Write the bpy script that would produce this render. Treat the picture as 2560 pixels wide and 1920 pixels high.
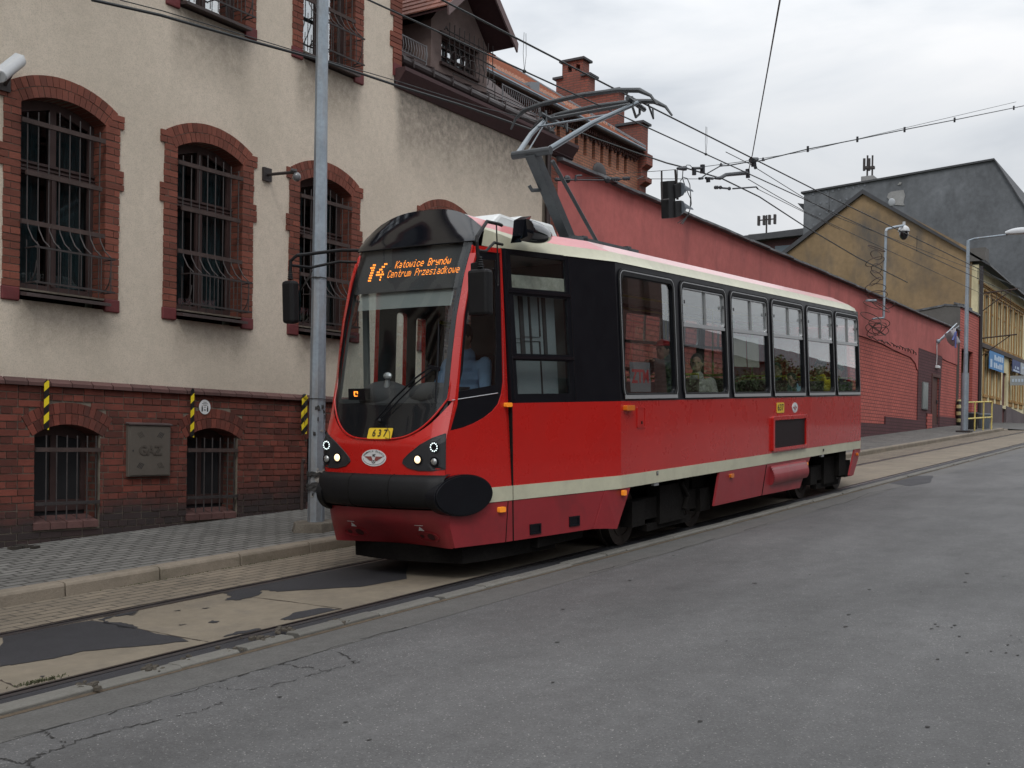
import bpy, bmesh, math, random
from math import sin, cos, radians, pi, atan, atan2, sqrt, hypot
from mathutils import Vector, Matrix
from mathutils.geometry import tessellate_polygon
random.seed(7)
SC = bpy.context.scene
for o in list(bpy.data.objects): bpy.data.objects.remove(o)
COL = SC.collection

# ------------------------------------------------------------------ camera
F_PX, YAW, PITCH, ROLL, CY, CAMZ = 2820.0, 33.116, -0.837, 0.890, 1147.16, 1.6
a_, p_, r_ = radians(YAW), radians(PITCH), radians(ROLL)
_fw = Vector((cos(a_), sin(a_), 0)); _rt = Vector((sin(a_), -cos(a_), 0)); _up = Vector((0, 0, 1))
_f2 = _fw*cos(p_) + _up*sin(p_); _u2 = _up*cos(p_) - _fw*sin(p_)
RT = _rt*cos(r_) + _u2*sin(r_); UP = _u2*cos(r_) - _rt*sin(r_); FW = _f2
CAM = Vector((0, 0, CAMZ))
cam_d = bpy.data.cameras.new('camera'); cam = bpy.data.objects.new('camera', cam_d); COL.objects.link(cam)
cam_d.sensor_width = 36.0; cam_d.sensor_fit = 'HORIZONTAL'; cam_d.lens = 36.0*F_PX/2560
cam_d.shift_x = 0.0; cam_d.shift_y = (CY-960)/2560
cam_d.clip_start = 0.05; cam_d.clip_end = 3000
M3 = Matrix((RT, UP, -FW)).transposed(); cam.matrix_world = Matrix.Translation(CAM) @ M3.to_4x4()
SC.camera = cam

# ------------------------------------------------------------------ light
SUN_EL, SUN_AZ = radians(48), radians(215)      # azimuth measured in the XY plane from +X, where the light comes from
w = bpy.data.worlds.new('World'); SC.world = w; w.use_nodes = True
nt = w.node_tree; nt.nodes.clear()
def N(t, tree=None): return (tree or nt).nodes.new(t)
def L(a, b, tree=None): (tree or nt).links.new(a, b)
out = N('ShaderNodeOutputWorld'); bg = N('ShaderNodeBackground'); L(bg.outputs[0], out.inputs[0])
sky = N('ShaderNodeTexSky'); sky.sky_type = 'NISHITA'; sky.sun_disc = False
sky.sun_elevation = SUN_EL; sky.sun_rotation = radians(90)-SUN_AZ; sky.dust_density = 3.0
tc = N('ShaderNodeTexCoord'); sep = N('ShaderNodeSeparateXYZ'); L(tc.outputs['Generated'], sep.inputs[0])
# cloud deck: noise on the sky dome, flattened towards the horizon
mp = N('ShaderNodeMapping'); mp.inputs['Scale'].default_value = (1.6, 1.6, 5.0); L(tc.outputs['Generated'], mp.inputs[0])
no = N('ShaderNodeTexNoise'); no.inputs['Scale'].default_value = 2.1; no.inputs['Detail'].default_value = 6; no.inputs['Roughness'].default_value = .52
no.inputs['Distortion'].default_value = .35
L(mp.outputs[0], no.inputs['Vector'])
cr = N('ShaderNodeValToRGB'); L(no.outputs['Fac'], cr.inputs[0])
e = cr.color_ramp.elements
e[0].position = .36; e[0].color = (.62, .655, .70, 1); e[1].position = .66; e[1].color = (.90, .905, .915, 1)
e2 = cr.color_ramp.elements.new(.50); e2.color = (.77, .795, .825, 1)
# overcast sky: brighter towards the zenith
zr_ = N('ShaderNodeMapRange'); zr_.inputs['From Min'].default_value = 0.22; zr_.inputs['From Max'].default_value = .95
zr_.inputs['To Min'].default_value = 1.0; zr_.inputs['To Max'].default_value = 2.5; L(sep.outputs['Z'], zr_.inputs['Value'])
mul = N('ShaderNodeVectorMath'); mul.operation = 'SCALE'; L(cr.outputs[0], mul.inputs[0]); L(zr_.outputs[0], mul.inputs['Scale'])
sc10 = N('ShaderNodeVectorMath'); sc10.operation = 'SCALE'; sc10.inputs['Scale'].default_value = 9.6; L(mul.outputs[0], sc10.inputs[0])
mixc = N('ShaderNodeMix'); mixc.data_type = 'RGBA'; mixc.inputs[0].default_value = .93
L(sky.outputs[0], mixc.inputs[6]); L(sc10.outputs[0], mixc.inputs[7])
L(mixc.outputs[2], bg.inputs[0]); bg.inputs[1].default_value = .10
sd = bpy.data.lights.new('sun', 'SUN'); sd.energy = 1.0; sd.angle = radians(14); sd.color = (1, .96, .90)
sun = bpy.data.objects.new('sun', sd); COL.objects.link(sun)
sdir = Vector((cos(SUN_EL)*cos(SUN_AZ), cos(SUN_EL)*sin(SUN_AZ), sin(SUN_EL)))
sun.rotation_euler = (-sdir).to_track_quat('-Z', 'Y').to_euler()
SC.view_settings.view_transform = 'Standard'; SC.view_settings.look = 'None'
SC.view_settings.exposure = 0.0; SC.view_settings.gamma = 1; SC.view_settings.use_curve_mapping = False
SC.cycles.max_bounces = 8; SC.cycles.transparent_max_bounces = 16; SC.cycles.diffuse_bounces = 3
SC.cycles.caustics_reflective = False; SC.cycles.caustics_refractive = False

# ------------------------------------------------------------------ geometry helpers
def ray(x, y): return FW + RT*((x-1280)/F_PX) - UP*((y-CY)/F_PX)
def P(x, y, Y):                      # a point of the photograph (2560 px wide) on the real plane y = Y
    r = ray(x, y); return CAM + r*((Y-CAM.y)/r.y)
def PX(x, y, X):
    r = ray(x, y); return CAM + r*((X-CAM.x)/r.x)
class MB:
    def __init__(s, fn=None): s.v = []; s.f = []; s.fn = fn
    def add(s, p):
        p = Vector(p)
        if s.fn: p = Vector(s.fn(p))
        s.v.append(p); return len(s.v)-1
    def face(s, pts): s.f.append([s.add(p) for p in pts])
    def box(s, x0, x1, y0, y1, z0, z1):
        i = [s.add((x, y, z)) for x in (x0, x1) for y in (y0, y1) for z in (z0, z1)]
        for q in ((0,1,3,2),(4,6,7,5),(0,4,5,1),(2,3,7,6),(0,2,6,4),(1,5,7,3)): s.f.append([i[k] for k in q])
    def obox(s, c, ax, ay, az):      # oriented box: centre and three half vectors
        c, ax, ay, az = map(Vector, (c, ax, ay, az))
        i = [s.add(c + ax*a + ay*b + az*d) for a in (-1,1) for b in (-1,1) for d in (-1,1)]
        for q in ((0,1,3,2),(4,6,7,5),(0,4,5,1),(2,3,7,6),(0,2,6,4),(1,5,7,3)): s.f.append([i[k] for k in q])
    def prism(s, base, off):
        off = Vector(off); n = len(base)
        a = [s.add(Vector(p)) for p in base]; b = [s.add(Vector(p)+off) for p in base]
        s.f.append(a); s.f.append(b[::-1])
        for k in range(n): s.f.append([a[k], a[(k+1) % n], b[(k+1) % n], b[k]])
    def plate(s, outer, holes, fn, d0, d1):   # 2D outline with holes, mapped by fn(a, b, d), solid between d0 and d1
        loops = [outer] + list(holes)
        flat = [p for l in loops for p in l]
        tris = tessellate_polygon([[Vector((p[0], p[1], 0)) for p in l] for l in loops])
        A = [s.add(fn(p[0], p[1], d0)) for p in flat]; B = [s.add(fn(p[0], p[1], d1)) for p in flat]
        for t in tris: s.f.append([A[k] for k in t]); s.f.append([B[k] for k in t][::-1])
        o = 0
        for l in loops:
            n = len(l)
            for k in range(n): s.f.append([A[o+k], A[o+(k+1) % n], B[o+(k+1) % n], B[o+k]])
            o += n
    def tube(s, pts, r, n=6, close=False):
        pts = [Vector(p) for p in pts]; m = len(pts); rings = []
        rr = r if isinstance(r, (list, tuple)) else [r]*m
        up = None
        for k, p in enumerate(pts):
            if close: t = (pts[(k+1) % m]-pts[k-1])
            else: t = (pts[min(k+1, m-1)] - pts[max(k-1, 0)])
            t = t.normalized() if t.length > 1e-9 else Vector((0, 0, 1))
            if up is None:
                up = Vector((0, 0, 1)) if abs(t.z) < .9 else Vector((1, 0, 0))
            sd_ = t.cross(up)
            if sd_.length < 1e-6: sd_ = t.cross(Vector((0, 1, 0)))
            sd_.normalize(); up = sd_.cross(t).normalized()
            rings.append([s.add(p + (sd_*cos(2*pi*j/n) + up*sin(2*pi*j/n))*rr[k]) for j in range(n)])
        K = m if close else m-1
        for k in range(K):
            a, b = rings[k], rings[(k+1) % m]
            for j in range(n): s.f.append([a[j], a[(j+1) % n], b[(j+1) % n], b[j]])
        if not close: s.f.append(rings[0][::-1]); s.f.append(rings[-1])
    def ball(s, c, rx, ry=None, rz=None, nu=12, nv=8, z0=-1, z1=1):
        ry = ry or rx; rz = rz or rx; c = Vector(c); R = []
        for i in range(nv+1):
            zz = z0 + (z1-z0)*i/nv if False else None
            t = math.asin(z0) + (math.asin(z1)-math.asin(z0))*i/nv
            R.append([s.add(c + Vector((rx*cos(t)*cos(2*pi*j/nu), ry*cos(t)*sin(2*pi*j/nu), rz*sin(t)))) for j in range(nu)])
        for i in range(nv):
            for j in range(nu): s.f.append([R[i][j], R[i][(j+1) % nu], R[i+1][(j+1) % nu], R[i+1][j]])
        s.f.append(R[0][::-1]); s.f.append(R[-1])
    def grid(s, f, nu, nv):
        G = [[s.add(f(i/nu, j/nv)) for j in range(nv+1)] for i in range(nu+1)]
        for i in range(nu):
            for j in range(nv): s.f.append([G[i][j], G[i+1][j], G[i+1][j+1], G[i][j+1]])
    def loft(s, outer, fn, d, rings=5, edge=0.):   # curved patch filling an outline on a surface
        n = len(outer); cx = sum(p[0] for p in outer)/n; cz = sum(p[1] for p in outer)/n; R = []
        if edge: R.append([s.add(fn(p[0], p[1], d-edge)) for p in outer])
        for k in range(rings):
            f = 1-k/rings; R.append([s.add(fn(cx+(p[0]-cx)*f, cz+(p[1]-cz)*f, d)) for p in outer])
        c = s.add(fn(cx, cz, d))
        for a_, b_ in zip(R, R[1:]):
            for k in range(n): s.f.append([a_[k], a_[(k+1) % n], b_[(k+1) % n], b_[k]])
        for k in range(n): s.f.append([R[-1][k], R[-1][(k+1) % n], c])
    def disc(s, c, n, r, thick, seg=20, sx=None):    # round plate at c, facing n
        c = Vector(c); n = Vector(n).normalized()
        u = n.cross(Vector((0, 0, 1))).normalized(); v = u.cross(n)
        rx = sx or r
        s.prism([c + u*rx*cos(2*pi*k/seg) + v*r*sin(2*pi*k/seg) for k in range(seg)], n*thick)
    def build(s, name, m, parent=None, bevel=0, smooth=0, world=None, mods=None, recalc=True):
        me = bpy.data.meshes.new(name); me.from_pydata([tuple(p) for p in s.v], [], s.f)
        if recalc or smooth:
            bm = bmesh.new(); bm.from_mesh(me)
            bmesh.ops.remove_doubles(bm, verts=bm.verts, dist=1e-5)
            bmesh.ops.recalc_face_normals(bm, faces=bm.faces); bm.to_mesh(me); bm.free()
        if smooth:
            me.polygons.foreach_set('use_smooth', [True]*len(me.polygons)); me.set_sharp_from_angle(angle=radians(smooth))
        if m: me.materials.append(m)
        o = bpy.data.objects.new(name, me); COL.objects.link(o)
        if bevel:
            b = o.modifiers.new('bevel', 'BEVEL'); b.width = bevel; b.segments = 2; b.limit_method = 'ANGLE'; b.angle_limit = radians(40)
        if world is not None and parent is None: o.matrix_world = world
        if parent is not None:
            o.parent = parent
            o.matrix_parent_inverse = PW[parent.name].inverted() @ (world if world is not None else Matrix())
        PW[o.name] = world.copy() if world is not None else Matrix()
        return o
PW = {}
def thing(name, label, cat, loc=(0,0,0), group=None, kind=None, mat=None):
    o = bpy.data.objects.new(name, None); COL.objects.link(o); o.empty_display_size = .2
    m = mat if mat is not None else Matrix.Translation(Vector(loc))
    o.matrix_world = m; PW[o.name] = m.copy()
    tag(o, label, cat, group, kind); return o
def tag(o, label=None, cat=None, group=None, kind=None):
    if label: o['label'] = label
    if cat: o['category'] = cat
    if group: o['group'] = group
    if kind: o['kind'] = kind
    return o
def origin(o, loc):                 # move a top-level mesh's origin to its base
    loc = Vector(loc); o.data.transform(Matrix.Translation(-loc)); o.location = o.location + loc; PW[o.name] = Matrix.Translation(loc); return o
def copytree(src, delta):
    r = src.copy(); COL.objects.link(r)
    r.matrix_world = Matrix.Translation(Vector(delta)) @ PW[src.name]; PW[r.name] = r.matrix_world.copy()
    def rec(a, b):
        for ch in [o for o in bpy.data.objects if o.parent == a]:
            c = ch.copy(); COL.objects.link(c); c.parent = b; PW[c.name] = PW.get(ch.name, Matrix())
            rec(ch, c)
    rec(src, r); return r
def arc_poly(x0, x1, zb, zs, rise, n=14):   # opening outline: jambs and a segmental arch
    h = (x1-x0)/2; R = (h*h+rise*rise)/(2*rise); cx = (x0+x1)/2; cz = zs+rise-R; a = math.asin(h/R)
    return [(x0, zb), (x1, zb)] + [(cx+R*sin(a*(1-2*k/n)), cz+R*cos(a*(1-2*k/n))) for k in range(n+1)]
def rrect(x0, x1, z0, z1, r, n=4):
    pts = []
    for cx, cz, a0 in ((x1-r, z0+r, -90), (x1-r, z1-r, 0), (x0+r, z1-r, 90), (x0+r, z0+r, 180)):
        for k in range(n+1):
            a = radians(a0+90*k/n); pts.append((cx+r*cos(a), cz+r*sin(a)))
    return pts
def text_mesh(name, txt, size, m, fn, parent, world=None, depth=.002, align='CENTER', bold=0, sx=1.0):
    cu = bpy.data.curves.new(name, 'FONT'); cu.body = txt; cu.size = size; cu.align_x = align; cu.align_y = 'CENTER'; cu.extrude = depth; cu.offset = bold
    cu.resolution_u = 3
    ob = bpy.data.objects.new(name, cu); COL.objects.link(ob)
    dg = bpy.context.evaluated_depsgraph_get(); me = bpy.data.meshes.new_from_object(ob.evaluated_get(dg))
    bpy.data.objects.remove(ob); me.name = name
    for v in me.vertices: v.co = Vector(fn(v.co.x*sx, v.co.y, v.co.z))
    me.materials.clear(); me.materials.append(m)
    o = bpy.data.objects.new(name, me); COL.objects.link(o)
    if parent is not None:
        o.parent = parent; o.matrix_parent_inverse = PW[parent.name].inverted() @ (world if world is not None else Matrix())
    elif world is not None: o.matrix_world = world
    PW[o.name] = world.copy() if world is not None else Matrix()
    return o

# ------------------------------------------------------------------ materials
def mat(name, col, rough=.6, metal=0., spec=.5, var=0., vs=3., bump=0., bs=60., coat=0., emit=None, es=1., dirt=None, island=0., tr=None, sharp=None):
    m = bpy.data.materials.new(name); m.use_nodes = True; t = m.node_tree; b = t.nodes['Principled BSDF']
    b.inputs['Base Color'].default_value = (*col, 1); b.inputs['Roughness'].default_value = rough; b.inputs['Metallic'].default_value = metal
    b.inputs['Specular IOR Level'].default_value = spec
    if coat: b.inputs['Coat Weight'].default_value = coat; b.inputs['Coat Roughness'].default_value = .06
    if emit: b.inputs['Emission Color'].default_value = (*emit, 1); b.inputs['Emission Strength'].default_value = es
    tcn = N('ShaderNodeTexCoord', t); src = None
    m['col'] = 0
    cur = N('ShaderNodeRGB', t); cur.outputs[0].default_value = (*col, 1); cur = cur.outputs[0]
    def noise(scale, det=5, rg=.6, stretch=None):
        n = N('ShaderNodeTexNoise', t); n.inputs['Scale'].default_value = scale; n.inputs['Detail'].default_value = det; n.inputs['Roughness'].default_value = rg
        v = tcn.outputs['Object']
        if stretch:
            q = N('ShaderNodeMapping', t); q.inputs['Scale'].default_value = stretch; L(v, q.inputs[0], t); v = q.outputs[0]
        L(v, n.inputs['Vector'], t); return n.outputs['Fac']
    def scale_by(c, fac, amt):      # colour * (1 + amt*(fac-.5)*2)
        r = N('ShaderNodeMapRange', t); r.inputs['From Min'].default_value = .25; r.inputs['From Max'].default_value = .75
        r.inputs['To Min'].default_value = 1-amt; r.inputs['To Max'].default_value = 1+amt; L(fac, r.inputs['Value'], t)
        s_ = N('ShaderNodeVectorMath', t); s_.operation = 'SCALE'; L(c, s_.inputs[0], t); L(r.outputs[0], s_.inputs['Scale'], t); return s_.outputs[0]
    if island:
        g = N('ShaderNodeNewGeometry', t); r = N('ShaderNodeMapRange', t)
        r.inputs['To Min'].default_value = 1-island; r.inputs['To Max'].default_value = 1+island; L(g.outputs['Random Per Island'], r.inputs['Value'], t)
        s_ = N('ShaderNodeVectorMath', t); s_.operation = 'SCALE'; L(cur, s_.inputs[0], t); L(r.outputs[0], s_.inputs['Scale'], t); cur = s_.outputs[0]
    if var:
        cur = scale_by(cur, noise(vs), var)
        cur = scale_by(cur, noise(vs*9, 4), var*.6)
    if dirt:                        # (colour, amount, scale, stretch): stains with their own shape
        dc, amt, dsc, st = dirt
        r = N('ShaderNodeMapRange', t); r.inputs['From Min'].default_value = .5; r.inputs['From Max'].default_value = .72
        r.inputs['To Min'].default_value = 0; r.inputs['To Max'].default_value = amt; L(noise(dsc, 7, .65, st), r.inputs['Value'], t)
        x = N('ShaderNodeMix', t); x.data_type = 'RGBA'; L(r.outputs[0], x.inputs[0], t); L(cur, x.inputs[6], t); x.inputs[7].default_value = (*dc, 1); cur = x.outputs[2]
    L(cur, b.inputs['Base Color'], t)
    if bump:
        bn = N('ShaderNodeBump', t); bn.inputs['Strength'].default_value = bump; bn.inputs['Distance'].default_value = .01
        L(noise(bs, 6, .65), bn.inputs['Height'], t); L(bn.outputs[0], b.inputs['Normal'], t)
    if var or dirt:
        r = N('ShaderNodeMapRange', t); r.inputs['To Min'].default_value = max(0, rough-.08); r.inputs['To Max'].default_value = min(1, rough+.12); L(noise(vs*3), r.inputs['Value'], t)
        L(r.outputs[0], b.inputs['Roughness'], t)
    return m
def glassmat(name, tint, refl=1.0, base=.04, rough=0., ripple=0.):
    m = bpy.data.materials.new(name); m.use_nodes = True; t = m.node_tree; t.nodes.clear()
    o = N('ShaderNodeOutputMaterial', t); mx = N('ShaderNodeMixShader', t); tr = N('ShaderNodeBsdfTransparent', t); gl = N('ShaderNodeBsdfGlossy', t)
    tr.inputs[0].default_value = (*tint, 1); gl.inputs['Roughness'].default_value = rough; gl.inputs['Color'].default_value = (refl, refl, refl, 1)
    ge = N('ShaderNodeNewGeometry', t); dp = N('ShaderNodeVectorMath', t); dp.operation = 'DOT_PRODUCT'; L(ge.outputs['Normal'], dp.inputs[0], t); L(ge.outputs['Incoming'], dp.inputs[1], t)
    ab = N('ShaderNodeMath', t); ab.operation = 'ABSOLUTE'; L(dp.outputs['Value'], ab.inputs[0], t)
    om = N('ShaderNodeMath', t); om.operation = 'SUBTRACT'; om.inputs[0].default_value = 1; L(ab.outputs[0], om.inputs[1], t)
    pw_ = N('ShaderNodeMath', t); pw_.operation = 'POWER'; pw_.inputs[1].default_value = 5; L(om.outputs[0], pw_.inputs[0], t)
    ad = N('ShaderNodeMath', t); ad.operation = 'MULTIPLY_ADD'; ad.inputs[1].default_value = 1-base; ad.inputs[2].default_value = base; ad.use_clamp = True; L(pw_.outputs[0], ad.inputs[0], t)
    if ripple:
        tcn = N('ShaderNodeTexCoord', t); n = N('ShaderNodeTexNoise', t); n.inputs['Scale'].default_value = 1.1; n.inputs['Detail'].default_value = 1; L(tcn.outputs['Object'], n.inputs['Vector'], t)
        bn = N('ShaderNodeBump', t); bn.inputs['Strength'].default_value = ripple; bn.inputs['Distance'].default_value = .02; L(n.outputs['Fac'], bn.inputs['Height'], t); L(bn.outputs[0], gl.inputs['Normal'], t)
    L(ad.outputs[0], mx.inputs[0], t); L(tr.outputs[0], mx.inputs[1], t); L(gl.outputs[0], mx.inputs[2], t); L(mx.outputs[0], o.inputs[0], t)
    return m
def brickmat(name, c1, c2, mortar, axis='XZ', bw=.26, bh=.077, ms=.012, dirt=None, rough=.85, bump=.6, squash=1., distort=0., noisevar=.25, off=.5, z_dark=None, rot=0.):
    m = bpy.data.materials.new(name); m.use_nodes = True; t = m.node_tree; b = t.nodes['Principled BSDF']; b.inputs['Roughness'].default_value = rough
    tcn = N('ShaderNodeTexCoord', t); sp = N('ShaderNodeSeparateXYZ', t); L(tcn.outputs['Object'], sp.inputs[0], t)
    cb = N('ShaderNodeCombineXYZ', t)
    L(sp.outputs[axis[0]], cb.inputs[0], t); L(sp.outputs[axis[1]], cb.inputs[1], t); v = cb.outputs[0]
    if distort:
        nn = N('ShaderNodeTexNoise', t); nn.inputs['Scale'].default_value = 2.2; nn.inputs['Detail'].default_value = 3; L(tcn.outputs['Object'], nn.inputs['Vector'], t)
        s_ = N('ShaderNodeVectorMath', t); s_.operation = 'SCALE'; s_.inputs['Scale'].default_value = distort; L(nn.outputs['Color'], s_.inputs[0], t)
        a2 = N('ShaderNodeVectorMath', t); L(v, a2.inputs[0], t); L(s_.outputs[0], a2.inputs[1], t); v = a2.outputs[0]
    if rot:
        q = N('ShaderNodeMapping', t); q.inputs['Rotation'].default_value = (0, 0, rot); L(v, q.inputs[0], t); v = q.outputs[0]
    br = N('ShaderNodeTexBrick', t); L(v, br.inputs['Vector'], t)
    br.inputs['Scale'].default_value = 1; br.inputs['Brick Width'].default_value = bw; br.inputs['Row Height'].default_value = bh; br.inputs['Mortar Size'].default_value = ms
    br.inputs['Mortar Smooth'].default_value = .25; br.offset = off; br.squash = squash; br.squash_frequency = 2
    br.inputs['Color1'].default_value = (*c1, 1); br.inputs['Color2'].default_value = (*c2, 1); br.inputs['Mortar'].default_value = (*mortar, 1)
    n = N('ShaderNodeTexNoise', t); n.inputs['Scale'].default_value = 1.3; n.inputs['Detail'].default_value = 8; n.inputs['Roughness'].default_value = .65; L(tcn.outputs['Object'], n.inputs['Vector'], t)
    r = N('ShaderNodeMapRange', t); r.inputs['From Min'].default_value = .25; r.inputs['From Max'].default_value = .75; r.inputs['To Min'].default_value = 1-noisevar; r.inputs['To Max'].default_value = 1+noisevar; L(n.outputs['Fac'], r.inputs['Value'], t)
    s_ = N('ShaderNodeVectorMath', t); s_.operation = 'SCALE'; L(br.outputs['Color'], s_.inputs[0], t); L(r.outputs[0], s_.inputs['Scale'], t); cur = s_.outputs[0]
    if dirt:
        dc, amt, dsc, st = dirt
        q = N('ShaderNodeMapping', t); q.inputs['Scale'].default_value = st; L(tcn.outputs['Object'], q.inputs[0], t)
        n2 = N('ShaderNodeTexNoise', t); n2.inputs['Scale'].default_value = dsc; n2.inputs['Detail'].default_value = 7; n2.inputs['Roughness'].default_value = .65; L(q.outputs[0], n2.inputs['Vector'], t)
        r2 = N('ShaderNodeMapRange', t); r2.inputs['From Min'].default_value = .48; r2.inputs['From Max'].default_value = .75; r2.inputs['To Max'].default_value = amt; L(n2.outputs['Fac'], r2.inputs['Value'], t)
        x = N('ShaderNodeMix', t); x.data_type = 'RGBA'; L(r2.outputs[0], x.inputs[0], t); L(cur, x.inputs[6], t); x.inputs[7].default_value = (*dc, 1); cur = x.outputs[2]
    L(cur, b.inputs['Base Color'], t)
    n3 = N('ShaderNodeTexNoise', t); n3.inputs['Scale'].default_value = 40; n3.inputs['Detail'].default_value = 4; L(tcn.outputs['Object'], n3.inputs['Vector'], t)
    inv = N('ShaderNodeMath', t); inv.operation = 'SUBTRACT'; inv.inputs[0].default_value = 1; L(br.outputs['Fac'], inv.inputs[1], t)
    ma = N('ShaderNodeMath', t); ma.operation = 'MULTIPLY_ADD'; ma.inputs[1].default_value = .3; L(n3.outputs['Fac'], ma.inputs[0], t); L(inv.outputs[0], ma.inputs[2], t)
    bn = N('ShaderNodeBump', t); bn.inputs['Strength'].default_value = bump; bn.inputs['Distance'].default_value = .01; L(ma.outputs[0], bn.inputs['Height'], t); L(bn.outputs[0], b.inputs['Normal'], t)
    return m
# ================================================================== THE STREET
def zr(X):
    if X < -45: return zr(-45)
    if X <= 48: return .0493*X - .0745
    X = min(X, 76); d = X-48; return .0493*48-.0745 + .0493*d - .5*(.0493/28)*d*d
def gp(x, y, off=0.):                # photograph point on the road surface
    r = ray(x, y); t = 10.
    for _ in range(40):
        q = CAM + r*t; g = zr(q.x)+off; dz = r.z - .0493*r.x
        t += (g-q.z)/dz if abs(dz) > 1e-6 else 0
    q = CAM + r*t; q.z = zr(q.x)+off; return q
def walk(Y): return .12 + .07*(Y-8.6)/2.05
XS = [-60+2*i for i in range(0, 106)]
def strip(name, y0, y1, o0, o1, m, x0=-60, x1=150, kind='structure', thick=0.):
    b = MB(); xs = sorted(set([x0, x1]+[x for x in XS if x0 < x < x1]))
    for xa, xb in zip(xs, xs[1:]):
        b.face([(xa, y0, zr(xa)+o0), (xb, y0, zr(xb)+o0), (xb, y1, zr(xb)+o1), (xa, y1, zr(xa)+o1)])
    o = b.build(name, m, recalc=False)
    if o.data.polygons[0].normal.z < 0: o.data.flip_normals()
    return tag(o, kind=kind)

# asphalt: aggregate speckle, worn patches
def asphalt(name, base, light, dark, patch=.25, sp=150):
    m = bpy.data.materials.new(name); m.use_nodes = True; t = m.node_tree; b = t.nodes['Principled BSDF']
    tcn = N('ShaderNodeTexCoord', t); V = tcn.outputs['Object']
    def noise(s, d=4, rg=.6, st=None):
        n = N('ShaderNodeTexNoise', t); n.inputs['Scale'].default_value = s; n.inputs['Detail'].default_value = d; n.inputs['Roughness'].default_value = rg
        if st:
            q = N('ShaderNodeMapping', t); q.inputs['Scale'].default_value = st; L(V, q.inputs[0], t); L(q.outputs[0], n.inputs['Vector'], t)
        else: L(V, n.inputs['Vector'], t)
        return n.outputs['Fac']
    vo = N('ShaderNodeTexVoronoi', t); vo.inputs['Scale'].default_value = sp; L(V, vo.inputs['Vector'], t)
    cr = N('ShaderNodeValToRGB', t); L(vo.outputs['Color'], cr.inputs[0], t)
    el = cr.color_ramp.elements; el[0].position = 0; el[0].color = (*dark, 1); el[1].position = 1; el[1].color = (*light, 1)
    for p, c in ((.14, base), (.84, base)):
        q = el.new(p); q.color = (*c, 1)
    def sc(c, f, a):
        r = N('ShaderNodeMapRange', t); r.inputs['From Min'].default_value = .3; r.inputs['From Max'].default_value = .7; r.inputs['To Min'].default_value = 1-a; r.inputs['To Max'].default_value = 1+a; L(f, r.inputs['Value'], t)
        s_ = N('ShaderNodeVectorMath', t); s_.operation = 'SCALE'; L(c, s_.inputs[0], t); L(r.outputs[0], s_.inputs['Scale'], t); return s_.outputs[0]
    c = sc(cr.outputs[0], noise(.55, 5, .6, (.5, 1.6, 1)), patch); c = sc(c, noise(6, 6, .7), .14); c = sc(c, noise(60, 3, .7), .22)
    L(c, b.inputs['Base Color'], t); b.inputs['Roughness'].default_value = .72; b.inputs['Specular IOR Level'].default_value = .45
    r = N('ShaderNodeMapRange', t); r.inputs['To Min'].default_value = .55; r.inputs['To Max'].default_value = .9; L(noise(.8, 4), r.inputs['Value'], t); L(r.outputs[0], b.inputs['Roughness'], t)
    bn = N('ShaderNodeBump', t); bn.inputs['Strength'].default_value = .55; bn.inputs['Distance'].default_value = .006; L(noise(110, 4, .7), bn.inputs['Height'], t); L(bn.outputs[0], b.inputs['Normal'], t)
    return m
M_asph = asphalt('asphalt', (.079, .0785, .079), (.30, .295, .28), (.024, .024, .024), .30, 150)
M_gut = asphalt('gutter_concrete', (.088, .086, .082), (.125, .122, .116), (.075, .073, .07), .12, 90)
M_tar = asphalt('tar', (.022, .022, .026), (.05, .05, .055), (.012, .012, .014), .2, 120)
M_slab = mat('slab_concrete', (.172, .145, .108), .8, var=.20, vs=1.2, bump=.4, bs=90, dirt=((.11, .095, .08), .55, 3.0, (1, 1, 1)))
M_sett = brickmat('setts', (.185, .152, .112), (.145, .12, .09), (.055, .047, .038), 'XY', .27, .118, .010, distort=.02, dirt=((.09, .078, .062), .6, 1.6, (1, 1, 1)), bump=.8)
M_pave = brickmat('pavement_blocks', (.155, .152, .142), (.115, .113, .106), (.035, .033, .03), 'XY', .23, .115, .013, distort=.075, dirt=((.06, .058, .054), .6, 1.1, (1, 1, 1)), bump=.8, noisevar=.3)
M_kerb = mat('kerb_granite', (.19, .16, .125), .8, var=.18, vs=2.5, bump=.6, bs=50, dirt=((.10, .09, .06), .6, 2.2, (1, 1, 3)), island=.12)
M_stone = mat('edge_concrete', (.125, .12, .108), .85, var=.16, vs=4, bump=.6, bs=60, island=.14, dirt=((.08, .075, .06), .5, 4, (1, 1, 1)))
M_steel = mat('rail_steel', (.10, .095, .10), .38, .8, var=.15, vs=6)
M_rust = mat('rust_groove', (.035, .024, .018), .9, var=.3, vs=8)
M_crack = mat('crack', (.028, .027, .026), .95)
M_earth = mat('ground_earth', (.09, .10, .06), .95, var=.3, vs=.4)

b = MB()
for xa, xb in ((-900, -60), (-60, -45), (-45, 48), (48, 54), (54, 60), (60, 66), (66, 76), (76, 300), (300, 1600)):
    b.face([(xa, -700, zr(xa)-.12), (xb, -700, zr(xb)-.12), (xb, 900, zr(xb)-.12), (xa, 900, zr(xa)-.12)])
tag(b.build('ground', M_earth, recalc=False), kind='structure')
strip('road', -9, 5.09, 0, 0, M_asph)
tag(strip('soil_line', 5.475, 5.505, .004, .010, mat('soil', (.075, .055, .036), .95, var=.4, vs=9)), kind='structure')
strip('gutter_strip', 5.09, 5.50, .002, .002, M_gut)
strip('rail_bed', 5.50, 5.86, -.004, -.001, M_tar)
strip('track_bed', 5.96, 7.40, .0, .0, M_slab)
strip('sett_strip', 7.52, 8.46, 0., 0., M_sett)
strip('pavement', 8.58, 10.72, walk(8.58), walk(10.72), M_pave, x1=51)
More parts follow.
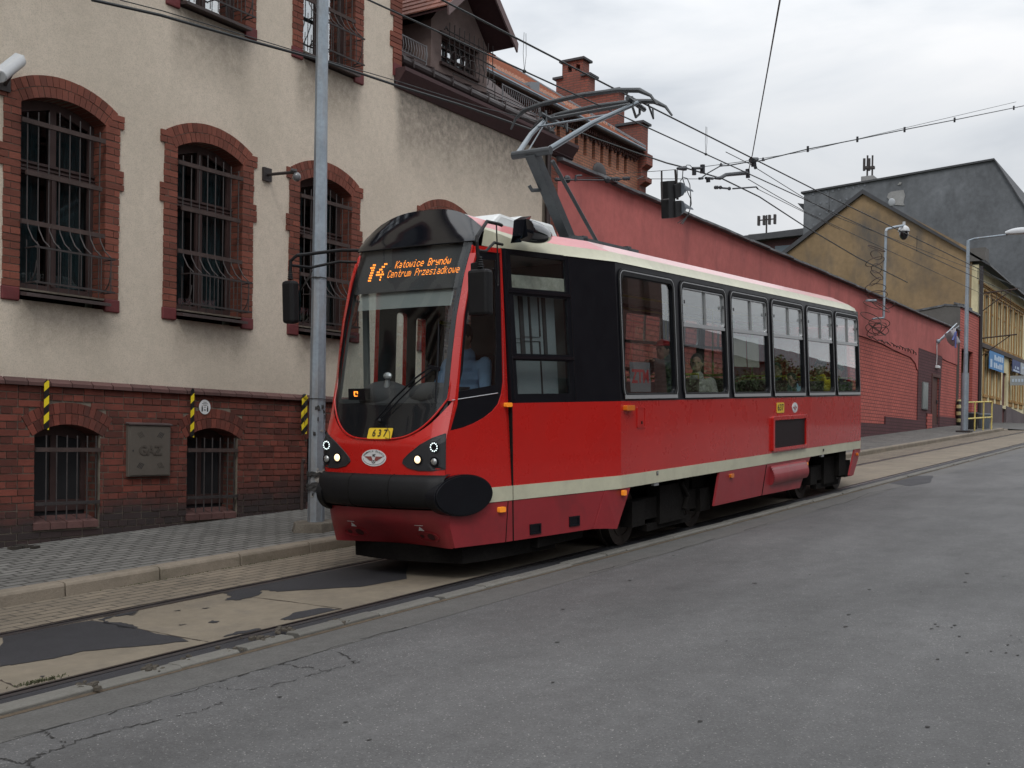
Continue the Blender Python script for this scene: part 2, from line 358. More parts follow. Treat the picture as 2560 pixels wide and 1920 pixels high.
strip('forecourt', 7.55, 10.72, .006, walk(10.72), M_gut, x0=51)
def rail(y0, name, label):
    b = MB(); xs = [x for x in XS if x >= -50]
    for xa, xb in zip(xs, xs[1:]):
        for (ya, yb, h) in ((0, .055, .003), (.095, .115, .002)):
            A = [(xa, y0+ya, zr(xa)-.05), (xa, y0+yb, zr(xa)-.05), (xa, y0+yb, zr(xa)+h), (xa, y0+ya, zr(xa)+h)]
            b.prism(A, (xb-xa, 0, zr(xb)-zr(xa)))
    o = b.build('tram_rail', M_steel, recalc=True); origin(o, (10, y0+.05, zr(10)))
    tag(o, label, 'rail', 'grooved rails of the tram track')
    g = MB()
    for xa, xb in zip(xs, xs[1:]): g.face([(xa, y0+.055, zr(xa)-.02), (xb, y0+.055, zr(xb)-.02), (xb, y0+.095, zr(xb)-.02), (xa, y0+.095, zr(xa)-.02)])
    g.build('groove', M_rust, o, recalc=False)
rail(5.85, 'tram_rail', 'steel groove rail beside the road, nearer of the two rails')
rail(7.40, 'tram_rail', 'steel groove rail beside the paving setts, farther of the two rails')
# low edge stones between road and track, broken gaps
b = MB(); x = -20.
while x < 60:
    ln = random.uniform(.34, .95) if x > 2 else 1.; g = random.choice((.008, .012, .05, .07)) if x < 9 else .01
    xa, xb = x, x+ln; j = random.uniform(-.012, .012); z0 = random.uniform(.026, .038)
    for k in (0,):
        pr = [(xa, 5.505+j, zr(xa)-.06), (xa, 5.505+j, zr(xa)+z0-.012), (xa, 5.525+j, zr(xa)+z0), (xa, 5.635+j, zr(xa)+z0-.002), (xa, 5.65+j, zr(xa)-.06)]
        b.prism(pr, (xb-xa, random.uniform(-.006, .006), zr(xb)-zr(xa)))
    x = xb+g
o = b.build('edge_stones', M_stone, bevel=.006); tag(o, kind='structure')
# kerb stones
b = MB(); x = -20.
while x < 51:
    xa, xb = x, x+.985; t_ = walk(8.58)+.003
    if x > 49: t_ *= (51-x)/2
    pr = [(xa, 8.44, zr(xa)-.06), (xa, 8.45, zr(xa)+t_-.03), (xa, 8.462, zr(xa)+t_-.008), (xa, 8.485, zr(xa)+t_), (xa, 8.60, zr(xa)+t_+.002), (xa, 8.60, zr(xa)-.06)]
    b.prism(pr, (xb-xa, 0, zr(xb)-zr(xa))); x += 1.0
tag(b.build('kerb', M_kerb, bevel=.006), kind='structure')
# cracks, joints, tar patches (sheets laid on the surfaces)
def ribbon(b, pts, wd, jit=.012, off=.003, nseg=6):
    pts = [Vector(p) for p in pts]; out = []
    for p, q in zip(pts, pts[1:]):
        for k in range(nseg):
            t = k/nseg; r = p.lerp(q, t); out.append(r + Vector((random.uniform(-jit, jit), random.uniform(-jit, jit), 0)))
    out.append(pts[-1]); prev = None
    for i, p in enumerate(out):
        t = (out[min(i+1, len(out)-1)]-out[max(i-1, 0)]).normalized(); s = Vector((-t.y, t.x, 0)); ww = wd*random.uniform(.25, 1.3)
        a, c = p+s*ww, p-s*ww; a.z = zr(a.x)+off; c.z = zr(c.x)+off
        if prev and (wd > .0065 or random.random() > .3): b.face([prev[0], a, c, prev[1]])
        prev = (a, c)
zS = lambda a, b: (a/2.458, 1300+b/2.458)
zT = lambda a, b: (1340+a/2.458, 940+b/2.458)
b = MB()
for f, w_, pts in ((zS, .006, ((0,1365),(640,1200),(1100,1070),(1280,1022),(1660,905),(1870,840),(2212,735))),
    (zS, .007, ((10,1465),(60,1480),(130,1495),(190,1475),(250,1440),(330,1415),(420,1380),(560,1330),(740,1280),(950,1240))),
    (zS, .005, ((950,1240),(1130,1195),(1290,1160),(1350,1120))), (zS, .006, ((420,1380),(350,1345),(290,1320),(250,1290))),
    (zS, .004, ((1280,1022),(1400,1040),(1500,1045),(1640,1028),(1750,1000),(1850,970),(1950,945),(2100,905),(2212,870))),
    (zS, .005, ((1730,880),(1830,905),(1900,905),(1980,930),(2060,905))), (zS, .006, ((2040,800),(2100,825),(2150,860),(2170,880),(2212,875))), (zS, .01, ((190,1475),(175,1510),(200,1524))),
    (zT, .008, ((320,1215),(490,1170),(830,1080),(1100,1000))), (zT, .008, ((1280,950),(1460,895))), (zT, .009, ((1720,825),(1920,775),(2050,720),(2212,690))),
    (zS, .01, ((2212,735),(2500,660)))):
    ribbon(b, [gp(*f(*p)) for p in pts], w_, .02 if w_ < .008 else .014)
# small chips and pits in the asphalt
for _ in range(46):
    cx, cy = random.uniform(3, 16), random.uniform(.8, 5.0)
    if hypot(cx, cy) < 3: continue
    r0 = random.uniform(.006, .022); n = 6
    b.face([(cx+r0*1.7*random.uniform(.6, 1.2)*cos(2*pi*k/n), cy+r0*random.uniform(.6, 1.2)*sin(2*pi*k/n), zr(cx)+.003) for k in range(n)])
# patched, crumbling corner near the right foreground
for (cx, cy, n_) in ((7.9, 1.3, 9), (8.4, 1.75, 7)):
    for _ in range(n_):
        x_, y_ = cx+random.gauss(0, .22), cy+random.gauss(0, .09); r0 = random.uniform(.005, .016)
        b.face([(x_+r0*2*random.uniform(.5, 1.2)*cos(2*pi*k/6), y_+r0*random.uniform(.5, 1.2)*sin(2*pi*k/6), zr(x_)+.003) for k in range(6)])
tag(b.build('road_cracks', M_crack, recalc=False), kind='structure')
b = MB()
for pts in (((555,615),(720,648),(900,680),(1080,715),(1280,750)), ((1540,475),(1800,505),(2100,548)), ((0,985),(110,1030))):
    ribbon(b, [gp(*zS(*p)) for p in pts], .007, .004, .003)
for X in [8.9+2.6*i for i in range(22)]:
    ribbon(b, [(X, 5.97, 0), (X+.25, 7.39, 0)], .008, .004, .003)
for X in [10+3.1*i for i in range(18)]: ribbon(b, [(X, 7.53, 0), (X+.05, 8.44, 0)], .004, .003, .003)
ribbon(b, [(x_, 5.945, 0) for x_ in range(2, 60, 3)], .012, .008, .0035); ribbon(b, [(x_, 7.385, 0) for x_ in range(2, 60, 3)], .014, .01, .0035); ribbon(b, [(x_, 7.535, 0) for x_ in range(2, 60, 3)], .012, .009, .0035)
tag(b.build('slab_joints', M_rust, recalc=False), kind='structure')
def jag(pts, jit=.02, n=4):
    out = []
    for p, q in zip(pts, pts[1:]+pts[:1]):
        for k in range(n):
            r = p.lerp(q, k/n); 
            if k: r += Vector((random.uniform(-jit, jit)*1.6, random.uniform(-jit, jit)*.6, 0))
            out.append(r)
    return out
b = MB()
for pts in (((0,715),(555,618),(900,680),(1160,745),(800,780),(510,805),(330,850),(100,885),(0,900)),
            ((600,612),(720,580),(855,555),(830,575),(760,585),(700,590),(640,622),(700,628),(790,640),(840,665),(760,662),(660,640)),
            ((1370,450),(1650,385),(2212,272),(2500,215),(2500,360),(2212,410),(1700,440),(1610,430),(1590,460),(1480,490),(1380,490),(1420,470)),
            ((1720,610),(1800,570),(1960,540),(2100,545),(1900,590),(1780,612)), ((1370,715),(1450,685),(1600,665),(1560,690),(1440,705)),
            ((1285,625),(1310,616),(1345,620),(1330,630),(1300,632)), ((770,582),(800,576),(835,580),(800,588)), ((1075,555),(1095,552),(1100,557),(1080,559)), ((1250,540),(1280,537),(1275,543)), ((1100,640),(1140,640),(1120,646)), ((250,958),(280,955),(275,962))):
    q = jag([gp(*zS(*p), .004) for p in pts]); 
    for p in q: p.z = zr(p.x)+.004; p.y = min(max(p.y, 5.965), 7.385)
    tri = tessellate_polygon([[Vector((p.x, p.y, 0)) for p in q]])
    ids = [b.add(p) for p in q]
    for t in tri: b.f.append([ids[k] for k in t])
for (X0, X1) in ((20.5, 23),):
    q = jag([Vector((X0, 5.0, 0)), Vector((X0+.5, 5.5, 0)), Vector((X1, 5.49, 0)), Vector((X1+.2, 5.2, 0)), Vector((X0+.9, 4.85, 0))], .03)
    for p in q: p.z = zr(p.x)+.0045
    tri = tessellate_polygon([[Vector((p.x, p.y, 0)) for p in q]]); ids = [b.add(p) for p in q]
    for t in tri: b.f.append([ids[k] for k in t])
o = b.build('tar_patches', M_tar, recalc=False); tag(o, kind='structure')
for p in o.data.polygons:
    if p.normal.z < 0: p.flip()
# debris in the broken joints
b = MB()
for (px_, py_) in ((545,1042),(920,935),(1410,815),(1600,752),(1775,700),(2085,648),(1170,880)):
    c = gp(*zS(px_, py_)); 
    for _ in range(14 if px_ not in (1410, 1170) else 5):
        x_, y_ = c.x+random.gauss(0, .035), c.y+random.gauss(0, .05); r0 = random.uniform(.006, .017)
        b.obox((x_, y_, zr(x_)+.022+r0*.4), (r0, r0*.3, r0*.2), (-r0*.4, r0*.8, 0), (0, r0*.2, r0*.6))
tag(b.build('rubble', mat('rubble', (.05, .042, .032), .95, var=.3, vs=20, island=.3), recalc=True), kind='stuff')
# weeds
M_weed = mat('weed', (.055, .06, .025), .8, var=.3, vs=20)
def weeds(name, pts, label, h=.05, n=60, sx=.12, sy=.02):
    b = MB()
    for c in pts:
        for _ in range(n):
            x_, y_ = c[0]+random.gauss(0, sx), c[1]+random.gauss(0, sy); z_ = c[2] if len(c) > 2 else zr(x_)
            a = random.uniform(0, 6.28); l = h*random.uniform(.4, 1.2); dx, dy = cos(a)*l*.7, sin(a)*l*.7; wx, wy = -sin(a)*.003, cos(a)*.003
            b.face([(x_-wx, y_-wy, z_), (x_+wx, y_+wy, z_), (x_+dx*.6+wx, y_+dy*.6+wy, z_+l*.6), (x_+dx, y_+dy, z_+l*.7), (x_+dx*.6-wx, y_+dy*.6-wy, z_+l*.6)])
    o = b.build(name, M_weed, recalc=False); tag(o, kind='stuff'); return o
c1, c2 = gp(*zS(190, 1010)), gp(*zS(300, 985))
weeds('grass_tufts', [(c1.x, c1.y+.02), (c2.x, c2.y+.02), (c1.x+.08, c1.y)], '', .022, 60, .06, .012)
weeds('moss', [(6.9+.7*k, 8.43) for k in range(6)], '', .012, 90, .3, .008)

# ================================================================== THE CREAM BUILDING
def stucco():
    m = bpy.data.materials.new('stucco'); m.use_nodes = True; t = m.node_tree; b = t.nodes['Principled BSDF']; b.inputs['Roughness'].default_value = .93; b.inputs['Specular IOR Level'].default_value = .2
    tcn = N('ShaderNodeTexCoord', t); V = tcn.outputs['Object']; sp = N('ShaderNodeSeparateXYZ', t); L(V, sp.inputs[0], t)
    def noise(s, d=4, rg=.6, st=None):
        n = N('ShaderNodeTexNoise', t); n.inputs['Scale'].default_value = s; n.inputs['Detail'].default_value = d; n.inputs['Roughness'].default_value = rg
        if st:
            q = N('ShaderNodeMapping', t); q.inputs['Scale'].default_value = st; L(V, q.inputs[0], t); L(q.outputs[0], n.inputs['Vector'], t)
        else: L(V, n.inputs['Vector'], t)
        return n.outputs['Fac']
    def math_(op, a, c=None, v=None):
        q = N('ShaderNodeMath', t); q.operation = op; L(a, q.inputs[0], t)
        if c is not None: L(c, q.inputs[1], t)
        if v is not None: q.inputs[1].default_value = v
        return q.outputs[0]
    def mr(x, a, c, d=0., e=1., st='SMOOTHSTEP'):
        q = N('ShaderNodeMapRange', t); q.interpolation_type = st; q.inputs['From Min'].default_value = a; q.inputs['From Max'].default_value = c; q.inputs['To Min'].default_value = d; q.inputs['To Max'].default_value = e; L(x, q.inputs['Value'], t); return q.outputs[0]
    def mixc(f, a, colr):
        x = N('ShaderNodeMix', t); x.data_type = 'RGBA'; L(f, x.inputs[0], t)
        if hasattr(a, 'default_value') or True:
            L(a, x.inputs[6], t)
        x.inputs[7].default_value = (*colr, 1); return x.outputs[2]
    base = N('ShaderNodeRGB', t); base.outputs[0].default_value = (.69, .605, .505, 1); c = base.outputs[0]
    c = mixc(mr(noise(.9, 6, .65, (1, 1, .6)), .4, .75, 0, .45), c, (.49, .435, .355))
    c = mixc(mr(noise(16, 5, .7), .35, .75, 0, .4), c, (.46, .41, .335))
    c = mixc(mr(noise(70, 3, .7), .45, .7, 0, .5), c, (.36, .32, .265))
    # soot stains, ragged: below the sills, below the eaves, above the plinth; they are dirt on the wall and keep their shape
    rag = noise(1.5, 7, .62, (1.1, 1, .8)); x_, z_ = sp.outputs[0], sp.outputs[2]
    def blot(x0, x1, ztop, depth, amt):
        zz = math_('ADD', z_, math_('MULTIPLY', rag, v=.9*depth))     # ragged lower edge
        f = mr(zz, ztop-depth*.9, ztop+depth*.35)
        fx = math_('MULTIPLY', mr(x_, x0-.12, x0+.10), mr(x_, x1-.10, x1+.14, 1, 0))
        return math_('MULTIPLY', math_('MULTIPLY', f, fx), mr(noise(9, 5, .7), .3, .7, .55*amt, amt))
    def over(c, f, colr=(.16, .14, .115)): return mixc(f, c, colr)
    for args in ((6.95, 8.05, 2.97, .55, .55), (9.0, 10.1, 2.97, .5, .5), (11.05, 12.1, 2.97, .5, .45), (8.95, 10.1, 6.70, .8, .7), (11.0, 12.2, 6.70, .8, .7)):
        f = blot(*args); top = mr(z_, args[2]+.02, args[2]+.05, 1, 0); c = over(c, math_('MULTIPLY', f, top))
    f = blot(13.1, 18.5, 6.82, 1.15, .85); c = over(c, f, (.13, .115, .10))
    f2 = mr(math_('ADD', z_, math_('MULTIPLY', rag, v=.5)), 2.35, 2.95, .30, 0); c = over(c, f2, (.38, .34, .28))
    L(c, b.inputs['Base Color'], t)
    bn = N('ShaderNodeBump', t); bn.inputs['Strength'].default_value = .85; bn.inputs['Distance'].default_value = .012; L(noise(85, 6, .75), bn.inputs['Height'], t); L(bn.outputs[0], b.inputs['Normal'], t)
    return m
M_stuc = stucco()
M_brick = mat('red_brick', (.125, .031, .020), .9, var=.2, vs=5, bump=.5, bs=70, island=.42, dirt=((.045, .026, .022), .6, 2.3, (1, 1, 1)))
M_brick2 = mat('window_brick', (.165, .050, .032), .9, var=.18, vs=5, bump=.5, bs=70, island=.28, dirt=((.09, .035, .028), .5, 2.5, (1, 1, 1)))
M_mort = mat('mortar', (.17, .145, .115), .95, var=.25, vs=4, bump=.4, bs=80, dirt=((.04, .035, .03), .7, 1.5, (1, 1, 1)))
def soot_base(m, lo=.42, hi=.62, col=(.022, .019, .020)):   # dark engineering bricks and splash dirt in the lowest courses
    t = m.node_tree; bb = t.nodes['Principled BSDF']; lk = bb.inputs['Base Color'].links[0]; src = lk.from_socket; t.links.remove(lk)
    tcn = N('ShaderNodeTexCoord', t); sp = N('ShaderNodeSeparateXYZ', t); L(tcn.outputs['Object'], sp.inputs[0], t)
    m1 = N('ShaderNodeMath', t); m1.operation = 'MULTIPLY_ADD'; m1.inputs[1].default_value = -.0493; L(sp.outputs[0], m1.inputs[0], t); L(sp.outputs[2], m1.inputs[2], t)
    n = N('ShaderNodeTexNoise', t); n.inputs['Scale'].default_value = 2.2; n.inputs['Detail'].default_value = 6; L(tcn.outputs['Object'], n.inputs['Vector'], t)
    m2 = N('ShaderNodeMath', t); m2.operation = 'MULTIPLY_ADD'; m2.inputs[1].default_value = -.5; L(n.outputs['Fac'], m2.inputs[0], t); L(m1.outputs[0], m2.inputs[2], t)
    r = N('ShaderNodeMapRange', t); r.inputs['From Min'].default_value = lo-.25; r.inputs['From Max'].default_value = hi-.25; r.inputs['To Min'].default_value = .9; r.inputs['To Max'].default_value = 0; L(m2.outputs[0], r.inputs['Value'], t)
    x = N('ShaderNodeMix', t); x.data_type = 'RGBA'; L(r.outputs[0], x.inputs[0], t); L(src, x.inputs[6], t); x.inputs[7].default_value = (*col, 1); L(x.outputs[2], bb.inputs['Base Color'], t)
soot_base(M_brick, .30, .58)
M_cop = mat('coping_tile', (.085, .04, .036), .8, var=.2, vs=6, bump=.3, bs=40, island=.25)
M_sill = mat('sill_metal', (.075, .058, .056), .5, .2, var=.2, vs=4)
M_redpaint = mat('oxblood_paint', (.12, .022, .024), .7, var=.25, vs=6, bump=.3)
M_frame = mat('dark_wood', (.045, .024, .022), .6, var=.2, vs=8)
M_iron = mat('wrought_iron', (.042, .036, .036), .6, .3, var=.3, vs=9)
M_iron2 = mat('rusty_iron', (.055, .036, .032), .75, .2, var=.35, vs=7)
M_glass = glassmat('window_glass', (.50, .56, .58), .8, .035, ripple=.12)
M_glassu = glassmat('upper_window_glass', (.6, .66, .68), 1., .45, ripple=.05)
M_curt = mat('curtain', (.20, .25, .25), .9, var=.12, vs=4)
M_curtb = mat('bright_curtain', (.72, .75, .77), .9, var=.08, vs=4)
M_dark = mat('dark_room', (.014, .014, .016), .95)
WY = 10.66; PYF = 10.59            # stucco face, plinth face
WX0, WX1 = -26.0, 17.22
xs_g = [-11.4+2.045*k for k in range(6)]
xs_open = [6.97-2.045*k for k in range(1, 12)][::-1] + [6.97, 9.00, 11.05, 13.83]
xs_up = [6.97-2.045*k for k in range(1, 12)][::-1] + [6.97, 9.01, 11.07]
base_x = [7.13-2.03*k for k in range(1, 8)][::-1] + [7.13, 9.15, 11.20, 13.25]
bld = thing('cream_building', 'long cream rendered building with red brick plinth, barred arched windows and a dormer', 'building', (0, WY, 0))
def wallf(a, c, d): return (a, WY+d, c)
b = MB()
holes = [arc_poly(x-.03, x+1.06, 3.0, 5.03, .16) for x in xs_open] + [arc_poly(x-.03, x+1.06, 6.68, 8.70, .16) for x in xs_up]
b.plate([(WX0, 2.0), (WX1, 2.0), (WX1, 7.0), (12.98, 7.0), (12.98, 10.6), (WX0, 10.6)], holes, wallf, 0, .36)
b.build('wall', M_stuc, bld)
b = MB(); b.box(WX0, WX1-.01, 11.9, 12.1, -1.4, 7.0); b.box(WX0, 12.9, 11.9, 12.1, 7.0, 10.5); b.box(WX0, WX1-.01, 11.02, 11.9, 5.7, 5.9); b.box(WX0, WX0+.2, 11.02, 11.9, -1.4, 10.5); b.box(12.70, 12.95, 11.02, 11.9, 7.0, 10.5); b.box(WX1-.3, WX1-.02, 11.02, 20, -1.4, 7.2)
b.build('room_backing', M_dark, bld)
b = MB(); b.plate([(WX0-.3, 10.5), (13.3, 10.5), (13.3, 13.5), (WX0-.3, 13.5)], [], lambda a, c, d: (a, WY-.35+(c-10.5)*1.1+d*.3, c), 0, .2)
b.build('upper_roof', mat('roof_tiles_red', (.17, .06, .042), .85, var=.25, vs=3, bump=.6, bs=20), bld)

def brickbox(b, x0, x1, z0, z1, yf, yb, j=.003):
    y = yf+random.uniform(-j, j); e = .0015
    b.box(x0+random.uniform(0, e), x1-random.uniform(0, e), y, yb, z0+random.uniform(0, e), z1-random.uniform(0, e))
def wedge_arch(b, x0, x1, zs, rise, th1, rings, yf, yb, amax=None, gap=.007):
    h = (x1-x0)/2; R = (h*h+rise*rise)/(2*rise); cx = (x0+x1)/2; cz = zs+rise-R; a = math.asin(h/R)
    A = amax or a
    for k in range(rings):
        r0 = R + k*(th1+.008); r1 = r0+th1; n = max(6, int(2*A*(r0+th1/2)/.072)); st = 2*A/n
        for i in range(n):
            t0 = -A+i*st+gap/2/r0; t1 = -A+(i+1)*st-gap/2/r0
            y = yf+random.uniform(-.003, .003)
            q = [(cx+r_*sin(t), y, cz+r_*cos(t)) for (r_, t) in ((r0, t0), (r0, t1), (r1, t1), (r1, t0))]
            b.prism(q, (0, yb-y, 0))
    return R, cx, cz, a
def add_grille(parent, x0, dz, root):
    b = MB(); g = WY-.045
    for i in range(8):
        x_ = x0+.06+i*.125
        b.tube([(x_, g, 5.0+dz-.10*abs(i-3.5)/3.5+.03), (x_, g, 3.84+dz), (x_+.002, g-.02, 3.74+dz), (x_+.01, g-.09, 3.62+dz), (x_+.03, g-.17, 3.545+dz)], .0075, 5)
        b.tube([(x_+.03, g-.17, 3.53+dz), (x_+.03, g-.17, 3.17+dz)], .0065, 5)
        b.tube([(x_, g, 3.62+dz), (x_, g-.0, 3.12+dz)], .0055, 5)
    for z_ in (3.17, 3.53):
        b.box(x0+.04, x0+1.02, g-.176, g-.164, z_-.008+dz, z_+.012+dz)
        for x_ in (x0+.045, x0+1.0): b.tube([(x_, g-.17, z_+dz), (x_, g, z_+dz)], .008, 5)
    for x_ in (x0+.10, x0+1.0):
        b.tube([(x_-.04+.0, g-.17*sin(t), 3.17+dz+.22*(1-cos(t))) for t in [k*pi/2/6 for k in range(7)]], .007, 5)
    for i in range(5): b.tube([(x0+.16+.19*i, g-.17, 3.17+dz), (x0+.22+.19*i, g, 3.20+dz)], .008, 5)
    b.build('window_grille', M_iron, root)
    b = MB()
    for z_, xa, xb in ((4.84, x0-.01, x0+1.0), (4.31, x0+.04, x0+.96), (3.80, x0-.01, x0+1.0)): b.box(xa, xb, g-.016, g+.008, z_-.024+dz, z_+.024+dz)
    b.build('grille_strap', M_iron2, root)
def big_window(x0, dz, bright, full=True):
    x1 = x0+1.03; zs = 5.03+dz; rise = .14; zb = 3.08+dz; yf = WY-.022
    root = MB()
    # brick surround: jambs in courses, toothed outer edge, two-ring arch
    b = MB(); z = 3.125+dz; k = 0
    while z < zs+.12:
        tooth = .055 if 4.30 < z-dz < 4.52 or z > zs-.01 else 0.
        for side in (-1, 1):
            xe = x0 if side < 0 else x1; xo = xe+side*(.185+tooth+random.uniform(-.004, .006))
            if z > zs-.002: xe = x0-.02-(z-zs)*.55 if side < 0 else x1+.02+(z-zs)*.55
            if k % 2:
                xm = xe+side*(.11+tooth*.4); a_, c_ = sorted((xe, xm-side*.004)); brickbox(b, a_, c_, z, z+.067, yf, WY+.25)
                a_, c_ = sorted((xm+side*.004, xo)); brickbox(b, a_, c_, z, z+.067, yf, WY+.05)
            else:
                a_, c_ = sorted((xe, xo)); brickbox(b, a_, c_, z, z+.067, yf, WY+.25)
        z += .0765; k += 1
    R, cx, cz, a = wedge_arch(b, x0, x1, zs, rise, .108, 2, yf, WY+.25, amax=math.asin(.515/((.515**2+rise**2)/(2*rise)))+.045)
    fr = b.build('brick_surround', M_brick2, bld)
    b = MB(); b.plate([(x0-.18, 3.1+dz), (x1+.18, 3.1+dz), (x1+.18, zs+.1)]+[(cx+(R+.215)*sin(t), cz+(R+.215)*cos(t)) for t in [a*1.05*(1-2*q/12) for q in range(13)]]+[(x0-.18, zs+.1)],
                      [arc_poly(x0-.006, x1+.006, 3.12+dz, zs, rise)], wallf, -.014, .24)
    b.build('mortar', M_mort, fr)
    for s in (-1, 1):
        xe = x0 if s < 0 else x1; a_, c_ = sorted((xe, xe+s*.20)); b = MB(); b.box(a_, c_, yf-.008, WY+.2, zb-.10, 3.122+dz)
        b.build('sill_block', M_redpaint, fr, bevel=.012)
    b = MB(); b.prism([(x0+.01, WY+.2, 3.115+dz), (x0+.01, WY-.13, 3.062+dz), (x0+.01, WY-.13, 3.03+dz), (x0+.01, WY-.115, 3.03+dz), (x0+.01, WY+.2, 3.07+dz)], (1.03, 0, 0))
    b.build('sill', M_sill, fr)
    # frame, glass, curtains
    yw = WY+.19
    b = MB(); op = arc_poly(x0, x1, 3.10+dz, zs, rise); f = lambda a_, c_, d: (a_, yw+d, c_)
    xm = (x0+x1)/2; zt = 4.42+dz
    b.plate(op, [[(x0+.07, 3.2+dz), (xm-.05, 3.2+dz), (xm-.05, zt-.06), (x0+.07, zt-.06)], [(xm+.05, 3.2+dz), (x1-.07, 3.2+dz), (x1-.07, zt-.06), (xm+.05, zt-.06)],
                 [(x0+.07, zt+.08), (xm-.04, zt+.08), (xm-.04, zs+.06), (x0+.07, zs-.06)], [(xm+.04, zt+.08), (x1-.07, zt+.08), (x1-.07, zs-.06), (xm+.04, zs+.06)]], f, 0, .07)
    b.box(x0, x1, yw-.035, yw, zt-.04, zt-.015); b.box(x0, x1, yw-.025, yw, zt+.0, zt+.02); b.box(x0, x1, yw-.03, yw, zt+.045, zt+.065); b.box(xm-.02, xm+.02, yw-.02, yw, 3.2+dz, zt-.06)
    wf = b.build('window_frame', M_frame, bld)
    b = MB(); b.plate(arc_poly(x0+.03, x1-.03, 3.15+dz, zs-.02, rise), [], lambda a_, c_, d: (a_, yw+.03+d, c_), 0, .006); b.build('window_glass', M_glassu if bright else M_glass, wf)
    b = MB(); x_ = x0+.03
    def cur(xa, xb):
        def g(u, v):
            X = xa+(xb-xa)*u; return (X, yw+.15+.018*sin(X*95)+.01*sin(X*37+v*2), 3.12+dz+(5.0-3.12)*v)
        b.grid(g, 44, 3)
    if bright: cur(x0+.02, x1-.22)
    else: cur(x0+.0, x0+.42); cur(x1-.40, x1)
    b.build('curtain', M_curtb if bright else M_curt, wf, smooth=60, recalc=False)
    add_grille(None, x0, dz, fr)
for x in xs_open:
    if x > 4.0: big_window(x, 0, False)
    else:
        b = MB(); b.plate(arc_poly(x-.2, x+1.23, 3.0, 5.2, .16), [arc_poly(x, x+1.03, 3.1, 5.03, .14)], wallf, -.02, .2); fr = b.build('brick_surround', M_brick2, bld)
        b = MB(); b.plate(arc_poly(x, x+1.03, 3.1, 5.03, .14), [], wallf, .2, .23); b.build('window_glass', M_glass, bld)
for x in xs_up:
    if x > 6: big_window(x, 3.66, True)
    else:
        b = MB(); b.plate(arc_poly(x-.2, x+1.23, 6.66, 8.86, .16), [arc_poly(x, x+1.03, 6.76, 8.69, .14)], wallf, -.02, .2); fr = b.build('brick_surround', M_brick2, bld)
        b = MB(); b.plate(arc_poly(x, x+1.03, 6.76, 8.69, .14), [], wallf, .2, .23); b.build('window_glass', M_glass, bld)
# potted plant on the first sill
pl = thing('potted_plant', 'small green potted plant on the sill behind the leftmost barred window', 'plant', (7.5, WY+.27, 3.2))
b = MB(); b.tube([(7.52, WY+.28, 3.2), (7.52, WY+.28, 3.30)], [.04, .055], 10); b.build('pot', mat('clay', (.2, .09, .05), .8), pl)
b = MB()
for _ in range(46):
    a, el, l = random.uniform(0, 6.28), random.uniform(.1, 1.4), random.uniform(.04, .13); c = Vector((7.52, WY+.28, 3.31)); d = Vector((cos(a)*cos(el), sin(a)*cos(el)*.4, sin(el)))*l
    s_ = Vector((-sin(a), cos(a)*.4, .3)).normalized()*.018; b.face([c+d*.4, c+d*.7+s_, c+d, c+d*.7-s_])
b.build('leaves', mat('houseplant_leaf', (.06, .13, .04), .6), pl, recalc=False)

# plinth: real bricks in courses, openings with two-ring arches
b = MB(); R0 = (.39**2+.11**2)/(.22)
bas = [x for x in base_x]
def occluded(xa, xb, z):
    """clip a brick against the basement openings; returns list of pieces"""
    pcs = [(xa, xb)]
    for x0 in bas:
        x1 = x0+.80; cx = x0+.40; R = (.40**2+.11**2)/(.22); cz = 1.61+.11-R; zm = z+.035
        if zm < 1.585 and zm > .60: lo, hi = x0, x1
        elif zm >= 1.585 and zm < cz+R+.25:
            rr = R+.245; q = rr*rr-(zm-cz)**2
            if q <= 0: continue
            hw = min(sqrt(q), .40+(zm-1.585)*.62+.03) ; lo, hi = cx-hw, cx+hw
        else: continue
        new = []
        for a_, c_ in pcs:
            if c_ <= lo or a_ >= hi: new.append((a_, c_)); continue
            if a_ < lo-.015: new.append((a_, lo-.006))
            if c_ > hi+.015: new.append((hi+.006, c_))
        pcs = new
    return pcs
z = -.02+.0765*3; row = 0
XB0, XB1 = 4.6, 13.2
while z < 2.11:
    off = (row % 4)*.065 if row % 2 == 0 else .0
    x = XB0 + (0.065 if row % 4 == 1 else 0)
    wd = .13 if row % 2 else .26
    while x < XB1:
        wj = wd
        if z+.07 > zr(x)+walk(10.6)-.05:
            for a_, c_ in occluded(x, min(x+wj-.011, XB1), z):
                if c_-a_ > .02: brickbox(b, a_, c_, z, z+.066, PYF, PYF+.05, .0045)
        x += wj
    z += .0765; row += 1
for x0 in bas:
    if XB0 < x0 < XB1-1.5: wedge_arch(b, x0, x0+.80, 1.61, .11, .112, 2, PYF-.002, PYF+.3, amax=math.asin(.40/((.40**2+.11**2)/.22))+.05)
pw = b.build('brick_plinth', M_brick, bld)
b = MB(); b.plate([(WX0, -2.5), (WX1, -2.5), (WX1, 2.13), (WX0, 2.13)], [arc_poly(x-.002, x+.802, .66, 1.61, .11) for x in bas], lambda a_, c_, d: (a_, PYF+.010+d, c_), 0, .04)
b.build('mortar', M_mort, pw)
M_rev = brickmat('reveal_brick', (.115, .034, .022), (.085, .028, .02), (.075, .06, .048), 'YZ', bw=.13, dirt=((.02, .016, .015), .7, 1.6, (1, 1, 1)))
b = MB()
for x in bas:
    if x > XB0-1: b = MB(); b.plate(arc_poly(x-.03, x+.83, .60, 1.61, .14), [arc_poly(x-.002, x+.802, .66, 1.61, .11)], lambda a_, c_, d: (a_, PYF+.052+d, c_), 0, .27); b.build('reveal', M_rev, pw)

